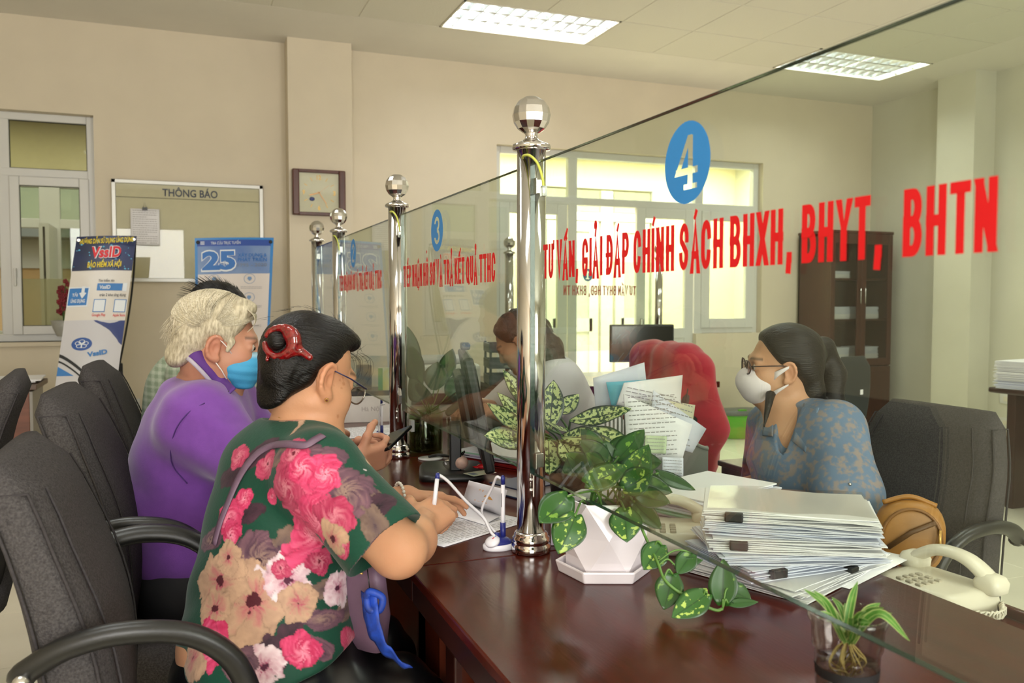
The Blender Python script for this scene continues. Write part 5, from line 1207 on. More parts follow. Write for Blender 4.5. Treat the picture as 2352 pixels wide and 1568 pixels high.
gt = thing('partition_screen', 'far glass partition panel with lettering seen from behind', 'glass panel', ((P1[0] + P2[0]) / 2, (P1[1] + P2[1]) / 2, .938), math.atan2(gx[1], gx[0]))
MB().bx((-gl / 2 + .05, -.005, 0), (gl / 2 - .05, .005, .643)).build('sheet', G_part, gt); MB().bx((-gl / 2 + .05, -.005, .643), (gl / 2 - .05, .005, .6438)).build('edge', M_edge, gt)
ga, gb = at(1252, 677, D=5.95), at(1458, 677, D=6.35)
lt_ = stroke_text('lettering', 'TƯ VẤN BHYT HGĐ, BHXH TN', M_red, None, (0, 0, 0), (1, 0, 0), (0, 1, 0), .07, .66, pen=.14)
me = lt_.data; n = len(me.vertices); co = np.empty(n * 3, np.float32); me.vertices.foreach_get('co', co); co = co.reshape(-1, 3)
xr = gl / 2 - .05 - .17; co = np.stack([xr - co[:, 0] - .0, np.full(n, .0058), co[:, 1] + .40], 1); me.vertices.foreach_set('co', co.astype(np.float32).ravel()); lt_.parent = gt
nd = numeral_disc('number_disc', '1', None, (0, 0, 0), .045); me = nd.data; n = len(me.vertices); co = np.empty(n * 3, np.float32); me.vertices.foreach_get('co', co); co = co.reshape(-1, 3)
co = np.stack([co[:, 1] + .0, np.full(n, .0058), co[:, 2] + .545], 1); me.vertices.foreach_set('co', co.astype(np.float32).ravel()); nd.parent = gt
# far monitor
fm = thing('computer_monitor', 'black computer monitor facing us on the far counter', 'monitor', at(1473, 860, D=5.55) * np.array([1, 1, 0]) + np.array([0, 0, .76]), math.radians(-12))
MB().bx((-.215, -.02, .14), (.215, .015, .385)).build('screen_housing', M_blk, fm, bevel=.006); MB().bx((-.205, -.022, .152), (.205, -.0195, .373)).build('screen', mat('dark_screen', '0c0f12', .1), fm)
MB().bx((-.03, -.005, .0), (.03, .02, .16)).build('neck', M_blk, fm, bevel=.003); MB().lathe([(.10, 0), (.10, .008), (.04, .016)], 24).build('base', M_blk, fm)
# printer, document trays on a low cabinet
pr = thing('printer', 'white desktop printer behind the glass marked 3', 'printer', (1.12, 3.86, .76), math.radians(-8))
MB().bx((-.19, -.17, 0), (.19, .17, .25)).build('body', mat('printer_white', 'd4d4cc', .4), pr, bevel=.02, seg=3); MB().bx((-.16, -.14, .25), (.16, .16, .275)).build('scanner_lid', mat('printer_grey', 'aeb0ae', .4), pr, bevel=.008); MB().bx((-.13, -.178, .07), (.13, -.165, .12)).build('output_slot', M_blk, pr)
MB().lathe([(.008, 0), (.008, .003)], 12, c=(.14, -.172, .20), M=Matrix.Rotation(math.pi / 2, 3, 'X')).build('button', M_inox_b, pr)
lc = thing('low_cabinet', 'low brown cabinet under the black document trays', 'cabinet', (1.70, 4.10, 0)); MB().bx((-.19, -.24, 0), (.25, .24, .84)).build('body', M_wood_p, lc, bevel=.004); MB().bx((-.20, -.25, .84), (.26, .25, .865)).build('top', M_wood, lc, bevel=.003)
dt = thing('document_tray', 'three-tier black document tray holding papers', 'tray', (1.62, 4.14, .865), math.radians(-12))
for k in range(3):
    tr = MB(); zz = .005 + .082 * k; tr.bx((-.13, -.11, zz), (.13, .11, zz + .006)); 
    for s in (-1, 1): tr.bx((s * .13 - .004, -.11, zz), (s * .13 + .004, .11, zz + .045))
    tr.bx((-.13, .104, zz), (.13, .11, zz + .045)); tr.bx((-.13, -.11, zz), (-.06, -.104, zz + .045)); tr.bx((.06, -.11, zz), (.13, -.104, zz + .045)); tr.build('tier', mat('dark_grey_tray', '33363c', .45), dt)
for sx in (-1, 1):
    for sy in (-1, 1): MB().bx((sx * .125 - .006, sy * .10 - .006, 0), (sx * .125 + .006, sy * .10 + .006, .22)).build('riser', M_blk, dt)
MB().bx((-.11, -.09, .178), (.11, .09, .195)).build('papers', M_paper, dt)
mk = thing('surgical_mask', 'blue surgical mask lying folded below the document trays', 'face mask', at(1140, 883, D=3.75)); MB().grid([[(-.08 + .16 * i / 8, -.04 + .08 * j / 6, .004 + .006 * math.sin(i * 1.1 + j)) for j in range(7)] for i in range(9)], thick=.002).build('cloth', mat('mask_blue_pale', '9cc0cc', .7), mk)
mk.location = (1.40, 3.78, .8655) if False else (1.60, 3.945, .866)
MB().tube(bez([(.08, .03, .004), (.12, .02, .006), (.13, -.03, .006), (.08, -.03, .004)], 6), .002, 6).build('ear_loop', M_paper, mk)
# red jacket over a dark chair back
M_jack = mat('red_jacket', 'a8182e', .85, noise=.12, nscale=14, bump=.15, bscale=30, sheen=.3)
# green mop bucket
bq = at(1700, 960, Y=6.70); bu = thing('mop_bucket', 'bright green mop bucket with grey rim on the floor', 'bucket', (bq[0], 6.70, 0))
mb = MB(); loft(mb, [((0, 0, z_), (1, 0, 0), (0, 1, 0), a, b) for z_, a, b in ((.0, .17, .11), (.01, .18, .12), (.20, .20, .135), (.225, .205, .14))], 32, 3); mb.build('tub', mat('lime_green_plastic', '5cb01c', .35), bu)
mb = MB(); loft(mb, [((0, 0, z_), (1, 0, 0), (0, 1, 0), a, b) for z_, a, b in ((.222, .21, .145), (.262, .215, .15), (.266, .20, .135))], 32, 3); mb.build('rim', mat('grey_plastic', '6a706c', .4), bu); MB().box((-.05, -.1, .268), (.08, .04, .02)).build('lid_clip', MATS['lime_green_plastic'], bu, bevel=.006); MB().box((.10, -.1, .268), (.06, .04, .02)).build('lid_clip', MATS['lime_green_plastic'], bu, bevel=.006)
# cabinet with glass doors
M_cab = mat('cabinet_brown', '43251b', .35, noise=.18, nscale=8, stretch=(4, 4, .6)); cb_ = thing('glazed_cabinet', 'tall dark brown cabinet with glazed doors in the corner', 'cabinet', (6.21, 6.73, 0))
x0, x1, y0, y1, zt = -.37, .40, -.23, .23, 1.95
b = MB(); b.bx((x0, y0 + .02, 0), (x0 + .02, y1, zt)); b.bx((x1 - .02, y0 + .02, 0), (x1, y1, zt)); b.bx((x0, y1 - .02, 0), (x1, y1, zt)); b.bx((x0, y0 + .02, zt - .02), (x1, y1, zt)); b.bx((x0, y0 + .02, 0), (x1, y1, .08)); b.build('carcass', M_cab, cb_)
MB().bx((x0 - .015, y0, zt), (x1 + .015, y1, zt + .03)).build('cornice', M_cab, cb_, bevel=.008)
for z_ in (.70, 1.10, 1.50): MB().bx((x0 + .02, y0 + .06, z_), (x1 - .02, y1 - .02, z_ + .018)).build('shelf', M_cab, cb_)
xm_ = (x0 + x1) / 2
for a, b_ in ((x0, xm_ - .001), (xm_ + .001, x1)):
    d = MB(); w_ = .055
    d.bx((a, y0, .66), (a + w_, y0 + .02, zt)); d.bx((b_ - w_, y0, .66), (b_, y0 + .02, zt)); d.bx((a + w_, y0, .66), (b_ - w_, y0 + .02, .66 + .07)); d.bx((a + w_, y0, zt - .10), (b_ - w_, y0 + .02, zt)); dd_ = d.build('glazed_door', M_cab, cb_, bevel=.004)
    MB().bx((a + w_ - .005, y0 + .008, .72), (b_ - w_ + .005, y0 + .012, zt - .09)).build('pane', pane_mat('clear_pane', 'f8f9f6', .55), dd_)
    hx = (b_ - .028) if a == x0 else (a + .028); MB().tube([(hx, y0 - .02, 1.27), (hx, y0 - .02, 1.42)], .006, 8).build('handle', M_inox_b, dd_)
    dl = MB(); dl.bx((a, y0, .09), (b_, y0 + .02, .65)); MBp = dl.build('lower_door', M_cab, cb_, bevel=.004); MB().bx((a + .06, y0 - .006, .15), (b_ - .06, y0, .59)).build('raised_panel', M_cab, MBp, bevel=.008)
for k, (xx, z_, lab) in enumerate(((-.17, .718, 'lower left'), (.20, .718, 'lower right'), (-.17, 1.118, 'middle left'), (.20, 1.118, 'middle right'), (-.17, 1.518, 'upper left'))):
    pile('stored_papers', 'papers piled on the ' + lab + ' shelf behind the cabinet glass', (6.21 + xx, 6.72), .26, .24, z_, (.05, .07) if k < 4 else (.04, .03), .05 * k, (M_paper, M_pblue), grp='papers inside the glazed cabinet', seed=30 + k)
# clerk's chair
sc_ = make_chair('grey office chair of the masked clerk', (1.88, 1.875, 0), math.radians(180), lean=.05)
for ch in sc_.children:
    if ch.name.split('.')[0] in ('backrest', 'seat', 'armrest', 'armrest_bolt'): ch.location.z -= .095
# small dark task chair by the cabinet
dc = thing('task_chair', 'small dark task chair standing before the glazed cabinet', 'office chair', (4.34, 4.86, 0), math.radians(100))
mb = MB(); loft(mb, [((-.2 - .02 * k / 6, 0, .46 + .075 * k), (0, 1, 0), (1, 0, 0), .17 + .03 * math.sin(math.pi * k / 6) - (.05 if k == 6 else 0), .03 if k < 6 else .015) for k in range(7)], 28, 3.2); bb = mb.build('backrest', mat('dark_grey_fabric', '2d302e', .9), dc); MB().box((-.252, -.06, .66), (.002, .03, .035)).build('label', M_paper, bb)
mb = MB(); loft(mb, [((.02, 0, z_), (1, 0, 0), (0, 1, 0), a, a) for z_, a in ((.39, .19), (.41, .22), (.45, .225), (.465, .20))], 28, 4); mb.build('seat', MATS['dark_grey_fabric'], dc); MB().lathe([(.025, .06), (.025, .40)], 12).build('pedestal', M_blk, dc)
for k in range(5): a = 1.2566 * k; MB().tube([(0, 0, .10), (.25 * math.cos(a), .25 * math.sin(a), .03)], [.025, .018], 8).build('leg', M_blk, dc)
MB().box((-.16, 0, .42), (.12, .05, .02)).build('back_bracket', M_blk, dc)
# desk at the right edge with stacks
rd = thing('side_desk', 'dark brown desk cut by the right edge of the picture', 'desk', (5.18, 3.25, 0)); MB().bx((-.42, -.75, .72), (.40, .64, .755)).build('top', M_wood_d, rd, bevel=.012, seg=3)
for s in (-1, 1): MB().bx((-.36, s * .52 - .03, 0), (.36, s * .52 + .03, .72)).build('leg_panel', M_wood_d, rd, bevel=.006)
MB().bx((.28, -.5, .2), (.30, .5, .72)).build('modesty_panel', M_wood_d, rd)
pile('paper_stack', 'white paper stack on the dark desk at the right edge', (4.93, 3.76), .34, .20, .755, (.05, .06, .06), .2, (M_pblue, M_paper, M_paper), seed=41, jit=.015)
sc2 = thing('computer_monitor', 'dark monitor back cut off by the right edge', 'monitor', (5.19, 3.55, .755), math.radians(205)); MB().bx((-.26, -.03, .14), (.26, .02, .46)).build('screen_housing', M_blk, sc2, bevel=.03, seg=3); MB().bx((-.03, -.01, 0), (.03, .03, .2)).build('neck', M_blk, sc2); MB().lathe([(.10, 0), (.10, .01)], 20).build('base', M_blk, sc2)
pile('paper_stack', 'tied paper stacks on the floor below the dark desk', (4.66, 4.02), .42, .30, .0, (.06, .07, .06), .15, (M_paper, M_pblue, M_paper), seed=42, jit=.012)
pile('paper_stack', 'higher paper stack on the floor at the right edge', (5.12, 4.40), .40, .30, .0, (.10, .10, .06), .3, (M_paper, M_pblue, M_paper), seed=43, jit=.012)
for y_, z_, l in ((5.36, .43, 'upper'), (5.36, .22, 'lower')):
    s_ = thing('wall_socket', l + ' white socket plate on the right wall above the skirting', 'socket', (6.795, y_, z_)); MB().box((0, 0, 0), (.012, .13, .085)).build('plate', M_upvc, s_, bevel=.004); MB().box((-.007, 0, 0), (.004, .05, .04)).build('insert', M_cream, s_)
# tan handbag on the clerk's chair
hb = thing('handbag', 'tan leather handbag hanging inside the arm of the clerk chair', 'bag', at(2085, 1310, D=2.02)); M_tan = mat('tan_leather', '9a6a2c', .45, noise=.15, nscale=12, bump=.05)
mb = MB(); loft(mb, [((x, 0, .075 + .02 * x), (0, .3, 1), (1, 0, 0), 1, 1) for x in ()], 4) if False else None
ax = np.array([.75, -.62, 0]); up = np.array([.12, .05, 1.0])
mb = MB(); loft(mb, [(np.array([0, 0, .085]) + np.array([.62, .75, 0]) * s, ax, up, a, b_) for s, a, b_ in ((-.045, .055, .06), (-.04, .075, .08), (0, .082, .088), (.04, .075, .08), (.045, .055, .06))], 32, 2.4); bd = mb.build('body', M_tan, hb)
MB().tube([np.array([0, 0, .085]) - np.array([.62, .75, 0]) * .046 + ax * .066 * math.cos(t_) + up * .071 * math.sin(t_) for t_ in np.linspace(0, 6.283, 30)], .004, 6).build('piping', mat('tan_piping', '7c5220', .5), bd)
MB().tube([np.array([0, 0, .085]) - np.array([.62, .75, 0]) * .05 + ax * x + up * y_ for x, y_ in ((-.05, -.02), (0, .02), (.05, .045))], .006, 8).build('zip', mat('zip_brown', '5a3c1a', .5), bd)
pl_ = np.array([0, 0, .085]) - np.array([.62, .75, 0]) * .055 + ax * .06; MB().tube([pl_ + up * .03, pl_ - up * .015], [.003, .005], 8).build('zip_pull', M_gold, hb)
MB().tube(bez([np.array([0, 0, .16]) - ax * .06, np.array([0, 0, .178]), np.array([0, 0, .16]) + ax * .06], 8), .006, 8).build('handle', M_tan, hb)
# wooden flap edge seen past the forms
we = thing('drawer_front', 'small dark wooden desk corner beyond the forms', 'desk', at(1735, 1100, D=3.0) * np.array([1, 1, 0])); MB().bx((-.06, -.10, 0), (.30, .12, .70)).build('body', M_wood_d, we, bevel=.004); MB().bx((-.07, -.11, .70), (.31, .13, .72)).build('top', M_wood_d, we, bevel=.004)
# ================================================================== signed-distance modelling of bodies, hair and cloth
class Sdf:
    def __init__(s): s.p = []
    def rc(s, a, b, r1, r2, k=.02, op='u'): s.p.append(('rc', np.array(a, np.float32), np.array(b, np.float32), r1, r2, k, op)); return s
    def chain(s, pts, rad, k=.02, op='u'):
        for i in range(len(pts) - 1): s.rc(pts[i], pts[i + 1], rad[i], rad[i + 1], k, op)
        return s
    def el(s, c, r, R=None, k=.03, op='u'): s.p.append(('el', np.array(c, np.float32), np.array(r, np.float32), np.array(np.eye(3) if R is None else R, np.float32), 0, k, op)); return s
    def bx(s, c, h, R=None, rd=.01, k=.02, op='u'): s.p.append(('bx', np.array(c, np.float32), np.array(h, np.float32), np.array(np.eye(3) if R is None else R, np.float32), rd, k, op)); return s
    def pl(s, pt, n, k=.004, op='i'):
        n = np.array(n, float); n /= np.linalg.norm(n); s.p.append(('pl', np.array(pt, np.float32), n.astype(np.float32), 0, 0, k, op)); return s     # keeps the side opposite n
    def d1(s, q, P):
        t = q[0]
        if t == 'rc':
            a, b = q[1], q[2]; ab = b - a; l2 = float(ab @ ab) + 1e-12; pa = P - a; h = np.clip((pa @ ab) / l2, 0, 1)
            return np.sqrt(((pa - h[:, None] * ab) ** 2).sum(1)) - (q[3] + (q[4] - q[3]) * h)
        if t == 'el':
            v = (P - q[1]) @ q[3].T; r = q[2]; k0 = np.sqrt(((v / r) ** 2).sum(1)) + 1e-9; k1 = np.sqrt(((v / (r * r)) ** 2).sum(1)) + 1e-9
            return k0 * (k0 - 1) / k1
        if t == 'bx':
            v = np.abs((P - q[1]) @ q[3].T) - (q[2] - q[4]); return np.sqrt((np.maximum(v, 0) ** 2).sum(1)) + np.minimum(v.max(1), 0) - q[4]
        return (P - q[1]) @ q[2]
    def ev(s, P, sel=None):
        d = np.full(len(P), 1e3, np.float32)
        for i, q in enumerate(s.p):
            if sel is not None and not sel[i]: continue
            e = s.d1(q, P); k = q[5]; op = q[6]
            if op == 'u': h = np.maximum(k - np.abs(d - e), 0) / k; d = np.minimum(d, e) - h * h * k * .25
            elif op == 's': e = -e; h = np.maximum(k - np.abs(d - e), 0) / k; d = np.maximum(d, e) + h * h * k * .25
            else: h = np.maximum(k - np.abs(d - e), 0) / k; d = np.maximum(d, e) + h * h * k * .25
        return d
    def bounds(s):
        lo = np.full(3, 1e9); hi = -lo
        for q in s.p:
            if q[6] != 'u': continue
            if q[0] == 'rc':
                for c, r in ((q[1], q[3]), (q[2], q[4])): lo = np.minimum(lo, c - r); hi = np.maximum(hi, c + r)
            else: r = float(q[2].max()) * (1.0 if q[0] == 'el' else 1.75); lo = np.minimum(lo, q[1] - r); hi = np.maximum(hi, q[1] + r)
        return lo, hi
    def mesh(s, h, disp=None):
        """naive surface nets on a block-sparse grid"""
        lo, hi = s.bounds(); lo = lo - 3 * h - .012; hi = hi + 3 * h + .012; Bn = 12
        nb = np.ceil((hi - lo) / (h * Bn)).astype(int) + 1; n = nb * Bn
        D = np.full(n, 1.0, np.float32); R = h * Bn * .87
        gx, gy, gz = np.meshgrid(*[np.arange(k) for k in nb], indexing='ij'); idx = np.stack([gx.ravel(), gy.ravel(), gz.ravel()], 1)
        cen = (lo + (idx * Bn + (Bn - 1) / 2) * h).astype(np.float32)
        per = np.stack([s.d1(q, cen) for q in s.p], 1); tot = s.ev(cen)
        umask = np.array([q[6] == 'u' for q in s.p]); ks = np.array([q[5] for q in s.p]); mn = np.where(umask[None], per, 1e9).min(1)
        act = np.abs(tot) < R * 1.6 + .012
        loc = np.stack(np.meshgrid(*[np.arange(Bn)] * 3, indexing='ij'), -1).reshape(-1, 3)
        for b in np.nonzero(~act & (tot < 0))[0]:
            i, j, k = idx[b] * Bn; D[i:i + Bn, j:j + Bn, k:k + Bn] = -1
        for b in np.nonzero(act)[0]:
            sel = (~umask) | (per[b] < mn[b] + 2.2 * R + ks)
            P = (lo + (idx[b] * Bn + loc) * h).astype(np.float32); d = s.ev(P, sel)
            if disp is not None: d = d + disp(P)
            i, j, k = idx[b] * Bn; D[i:i + Bn, j:j + Bn, k:k + Bn] = d.reshape(Bn, Bn, Bn)
        S = D < 0; m = np.zeros(np.array(D.shape) - 1, np.uint8)
        for i in (0, 1):
            for j in (0, 1):
                for k in (0, 1): m += S[i:S.shape[0] - 1 + i, j:S.shape[1] - 1 + j, k:S.shape[2] - 1 + k]
        ci = np.stack(np.nonzero((m > 0) & (m < 8)), 1)
        cid = np.full(m.shape, -1, np.int32); cid[ci[:, 0], ci[:, 1], ci[:, 2]] = np.arange(len(ci))
        C = [(i, j, k) for i in (0, 1) for j in (0, 1) for k in (0, 1)]
        val = np.stack([D[ci[:, 0] + c[0], ci[:, 1] + c[1], ci[:, 2] + c[2]] for c in C], 1)
        acc = np.zeros((len(ci), 3), np.float32); cnt = np.zeros(len(ci), np.float32)
        for a in range(8):
            for b in range(a + 1, 8):
                if sum(abs(C[a][t] - C[b][t]) for t in range(3)) != 1: continue
                va, vb = val[:, a], val[:, b]; x = (va < 0) != (vb < 0); t = np.where(x, va / (va - vb + 1e-12), 0)
                pa = np.array(C[a], np.float32); pb = np.array(C[b], np.float32); acc += x[:, None] * (pa + t[:, None] * (pb - pa)); cnt += x
        V = lo + (ci + acc / cnt[:, None]) * h
        F = []
        for ax in range(3):
            u, v = (ax + 1) % 3, (ax + 2) % 3; sl = [slice(None)] * 3; sl[ax] = slice(0, -1); sh = [slice(None)] * 3; sh[ax] = slice(1, None)
            e = np.stack(np.nonzero(S[tuple(sl)] != S[tuple(sh)]), 1); e = e[(e[:, u] > 0) & (e[:, v] > 0) & (e[:, u] < m.shape[u]) & (e[:, v] < m.shape[v])]
            q = []
            for du, dv in ((-1, -1), (0, -1), (0, 0), (-1, 0)):
                c = e.copy(); c[:, u] += du; c[:, v] += dv; q.append(cid[c[:, 0], c[:, 1], c[:, 2]])
            q = np.stack(q, 1); flip = ~S[tuple(sl)][e[:, 0], e[:, 1], e[:, 2]]; q[flip] = q[flip][:, ::-1]; F.append(q[(q >= 0).all(1)])
        return V.astype(np.float64), np.concatenate(F)
def _hash(i, j, k):
    n = (i * 374761393 + j * 668265263 + k * 2147483647 % 1000003 * 97) & 0x7fffffff; n = ((n ^ (n >> 13)) * 1274126177) & 0x7fffffff
    return ((n ^ (n >> 16)) & 0xffff) / 65535.0
def vnoise(P, sc):
    Q = np.asarray(P, np.float64) * sc; I = np.floor(Q).astype(np.int64); f = Q - I; f = f * f * (3 - 2 * f); out = 0
    for a in (0, 1):
        for b in (0, 1):
            for c in (0, 1):
                w_ = (f[:, 0] if a else 1 - f[:, 0]) * (f[:, 1] if b else 1 - f[:, 1]) * (f[:, 2] if c else 1 - f[:, 2]); out = out + w_ * _hash(I[:, 0] + a, I[:, 1] + b, I[:, 2] + c)
    return out
def fbm(P, sc, o=3): return sum(vnoise(np.asarray(P) + 7.3 * i, sc * 2 ** i) * .5 ** (i + 1) for i in range(o)) / (1 - .5 ** o)
def vnormals(V, F):
    n = np.cross(V[F[:, 2]] - V[F[:, 0]], V[F[:, 3]] - V[F[:, 1]]); N = np.zeros_like(V)
    for i in range(4): np.add.at(N, F[:, i], n)
    return N / (np.linalg.norm(N, axis=1, keepdims=True) + 1e-12)
def np_obj(name, V, F, material, parent=None, col=None, loc=None):
    l = np.array(loc if loc is not None else (parent.location if parent is not None else (0, 0, 0)), float)
    me = bpy.data.meshes.new(name); me.vertices.add(len(V)); me.vertices.foreach_set('co', (V - l).astype(np.float32).ravel())
    me.loops.add(F.size); me.loops.foreach_set('vertex_index', F.astype(np.int32).ravel()); me.polygons.add(len(F)); me.polygons.foreach_set('loop_start', np.arange(0, F.size, 4, dtype=np.int32)); me.polygons.foreach_set('loop_total', np.full(len(F), 4, np.int32))
    me.polygons.foreach_set('use_smooth', np.ones(len(F), bool)); me.update(calc_edges=True); me.validate()
    if col is not None:
        a = me.color_attributes.new('Col', 'FLOAT_COLOR', 'POINT'); c = np.ones((len(V), 4), np.float32); c[:, :3] = col; a.data.foreach_set('color', c.ravel())
    if material is not None: me.materials.append(material)
    o = bpy.data.objects.new(name, me); COL.objects.link(o)
    if parent is not None: o.parent = parent
    elif loc is not None: o.location = [float(q) for q in loc]
    return o
def unit(v): v = np.array(v, float); return v / np.linalg.norm(v)
def head_frame(fh, pitch, roll=0.0):
    """heading fh (deg clockwise from +Y), pitch down (deg) -> rows x forward, y left, z up"""
    h = math.radians(fh); p = math.radians(pitch); f0 = np.array([math.sin(h), math.cos(h), 0]); lf = np.array([-math.cos(h), math.sin(h), 0]); up = np.array([0, 0, 1.0])
    f = f0 * math.cos(p) - up * math.sin(p); u = up * math.cos(p) + f0 * math.sin(p); r = math.radians(roll)
    l2 = lf * math.cos(r) + u * math.sin(r); u2 = u * math.cos(r) - lf * math.sin(r); return np.array([f, l2, u2])
def head_prims(S, o, R, s=1.0, ears=True, wide=1.0, grow=0.0, face=True):
    o = np.array(o, float); W = lambda x, y, z: o + s * (np.array([x, y * wide, z]) @ R); g = grow
    S.el(W(-.018, 0, .035), (np.array([.097, .077 * wide, .083]) + g) * s, R, .02)
    S.el(W(.028, 0, -.030), (np.array([.064, .060 * wide, .082]) + g) * s, R, .03)
    for y in (-1, 1):
        S.rc(W(-.005, y * .048, -.055), W(.062, y * .016, -.096), (.020 + g) * s, (.016 + g) * s, .03)
        S.el(W(.058, y * .034, -.030), (np.array([.030, .026, .030]) + g) * s, R, .025)
    S.el(W(.072, 0, -.098), (np.array([.019, .022, .016]) + g) * s, R, .02)
    if not face: return S
    S.rc(W(.081, -.032, .020), W(.081, .032, .020), .012 * s, .012 * s, .02)
    S.rc(W(.089, 0, .008), W(.104, 0, -.028), .007 * s, .0105 * s, .014)
    for y in (-1, 1): S.el(W(.095, y * .012, -.034), np.array([.011, .0075, .008]) * s, R, .008)
    S.el(W(.084, 0, -.060), np.array([.013, .024, .0065]) * s, R, .006); S.el(W(.082, 0, -.071), np.array([.012, .020, .0065]) * s, R, .006)
    for y in (-1, 1): S.el(W(.096, y * .033, .002), np.array([.013, .019, .010]) * s, R, .014, 's')
    for y in (-1, 1): S.el(W(.078, y * .033, .001), np.array([.0125, .015, .0125]) * s, R, .004)
    if ears:
        for y in (-1, 1):
            e = W(-.010, y * .078, -.008); S.el(e, np.array([.019, .008, .031]) * s, R, .008)
            ring = [W(-.010 - .020 * math.sin(a) + .006, y * (.082 + .006 * math.sin(a)), -.008 + .030 * math.cos(a)) for a in np.linspace(-.7, 3.3, 10)]; S.chain(ring, [.0046 * s] * 10, .004)
            S.el(W(.0, y * .086, -.010), np.array([.010, .006, .014]) * s, R, .005, 's'); S.el(W(.002, y * .080, -.037), np.array([.009, .0055, .010]) * s, R, .006)
    return S
def hand_prims(S, w, d, n, thumb, curl=(.5, .6, .4), spread=.06, s=1.0, tc=.4, each=None, k=.008):
    """w wrist, d finger direction, n palm normal, thumb = side vector"""
    w = np.array(w, float); d = unit(d); n = unit(np.array(n, float) - d * (np.array(n) @ d)); t = unit(np.cross(d, n)); t = t if t @ np.array(thumb) > 0 else -t; R = np.array([d, t, n])
    S.bx(w + d * .045 * s, np.array([.047, .039, .0145]) * s, R, .013 * s, .014); S.el(w + (d * .03 + t * .026 + n * .008) * s, np.array([.03, .018, .014]) * s, R, .012); S.el(w + (d * .03 - t * .024 + n * .006) * s, np.array([.034, .014, .012]) * s, R, .012)
    Ls = (.072, .080, .074, .058); off = (.029, .0095, -.0095, -.027); rad = (.0090, .0092, .0088, .0078)
    for i in range(4):
        c = each[i] if each else curl; a = 0.0; p = w + (d * .087 + t * off[i] - d * (.004, 0, .003, .010)[i]) * s; S.rc(w + (d * .05 + t * off[i] * .9) * s, p, .010 * s, rad[i] * s * 1.08, .008); sp = t * spread * (1.5 - i)
        for j, fr in enumerate((.46, .30, .24)):
            a += c[j]; dd = unit((d + sp) * math.cos(a) + n * math.sin(a)); q = p + dd * Ls[i] * fr * s; S.rc(p, q, rad[i] * (1 - .08 * j) * s, rad[i] * (.94 - .10 * j) * s, .003); p = q
    p = w + (d * .022 + t * .030 + n * .004) * s; dirs = [unit(d * .55 + t * .8 + n * .25), unit(d * .8 + t * .45 + n * tc), unit(d * .9 + t * (.3 - tc * .5) + n * tc)]
    for j, (l, r) in enumerate(((.038, .0125), (.033, .0105), (.026, .0092))): q = p + dirs[j] * l * s; S.rc(p, q, r * s, r * .9 * s, .008); p = q
    return S
def skin_col(V, base, o=None, R=None, s=1.0, lips='b06a5c', brow=None, blot=.12, seed=0.0):
    c = np.array(lin(base))[None].repeat(len(V), 0); nz = fbm(V + seed, 26, 3)[:, None]; c = c * (1 + blot * (nz - .5) * 2 * np.array([.5, 1, 1.1]))
    if o is not None:
        q = ((V - np.array(o)) @ np.array(R).T) / s
        m = np.exp(-(((q[:, 2] + .0655) / .0085) ** 2 + (q[:, 1] / .020) ** 2)) * (q[:, 0] > .07); c = c * (1 - m[:, None]) + np.array(lin(lips)) * m[:, None]
        m = .35 * np.exp(-(((q[:, 0] - .07) / .03) ** 2 + ((np.abs(q[:, 1]) - .04) / .02) ** 2 + ((q[:, 2] + .03) / .025) ** 2)); c = c * (1 - m[:, None] * np.array([.05, .25, .25]))
        m = .5 * np.exp(-((q[:, 0] + .01) / .03) ** 2 - ((np.abs(q[:, 1]) - .085) / .012) ** 2 - ((q[:, 2] + .005) / .03) ** 2); c = c * (1 - m[:, None] * np.array([.0, .28, .30]))
        if brow is not None:
            yy = np.abs(q[:, 1]); m = ((q[:, 0] > .065) & (yy > .012) & (yy < .052)) * np.exp(-(((q[:, 2] - .024 - .004 * np.sin((yy - .012) * 70)) / .0045) ** 2)) * .8; c = c * (1 - m[:, None]) + np.array(lin(brow)) * m[:, None]
    return np.clip(c, 0, 1)
M_skin = mat('skin', 'c89070', .48, spec=.4, attr='Col', sss=.12, bump=.05, bscale=180)
def strands(name, paths, r, material, parent, n=3):
    V = []; F = []
    for P in paths:
        P = np.array(P); k = len(P); t = np.gradient(P, axis=0); t /= np.linalg.norm(t, axis=1, keepdims=True) + 1e-9; a = np.cross(t, np.array([.31, .52, .79])); a /= np.linalg.norm(a, axis=1, keepdims=True) + 1e-9; b = np.cross(t, a); o = len(V)
        tp = np.linspace(1, .25, k)[:, None] * r
        for j in range(n):
            an = 2 * math.pi * j / n; V += list(P + (a * math.cos(an) + b * math.sin(an)) * tp)
        F += [(o + j * k + i, o + j * k + i + 1, o + ((j + 1) % n) * k + i + 1, o + ((j + 1) % n) * k + i) for j in range(n) for i in range(k - 1)]
    ob = np_obj(name, np.array(V), np.array(F), material, parent); ob['kind'] = 'stuff'; return ob
def hairmat(name, c1, c2, sc, rough=.35):
    return mat(name, c1, rough, spec=.45, col2=c2, nscale=sc, stretch=(1, 1, 1), bump=.35, bscale=sc * 2)
def person_at(name, label, V, F, base):
    o = np_obj('person', V, F, M_skin, None, loc=base); return tag(o, label, 'person')
def frame_of(h): h = math.radians(h); f = np.array([math.sin(h), math.cos(h), 0]); return f, np.array([math.cos(h), -math.sin(h), 0])
def tilt(f, r, lean):
    a = math.radians(lean); u = np.array([0, 0, 1.0]) * math.cos(a) + f * math.sin(a); return np.array([f * math.cos(a) - np.array([0, 0, 1.0]) * math.sin(a), r, u])
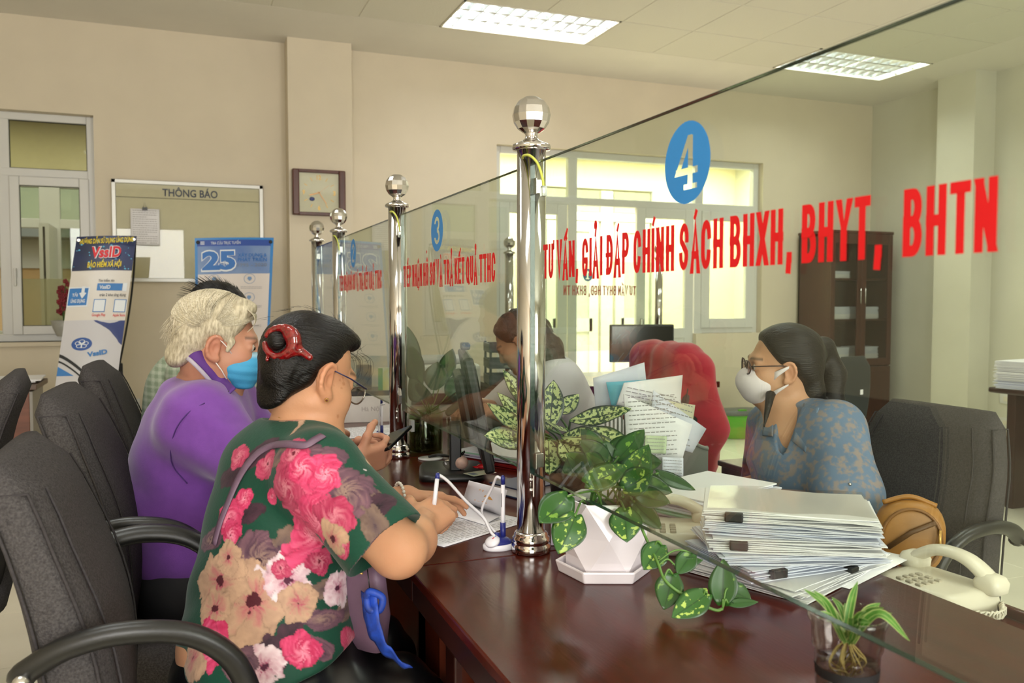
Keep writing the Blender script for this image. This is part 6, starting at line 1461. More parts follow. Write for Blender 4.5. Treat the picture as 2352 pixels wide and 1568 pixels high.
# ================================================================== woman in the floral blouse
f1, r1 = frame_of(66); HR1 = head_frame(65, 22, 0)
H1 = at(709, 858, D=1.735); HS1 = .98
W_R = at(968, 1200, D=1.745); EL_R = at(915, 1262, D=1.56); SH_R = at(742, 1085, D=1.58); SH_L = at(700, 1030, D=1.92); NB = at(655, 1010, D=1.735)
EL_L = at(800, 1175, D=1.98); W_L = at(935, 1140, D=2.00)
PV = at(590, 1500, D=1.70); CH = at(645, 1165, D=1.72)
S = Sdf(); head_prims(S, H1, HR1, HS1)
S.chain([H1 + (np.array([-.022, 0, -.06]) @ HR1), at(697, 965, D=1.735), NB + np.array([.01, 0, -.03])], [.040, .042, .056], .03)
S.rc(at(740, 940, D=1.72), at(715, 1060, D=1.72), .035, .05, .05)
T1 = tilt(f1, r1, 14)
S.el(CH, (.10, .15, .17), T1, .06); S.el(at(610, 1340, D=1.71), (.13, .15, .17), T1, .06); S.el(PV, (.15, .17, .12), T1, .06); S.rc(SH_L, SH_R, .05, .05, .06)
S.chain([SH_R, at(850, 1200, D=1.53), EL_R], [.048, .050, .045], .03); S.chain([EL_R, at(945, 1240, D=1.64), W_R], [.045, .042, .029], .035)
S.chain([SH_L, EL_L, W_L], [.046, .042, .027], .03)
KR = np.array([.385, PV[1] - .13, .50]); KL = np.array([.385, PV[1] + .11, .50])
for K in (KR, KL): S.chain([PV + np.array([.02, (K[1] - PV[1]) * .8, -.04]), K, K + np.array([-.06, 0, -.40])], [.085, .062, .040], .04); S.el(K + np.array([-.01, 0, -.455]), (.12, .045, .038), None, .02)
hd = unit(at(1035, 1150, D=1.84) - W_R)
hand_prims(S, W_R, unit(hd + np.array([0, 0, -.05])), np.array([-.25, .55, -.8]), np.array([.1, .5, .85]), s=.95, tc=.55, each=((.75, .95, .5), (.85, 1.0, .6), (.9, 1.05, .6), (.95, 1.05, .6)), spread=.02)
hd2 = unit(at(1045, 1138, D=2.06) - W_L)
hand_prims(S, W_L, unit(hd2 + np.array([0, 0, -.08])), np.array([.2, -.25, -.9]), np.array([.1, -.9, .1]), s=.94, tc=.35, each=((.10, .25, .3), (.25, .3, .3), (.3, .4, .3), (.4, .4, .3)), spread=.05)
V, F = S.mesh(.0031)
base1 = (float(PV[0]), float(PV[1]), 0.0)
w1p = person_at('person', 'woman in a green floral blouse bending over the counter to write', V, F, base1)
c = skin_col(V, 'c4906e', H1, HR1, HS1, brow='2a1c16', blot=.12)
q = (V - H1) @ HR1.T; sp = (vnoise(V, 130) > .80) & (q[:, 0] > .02) & (q[:, 2] < .01) & (q[:, 2] > -.08); c[sp] *= np.array([.80, .70, .62])
a = w1p.data.color_attributes.new('Col', 'FLOAT_COLOR', 'POINT'); a.data.foreach_set('color', np.concatenate([c, np.ones((len(c), 1))], 1).astype(np.float32).ravel())
# blouse
B = Sdf()
B.el(at(650, 1150, D=1.72), (.120, .165, .19), T1, .07); B.el(at(634, 1320, D=1.715), (.140, .168, .20), tilt(f1, r1, 8), .08); B.el(at(612, 1490, D=1.70), (.160, .184, .19), tilt(f1, r1, 4), .08)
B.rc(at(690, 1025, D=1.90), at(725, 1072, D=1.60), .060, .068, .06); B.el(NB + np.array([-.02, .0, -.05]), (.085, .12, .06), T1, .05)
sl0, sl1 = at(745, 1095, D=1.58), at(868, 1235, D=1.535)
B.rc(sl0, sl1 + (sl1 - sl0) * .5, .073, .086, .05); B.rc(at(700, 1040, D=1.92), EL_L + (EL_L - SH_L) * .1, .066, .075, .05)
B.rc(at(700, 1540, D=1.62), at(610, 1560, D=1.60), .09, .10, .08)
dA = unit(sl1 - sl0)
armcut = [(at(872, 1232, D=1.535), unit(dA * 1.0 + np.array([0, 0, -.15])))]
# sleeve ends: cut the sleeve cone beyond the hem, inside a ball around the arm so that the body is untouched
B.rc(sl1 + dA * .088, sl1 + dA * .36, .105, .14, .006, 's')
B.rc(EL_L - unit(EL_L - SH_L) * .01, EL_L + unit(EL_L - SH_L) * .25, .09, .12, .006, 's')
# neckline
nk = NB + np.array([.03, .0, .055]); B.el(nk + T1[0] * .02, (.088, .098, .062), T1, .012, 's')
B.pl(at(765, 1505, D=1.60), unit(CR * .42 - CU * .90), .01)
def folds(P):
    return .006 * np.sin(P[:, 2] * 46 + P[:, 0] * 20 + 9 * vnoise(P, 5)) * np.clip((1.0 - P[:, 2]) * 2.5, 0, 1) * vnoise(P + 3, 7) + .003 * (vnoise(P, 14) - .5)
V, F = B.mesh(.0029, folds); N = vnormals(V, F)
# printed flowers: each one is centred on a spot of the cloth and painted in the cloth's own tangent plane
GREEN = np.array(lin('0d4030')); col = np.tile(GREEN, (len(V), 1)) * (.85 + .3 * fbm(V, 9, 2))[:, None]
PAL = {'pink': ('b4204e', 'd84c78', 'e88fa6', '7a1430'), 'cream': ('a88670', 'c09c80', 'a8425c', '4a1420'), 'mauve': ('4c3444', '74525e', '8c7268', '38222e'), 'taupe': ('5e4a44', '7c665a', '4c3a42', '4c3a40'), 'white': ('c8a0ac', 'e4d4d8', '98305a', '4a1430'), 'rose': ('9c2048', 'c04c6c', 'cc7c8c', '641028'), 'dark': ('33202c', '4a2c3a', '241620', '1c1018')}
def paint(px, rad, kind, lobes, rot=0.0, asp=1.0, jag=.22, pxy=None):
    if pxy is None:
        r = CF + CR * (px[0] - 1176) / FPX + CU * (784 - px[1]) / FPX; r = r / np.linalg.norm(r); w_ = V - CC; t = w_ @ r; d2 = ((w_ - t[:, None] * r) ** 2).sum(1); k = np.nonzero(d2 < .004 ** 2)[0]
        if len(k) == 0: return
        k = k[np.argmin(t[k])]
    else: k = pxy
    c0, n0 = V[k], N[k]; u0 = unit(np.cross(n0, np.array([.1, .2, 1.0]))); v0 = np.cross(n0, u0); dv = V - c0; m = ((dv ** 2).sum(1) < (rad * 2.2) ** 2) & (N @ n0 > .05); I = np.nonzero(m)[0]
    x = dv[I] @ u0; y = dv[I] @ v0; cr, sr = math.cos(rot), math.sin(rot); x, y = (x * cr - y * sr) / asp, x * sr + y * cr; rr = np.sqrt(x * x + y * y) / rad; th = np.arctan2(y, x); nz = fbm(V[I] * 1.0 + k * .01, 60, 3)
    nz2 = fbm(V[I] + k * .013, 28, 3); th = th + (nz2 - .5) * 1.6
    rs = vnoise(np.stack([th * (2.2 if lobes > 2 else 1.2) + (rr * 5 if kind in ('pink', 'rose', 'mauve') else 0), rr * 1.6, np.full(len(rr), k * .37)], 1), 2.4)
    edge = 1 - jag * (.5 - .5 * np.abs(np.cos(th * lobes / 2))) * 1.2 + (nz - .5) * .5 + (nz2 - .5) * .9
    ins = rr < edge; A_, B_, C_, D_ = [np.array(lin(z)) for z in PAL[kind]]
    pet = np.abs(np.cos(th * lobes / 2 + 2.2 * rr)) ; mix = np.clip(1.25 * rs + .5 * (nz - .5) + .15 * (1 - pet) - .15, 0, 1)[:, None]
    cc_ = A_ * (1 - mix) + B_ * mix; g = np.clip(.85 - rr * 1.5 + 1.3 * (rs - .5), 0, 1)[:, None]; cc_ = cc_ * (1 - g) + C_ * g; g2 = (rr < (.15 if kind in ('cream', 'white') else .05) + .5 * (nz - .5))[:, None]; cc_ = np.where(g2, D_, cc_)
    seam = np.clip(1 - np.abs(np.cos(th * lobes / 2)) * 7, 0, 1)[:, None] * (rr > .3)[:, None]; cc_ = cc_ * (1 - .3 * seam * (nz2 > .45)[:, None]); rim = np.clip((rr - edge + .10) * 9, 0, 1)[:, None]; cc_ = cc_ * (1 - .25 * rim)
    J = I[ins]; col[J] = cc_[ins]
def sprig(px, L, wdt, rot, kind): paint(px, L, kind, 2, rot, wdt, .1)
for px, L, wd, rot, kd in (((640, 1270), .05, .45, .6, 'taupe'), ((560, 1180), .05, .4, 1.2, 'dark'), ((830, 1120), .055, .45, 2.2, 'taupe'), ((870, 1160), .045, .5, 1.0, 'dark'), ((855, 1205), .05, .45, 2.6, 'taupe'), ((705, 1150), .05, .5, .2, 'dark'), ((755, 1350), .045, .4, 1.5, 'taupe'), ((500, 1430), .05, .5, .4, 'dark'), ((720, 1480), .05, .4, 2.0, 'mauve'), ((590, 1500), .06, .5, 1.0, 'dark'), ((660, 1470), .05, .45, .3, 'dark'), ((480, 1240), .05, .4, 1.3, 'mauve'), ((560, 1330), .045, .5, 2.4, 'taupe'), ((590, 1040), .05, .4, .9, 'dark'), ((700, 1060), .05, .5, 1.9, 'mauve'), ((640, 1040), .04, .5, 1.0, 'taupe'), ((530, 1090), .045, .45, 1.2, 'dark'), ((755, 1230), .045, .4, 2.7, 'taupe'), ((800, 1400), .04, .4, 1.2, 'taupe'), ((745, 1420), .05, .35, 1.5, 'mauve'), ((615, 1290), .035, .5, .8, 'mauve'), ((450, 1530), .045, .5, .8, 'dark'), ((690, 1380), .035, .4, .2, 'taupe')):
    sprig(px, L, wd, rot, kd)
for px, rd, kd, lb, rot in (((592, 1290), .056, 'mauve', 4, .4), ((735, 1075), .05, 'mauve', 6, .2), ((690, 1090), .045, 'mauve', 5, .9), ((790, 1130), .050, 'mauve', 5, 1.3), ((610, 1065), .032, 'rose', 5, .5), ((670, 1040), .035, 'rose', 6, 0), ((575, 1385), .074, 'cream', 6, .3), ((500, 1335), .058, 'cream', 5, .8), ((490, 1395), .042, 'cream', 5, .2), ((662, 1335), .046, 'white', 6, .7), ((690, 1385), .036, 'cream', 5, .3), ((480, 1475), .045, 'pink', 6, .1), ((440, 1510), .040, 'cream', 5, .6), ((605, 1535), .042, 'white', 7, .3), ((700, 1495), .034, 'pink', 5, .3), ((545, 1540), .034, 'mauve', 5, .3), ((690, 1160), .052, 'pink', 6, .2), ((650, 1120), .040, 'rose', 5, .8), ((725, 1195), .048, 'pink', 7, .5), ((765, 1185), .040, 'rose', 6, .9), ((715, 1235), .042, 'pink', 6, .1), ((745, 1085), .032, 'pink', 6, .4), ((690, 1070), .03, 'pink', 5, .2), ((520, 1190), .036, 'pink', 4, .3), ((525, 1230), .026, 'pink', 4, .9), ((735, 1290), .028, 'rose', 3, .3), ((780, 1350), .034, 'white', 4, .6), ((620, 1140), .014, 'pink', 3, .2), ((560, 1140), .022, 'pink', 3, .5), ((545, 1045), .026, 'rose', 5, .2), ((645, 1310), .018, 'rose', 4, .2), ((780, 1260), .025, 'rose', 3, .4), ((760, 1240), .03, 'cream', 3, .7), ((520, 1280), .03, 'cream', 3, .2), ((810, 1470), .03, 'rose', 4, .2)):
    paint(px, rd, kd, lb, rot)
rg = np.random.RandomState(5); vis = N @ unit(CC - H1)
far = np.nonzero(vis < -.25)[0]
for i in range(46): paint(None, rg.uniform(.025, .055), rg.choice(['pink', 'cream', 'mauve', 'rose', 'taupe', 'dark', 'white']), rg.randint(4, 7), rg.uniform(0, 6), pxy=far[rg.randint(len(far))])
M_blouse = mat('floral_chiffon', '0d4030', .62, spec=.25, attr='Col', noise=.08, nscale=50, bump=.08, bscale=160, sheen=.1)
np_obj('blouse', V, F, M_blouse, w1p, col)
# trousers
Tq = Sdf(); Tq.el(PV + np.array([.0, 0, -.05]), (.17, .195, .12), None, .06)
for K in (KR, KL): Tq.chain([PV + np.array([.04, (K[1] - PV[1]) * .85, -.05]), K, K + np.array([-.06, 0, -.38])], [.108, .086, .072], .05)
Tq.rc(PV + np.array([.12, -.05, -.02]), KR + np.array([-.05, .08, .02]), .10, .07, .06)
V, F = Tq.mesh(.006, lambda P: .004 * np.sin(P[:, 0] * 60 + 8 * vnoise(P, 6)))
np_obj('trousers', V, F, mat('black_satin', '0b0b0d', .32, spec=.5, bump=.1, bscale=10), w1p)
for K in (KR, KL):
    sh = Sdf(); sh.el(K + np.array([0, 0, -.462]), (.13, .05, .037), None, .02); sh.el(K + np.array([-.06, 0, -.43]), (.05, .042, .05), None, .02); sh.pl(K + np.array([0, 0, -.495]), (0, 0, -1)); V, F = sh.mesh(.006); V[:, 2] = np.maximum(V[:, 2], .001); np_obj('shoe', V, F, M_blk, w1p)
# hair: cap, bun, loose wisps
M_hair_b = mat('black_hair', '060505', .36, spec=.28, col2='120d0c', nscale=1.0, stretch=(14, 260, 260), bump=.35, bscale=1.3)
h1 = lambda x, y, z: H1 + HS1 * (np.array([x, y, z]) @ HR1)
Hs = Sdf(); Hs.el(h1(-.020, 0, .038), (.098, .080, .086), HR1, .02); Hs.el(h1(-.038, 0, .0), (.058, .070, .066), HR1, .03)
Hs.el(h1(-.066, -.004, -.058), (.024, .048, .046), HR1, .03)
Hs.pl(h1(.058, 0, .040), np.array([.84, 0, -.54]) @ HR1, .02); Hs.pl(h1(-.022, 0, -.03), np.array([.86, 0, -.51]) @ HR1, .02)
Hs.el(h1(.075, 0, .035), (.05, .10, .060), HR1, .02, 's')
Hs.el(h1(.040, 0, .092), (.045, .055, .024), HR1, .04)
for y in (-1, 1): Hs.el(h1(-.006, y * .092, -.016), (.030, .030, .034), HR1, .01, 's')
Hs.el(h1(-.082, -.022, .012), (.028, .032, .038), HR1, .03); Hs.el(h1(-.082, -.022, -.026), (.026, .032, .030), HR1, .02)
fib = lambda P: .0005 * np.sin(((P - H1) @ HR1[2]) * 700 + ((P - H1) @ HR1[1]) * 350 + 40 * vnoise(P, 22)) + .003 * (vnoise(P, 30) - .5)
V, F = Hs.mesh(.0028, fib); hair1 = np_local(np_obj('hair', V, F, M_hair_b, w1p), H1, HR1, w1p)
rg = np.random.RandomState(3); paths = []
for i in range(90):                                   # fine fly-away hairs over the crown and at the nape
    th = rg.uniform(-1.1, 1.1); ph = rg.uniform(.2, 2.6); p0 = np.array([-.02 + .108 * math.cos(ph), .088 * math.sin(th) * 1.0, .04 + .094 * math.sin(ph) * math.cos(th)]); nrm_ = unit(p0 - np.array([-.02, 0, .04]))
    p = h1(*p0); dr = unit((np.array([-1, rg.uniform(-.4, .4), -.1]) - nrm_ * (np.array([-1, 0, -.1]) @ nrm_) + nrm_ * .12) @ HR1); paths.append([p + dr * t * .022 + (nrm_ @ HR1) * (.0015 * t - .001) for t in np.linspace(-.4, 1, 6)])
nape = h1(-.075, -.03, -.085)
for i in range(0):
    p = h1(-.06 + rg.uniform(-.03, .05), -.062 + rg.uniform(0, .05), -.075 + rg.uniform(-.02, .03)); L_ = rg.uniform(.03, .10); ph = rg.uniform(0, 6); cr = rg.uniform(.006, .016)
    d0 = unit(np.array([-.15, -.2, -1.0]) @ HR1 + np.array([0, 0, -.8]) + rg.normal(0, .25, 3)); paths.append([p - toward(p) * -.006 + d0 * L_ * t + np.array([cr * math.sin(ph + 6 * t * t), -.006, cr * .6 * math.cos(ph + 7 * t)]) for t in np.linspace(0, 1, 24)])
for i in range(14):
    p = h1(.075, rg.uniform(-.06, .04), .075); paths.append(bez([p, p + (np.array([.022, -.012, -.01]) @ HR1), p + (np.array([.026, -.02, -.04 + rg.uniform(-.02, .01)]) @ HR1), p + (np.array([.005, -.026, -.065 + rg.uniform(-.02, .01)]) @ HR1)], 4))
strands('loose_strands', paths, .0004, M_hair_b, w1p)
# red claw clip
M_claw = mat('red_resin', '8a0a10', .12, spec=.7, trans=.35, noise=.5, nscale=120, coat=.5)
def march(S_, px, py, d0, d1, off=0.0):
    ds = np.linspace(d0, d1, 200); P_ = np.array([at(px, py, D=q) for q in ds], np.float32); v = S_.ev(P_); k_ = np.nonzero(v < 0)[0]
    return at(px, py, D=(ds[k_[0]] if len(k_) else (d0 + d1) / 2) - off)
K1 = Sdf(); bc = march(Hs, 643, 785, 1.4, 2.0, .004); cl_n = toward(bc)
ux = unit(CR * .85 + CU * .25); uy = unit(np.cross(cl_n, ux)) if True else CU; uy = CU - CR * .25; uy = unit(uy)
rim = [bc + ux * (.029 * math.cos(a)) + uy * (.027 * math.sin(a)) + cl_n * (.006 * math.cos(a)) for a in np.linspace(-3.3, 2.35, 18)]
K1.chain(rim, [.0062 + .006 * max(0, math.cos(a + .35)) for a in np.linspace(-3.3, 2.35, 18)], .004); K1.rc(bc + ux * .030 - uy * .022, bc + ux * .048 - uy * .044 + cl_n * .004, .0085, .0068, .008)
K1.rc(bc + ux * .02 + uy * .008, bc + ux * .028 - uy * .026, .012, .008, .008)
for i in range(4): K1.rc(bc + ux * (.010 - .014 * i) - uy * .026, bc + ux * (.012 - .014 * i) - uy * .016 - cl_n * .02, .0035, .003, .004)
V, F = K1.mesh(.0016); np_obj('hair_clip', V, F, M_claw, w1p)
KB = Sdf(); KB.el(bc - cl_n * .006 - ux * .004 + uy * .004, (.020, .020, .021), None, .01); V, F = KB.mesh(.0022); np_obj('hair_knot', V, F, M_hair_b, w1p)
# glasses
gls = MB(); tmp = [h1(.004, -.083, .012), h1(.05, -.079, .010), h1(.100, -.070, .004)]; gls.tube(tmp, [.0022, .003, .0042], 8, flat=.45); gp = gls.build('spectacles', mat('navy_frame', '1b2350', .3), w1p, world=True)
tmp = [h1(.004, .083, .012), h1(.05, .079, .010), h1(.100, .070, .004)]; MB().tube(tmp, [.0022, .003, .0042], 8, flat=.45).build('temple_arm', MATS['navy_frame'], w1p, world=True).parent = w1p
for y in (-1, 1):
    ln = MB(); ring_ = [h1(.112 - .006 * abs(math.cos(t)), y * .036 + .028 * math.cos(t), -.010 + .019 * math.sin(t)) for t in np.linspace(0, 2 * math.pi, 26)]; ln.tube(ring_, .0017, 6); ln.build('lens_rim', mat('silver_rim', '9a968e', .25, .8), w1p, world=True)
    cc0 = np.mean(ring_, axis=0); l2 = MB(); l2.add([cc0] + ring_[:-1], [(0, i + 1, (i + 1) % 25 + 1) for i in range(25)]); l2.build('lens', pane_mat('spectacle_lens', 'eef0ee', 1.6), w1p, world=True)
# earring, necklace, bracelet
eb = h1(.0, -.092, -.050); es = MB(); es.ball(eb, .0042, 10, 8); er = es.build('earring', M_gold, w1p, world=True); MB().ball(eb + toward(eb) * .0035, .0022, 8, 6).build('stone', mat('garnet', '5a0a10', .1), er, world=False).location = tuple(-np.array((0, 0, 0)))
for o in list(er.children):
    me = o.data; n_ = len(me.vertices); co = np.empty(n_ * 3, np.float32); me.vertices.foreach_get('co', co); co = co.reshape(-1, 3) - np.array(base1, np.float32); me.vertices.foreach_set('co', co.ravel())
nl = [march(S, x_, y_, 1.4, 2.0, .0012) for x_, y_ in ((640, 958), (654, 966), (672, 984), (690, 1004), (702, 1022))]
MB().tube(bez(nl, 6), .0011, 6).build('necklace', M_gold, w1p, world=True)
wa = W_L - unit(hd2) * .018; a1 = unit(np.cross(hd2, [0, 0, 1])); a2 = np.cross(hd2, a1)
for i in range(22): t_ = 2 * math.pi * i / 22; MB().ball(wa + (a1 * math.cos(t_) + a2 * math.sin(t_)) * .0315 + unit(hd2) * .004 * math.sin(t_), .0043, 8, 6).build('bracelet_pearl', mat('pearl', 'd8d4c8', .2, coat=.5), w1p, world=True)
# cross-body bag: strap, lavender pouch, blue scarf-strap
M_lav = mat('lavender_leather', '6a5266', .5, noise=.08, nscale=20, bump=.06, bscale=120); bgp = at(822, 1430, D=1.66)
bg_ = thing('shoulder_bag', 'lavender shoulder bag with a blue patterned strap at the hip', 'bag', (bgp[0], bgp[1], .60)); bl0 = np.array(bg_.location)
mb = MB(); axb = unit(np.array([.55, -.83, 0])); loft(mb, [(np.array([0, 0, .03 + .034 * k]), axb, np.array([.83, .55, 0]), (.075 - .004 * abs(k - 2)), .026 - .003 * abs(k - 2)) for k in range(6)], 24, 4); pb = mb.build('pouch', M_lav, bg_)
MB().tube([np.array([0, 0, .185]) + axb * x - np.array([.83, .55, 0]) * .031 for x in (-.045, 0, .045)], .002, 6).build('zip', M_gold, pb)
sx = [at(690, 1048, D=1.60), at(655, 1000, D=1.66), at(620, 1000, D=1.66), at(575, 1030, D=1.64), at(545, 1085, D=1.62), at(522, 1140, D=1.60)]
def on_blouse(p, off=.004):
    d_ = B.ev(np.array([p], np.float32))[0]; v = unit(p - np.array([CH[0], CH[1], p[2]])); k_ = 0
    for _ in range(30):
        dd = float(B.ev(np.array([p], np.float32))[0])
        if abs(dd - off) < .001: break
        e = .002; g = np.array([float(B.ev(np.array([p + np.eye(3)[i] * e], np.float32))[0] - dd) / e for i in range(3)]); p = p - g / (np.linalg.norm(g) + 1e-6) * (dd - off)
    return p
st_px = [(742, 1000), (724, 1010), (704, 1022), (682, 1022), (655, 1020), (625, 1024), (594, 1040), (565, 1072), (543, 1110), (524, 1155), (506, 1200), (492, 1250)]
sp_ = bez([march(B, x, y, 1.35, 2.1, .004) for x, y in st_px], 5)
rows = []
for i, p in enumerate(sp_):
    t_ = unit(sp_[min(i + 1, len(sp_) - 1)] - sp_[max(i - 1, 0)]); dd = float(B.ev(np.array([p], np.float32))[0]); g = np.array([float(B.ev(np.array([p + np.eye(3)[k] * .002], np.float32))[0] - dd) for k in range(3)]); n_ = unit(g); s_ = np.cross(t_, n_); rows.append([p - s_ * .008 + n_ * .002, p + n_ * .003, p + s_ * .008 + n_ * .002])
MB().grid(rows, thick=.0025).build('strap', M_lav, bg_, world=True)
M_scarf = mat('blue_scarf', '1e4cc0', .6, col2='16307c', nscale=60); sc = bez([at(848, 1360, D=1.57), at(852, 1400, D=1.56), at(862, 1450, D=1.55), at(885, 1490, D=1.55), at(930, 1530, D=1.56)], 6)
MB().grid([[p + axb * w_ * .020 + np.array([0, 0, .004 * math.sin(i + 3 * w_)]) for w_ in (-1, -.5, 0, .5, 1)] for i, p in enumerate(sc)], thick=.002).build('patterned_strap', M_scarf, bg_, world=True)
MB().tube(bez([at(842, 1372, D=1.565), at(850, 1358, D=1.56), at(878, 1372, D=1.56), at(872, 1400, D=1.56), at(848, 1398, D=1.56), at(842, 1372, D=1.565)], 6), .007, 8).build('knot', M_scarf, bg_, world=True)
MB().tube([at(843, 1300, D=1.58), at(850, 1360, D=1.57)], .0012, 6).build('ring_cord', M_blk, bg_, world=True)
# ================================================================== white-haired man in the purple shirt
f2, r2 = frame_of(84); HR2 = head_frame(97, 10, 3); HS2 = .98; H2 = at(506, 785, D=2.26)
h2 = lambda x, y, z: H2 + HS2 * (np.array([x, y, z]) @ HR2)
NB2 = at(470, 890, D=2.30); SHR = at(455, 965, D=2.12); SHL = at(520, 925, D=2.50); ELR = at(640, 1115, D=2.05); ELL = at(650, 1080, D=2.50); WR = at(815, 1068, D=2.22); WL = at(800, 1035, D=2.36)
PV2 = at(405, 1290, D=2.32); S = Sdf(); head_prims(S, H2, HR2, HS2)
S.chain([h2(-.03, 0, -.06), at(488, 865, D=2.28), NB2], [.062, .060, .075], .04); T2 = tilt(f2, r2, 20)
S.el(at(450, 1020, D=2.31), (.12, .18, .17), T2, .06); S.el(at(425, 1170, D=2.32), (.14, .17, .16), tilt(f2, r2, 10), .06); S.el(PV2, (.15, .18, .12), None, .05); S.rc(SHL, SHR, .055, .055, .06)
S.chain([SHR, ELR, at(720, 1085, D=2.12), WR], [.052, .047, .044, .031], .03); S.chain([SHL, ELL, at(730, 1055, D=2.42), WL], [.052, .046, .043, .030], .03)
KR = np.array([.37, PV2[1] - .14, .50]); KL = np.array([.37, PV2[1] + .13, .50])
for K in (KR, KL): S.chain([PV2 + np.array([.02, (K[1] - PV2[1]) * .8, -.02]), K, K + np.array([-.04, 0, -.40])], [.085, .062, .040], .04); S.el(K + np.array([.01, 0, -.455]), (.12, .045, .038), None, .02)
dR = unit(at(905, 1035, D=2.30) - WR); dL = unit(at(900, 1022, D=2.36) - WL)
hand_prims(S, WR, dR, np.array([-.25, .85, .35]), np.array([-.1, .1, 1.0]), s=1.04, tc=.6, each=((.65, 1.1, .7), (.7, 1.1, .7), (.75, 1.1, .7), (.8, 1.1, .7)), spread=.02)
hand_prims(S, WL, dL, np.array([.3, -.7, -.5]), np.array([-.1, -.1, 1.0]), s=1.0, tc=.45, each=((.6, .9, .6), (.65, .9, .6), (.7, .9, .6), (.7, .9, .6)), spread=.02)
SB2 = S; V, F = S.mesh(.0034); base2 = (float(PV2[0]), float(PV2[1]), 0.0)
m1p = person_at('person', 'white-haired man in a purple polo shirt and blue mask holding a phone', V, F, base2)
c = skin_col(V, 'c08a70', H2, HR2, HS2, brow='5a463c', blot=.16, seed=3)
a = m1p.data.color_attributes.new('Col', 'FLOAT_COLOR', 'POINT'); a.data.foreach_set('color', np.concatenate([c, np.ones((len(c), 1))], 1).astype(np.float32).ravel())
def eyes(hf, parent, s=1.0, iris='1c120e', ys=(-1, 1), lid=.45):
    for y in ys:
        e = MB(); e.ball((0, 0, 0), .0118 * s, 16, 10); o = e.build('eye', mat('eye_white', 'b8a89c', .15), parent); o.location = tuple(hf(.0805, y * .033, .001) - np.array(parent.location))
        i_ = MB(); i_.ball((0, 0, 0), .0064 * s, 12, 8); p_ = i_.build('iris', mat('iris_' + iris, iris, .1), o); p_.location = tuple(hf(.0805 + .0082, y * .033, .0) - hf(.0805, y * .033, .001))
eyes(h2, m1p)
M_pur = mat('purple_pique', '7a48a0', .85, spec=.15, noise=.06, nscale=40, bump=.12, bscale=500, sheen=.3)
P = Sdf(); P.el(at(448, 1010, D=2.31), (.145, .212, .165), T2, .07); P.el(at(432, 1150, D=2.32), (.168, .205, .185), tilt(f2, r2, 10), .08); P.el(at(428, 1260, D=2.32), (.160, .205, .13), tilt(f2, r2, 2), .08)
P.rc(at(525, 925, D=2.48), at(462, 965, D=2.15), .075, .080, .06); P.el(NB2 + np.array([-.03, 0, -.035]), (.085, .12, .06), T2, .05)
e0, e1_ = SHR, ELR; dS = unit(e1_ - e0); P.rc(e0 + np.array([0, .02, -.005]), e0 + dS * .33, .074, .084, .09); dS2 = unit(ELL - SHL); P.rc(SHL, SHL + dS2 * .34, .078, .085, .05)
P.rc(e0 + dS * .275, e0 + dS * .6, .10, .12, .005, 's'); P.rc(SHL + dS2 * .28, SHL + dS2 * .6, .10, .12, .005, 's')
P.el(h2(-.005, 0, -.115), (.066, .066, .055), HR2, .01, 's')
def fold2(Q): return .005 * np.sin((Q[:, 2] * 55 + Q[:, 0] * 26) + 9 * vnoise(Q, 5)) * vnoise(Q + 1, 6) + .003 * (vnoise(Q, 12) - .5)
V, F = P.mesh(.0042, fold2); np_obj('polo_shirt', V, F, M_pur, m1p)
# collar with grey stripe, placket button
def collar(pts_px, w, m, parent, name='collar'):
    near = lambda x, y: min((march(q_, x, y, 1.7, 2.9, 0) for q_ in (SB2, P)), key=lambda p_: (p_ - CC) @ CF)
    pts = bez([near(x, y) + toward(near(x, y)) * .003 for x, y, d in pts_px], 6); rows = []
    for i, p in enumerate(pts):
        t_ = unit(pts[min(i + 1, len(pts) - 1)] - pts[max(i - 1, 0)]); n_ = toward(p); s_ = unit(np.cross(t_, n_)); s_ = s_ if s_[2] > 0 else -s_
        rows.append([p - s_ * w * .5 + n_ * .004, p + n_ * .004, p + s_ * w * .5 - n_ * .004])
    MB().grid(rows, thick=.004).build(name, m, parent, world=True)
    R_ = [[r_[0] + toward(r_[0]) * .008, r_[0] * .75 + r_[1] * .25 + toward(r_[0]) * .009, r_[0] * .5 + r_[1] * .5 + toward(r_[0]) * .008] for r_ in rows[1:]]
    MB().grid(R_, thick=.001).build('collar_stripe', mat('grey_stripe', 'b6aebc', .7), parent, world=True)
co = collar([(412, 802, 2.24), (440, 812, 2.16), (475, 845, 2.12), (505, 880, 2.12), (528, 905, 2.14)], .040, mat('purple_collar', '5c3484', .8), m1p)
near_ = lambda x, y: min((march(q_, x, y, 1.7, 2.9, 0) for q_ in (SB2, P)), key=lambda p_: (p_ - CC) @ CF)
MB().ball(near_(526, 902) + toward(H2) * .004, .006, 10, 6).build('button', M_blk, m1p, world=True)
sm = [march(P, x, y, 1.9, 2.6, .003) for x, y in ((470, 925), (430, 950), (402, 990), (392, 1040), (400, 1075), (430, 1110))]; MB().tube(bez(sm, 6), .0015, 6).build('sleeve_seam', mat('purple_seam', '4e2c74', .8), m1p, world=True)
Tq = Sdf(); Tq.el(PV2 + np.array([0, 0, -.04]), (.165, .20, .115), None, .06)
for K in (KR, KL): Tq.chain([PV2 + np.array([.04, (K[1] - PV2[1]) * .85, -.03]), K, K + np.array([-.04, 0, -.38])], [.105, .085, .07], .05)
V, F = Tq.mesh(.007); np_obj('trousers', V, F, mat('black_trousers', '131216', .8), m1p)
for K in (KR, KL): sh = Sdf(); sh.el(K + np.array([.02, 0, -.462]), (.13, .05, .037), None, .02); sh.el(K + np.array([-.04, 0, -.43]), (.05, .042, .05), None, .02); V, F = sh.mesh(.007); V[:, 2] = np.maximum(V[:, 2], .001); np_obj('shoe', V, F, M_blk, m1p)
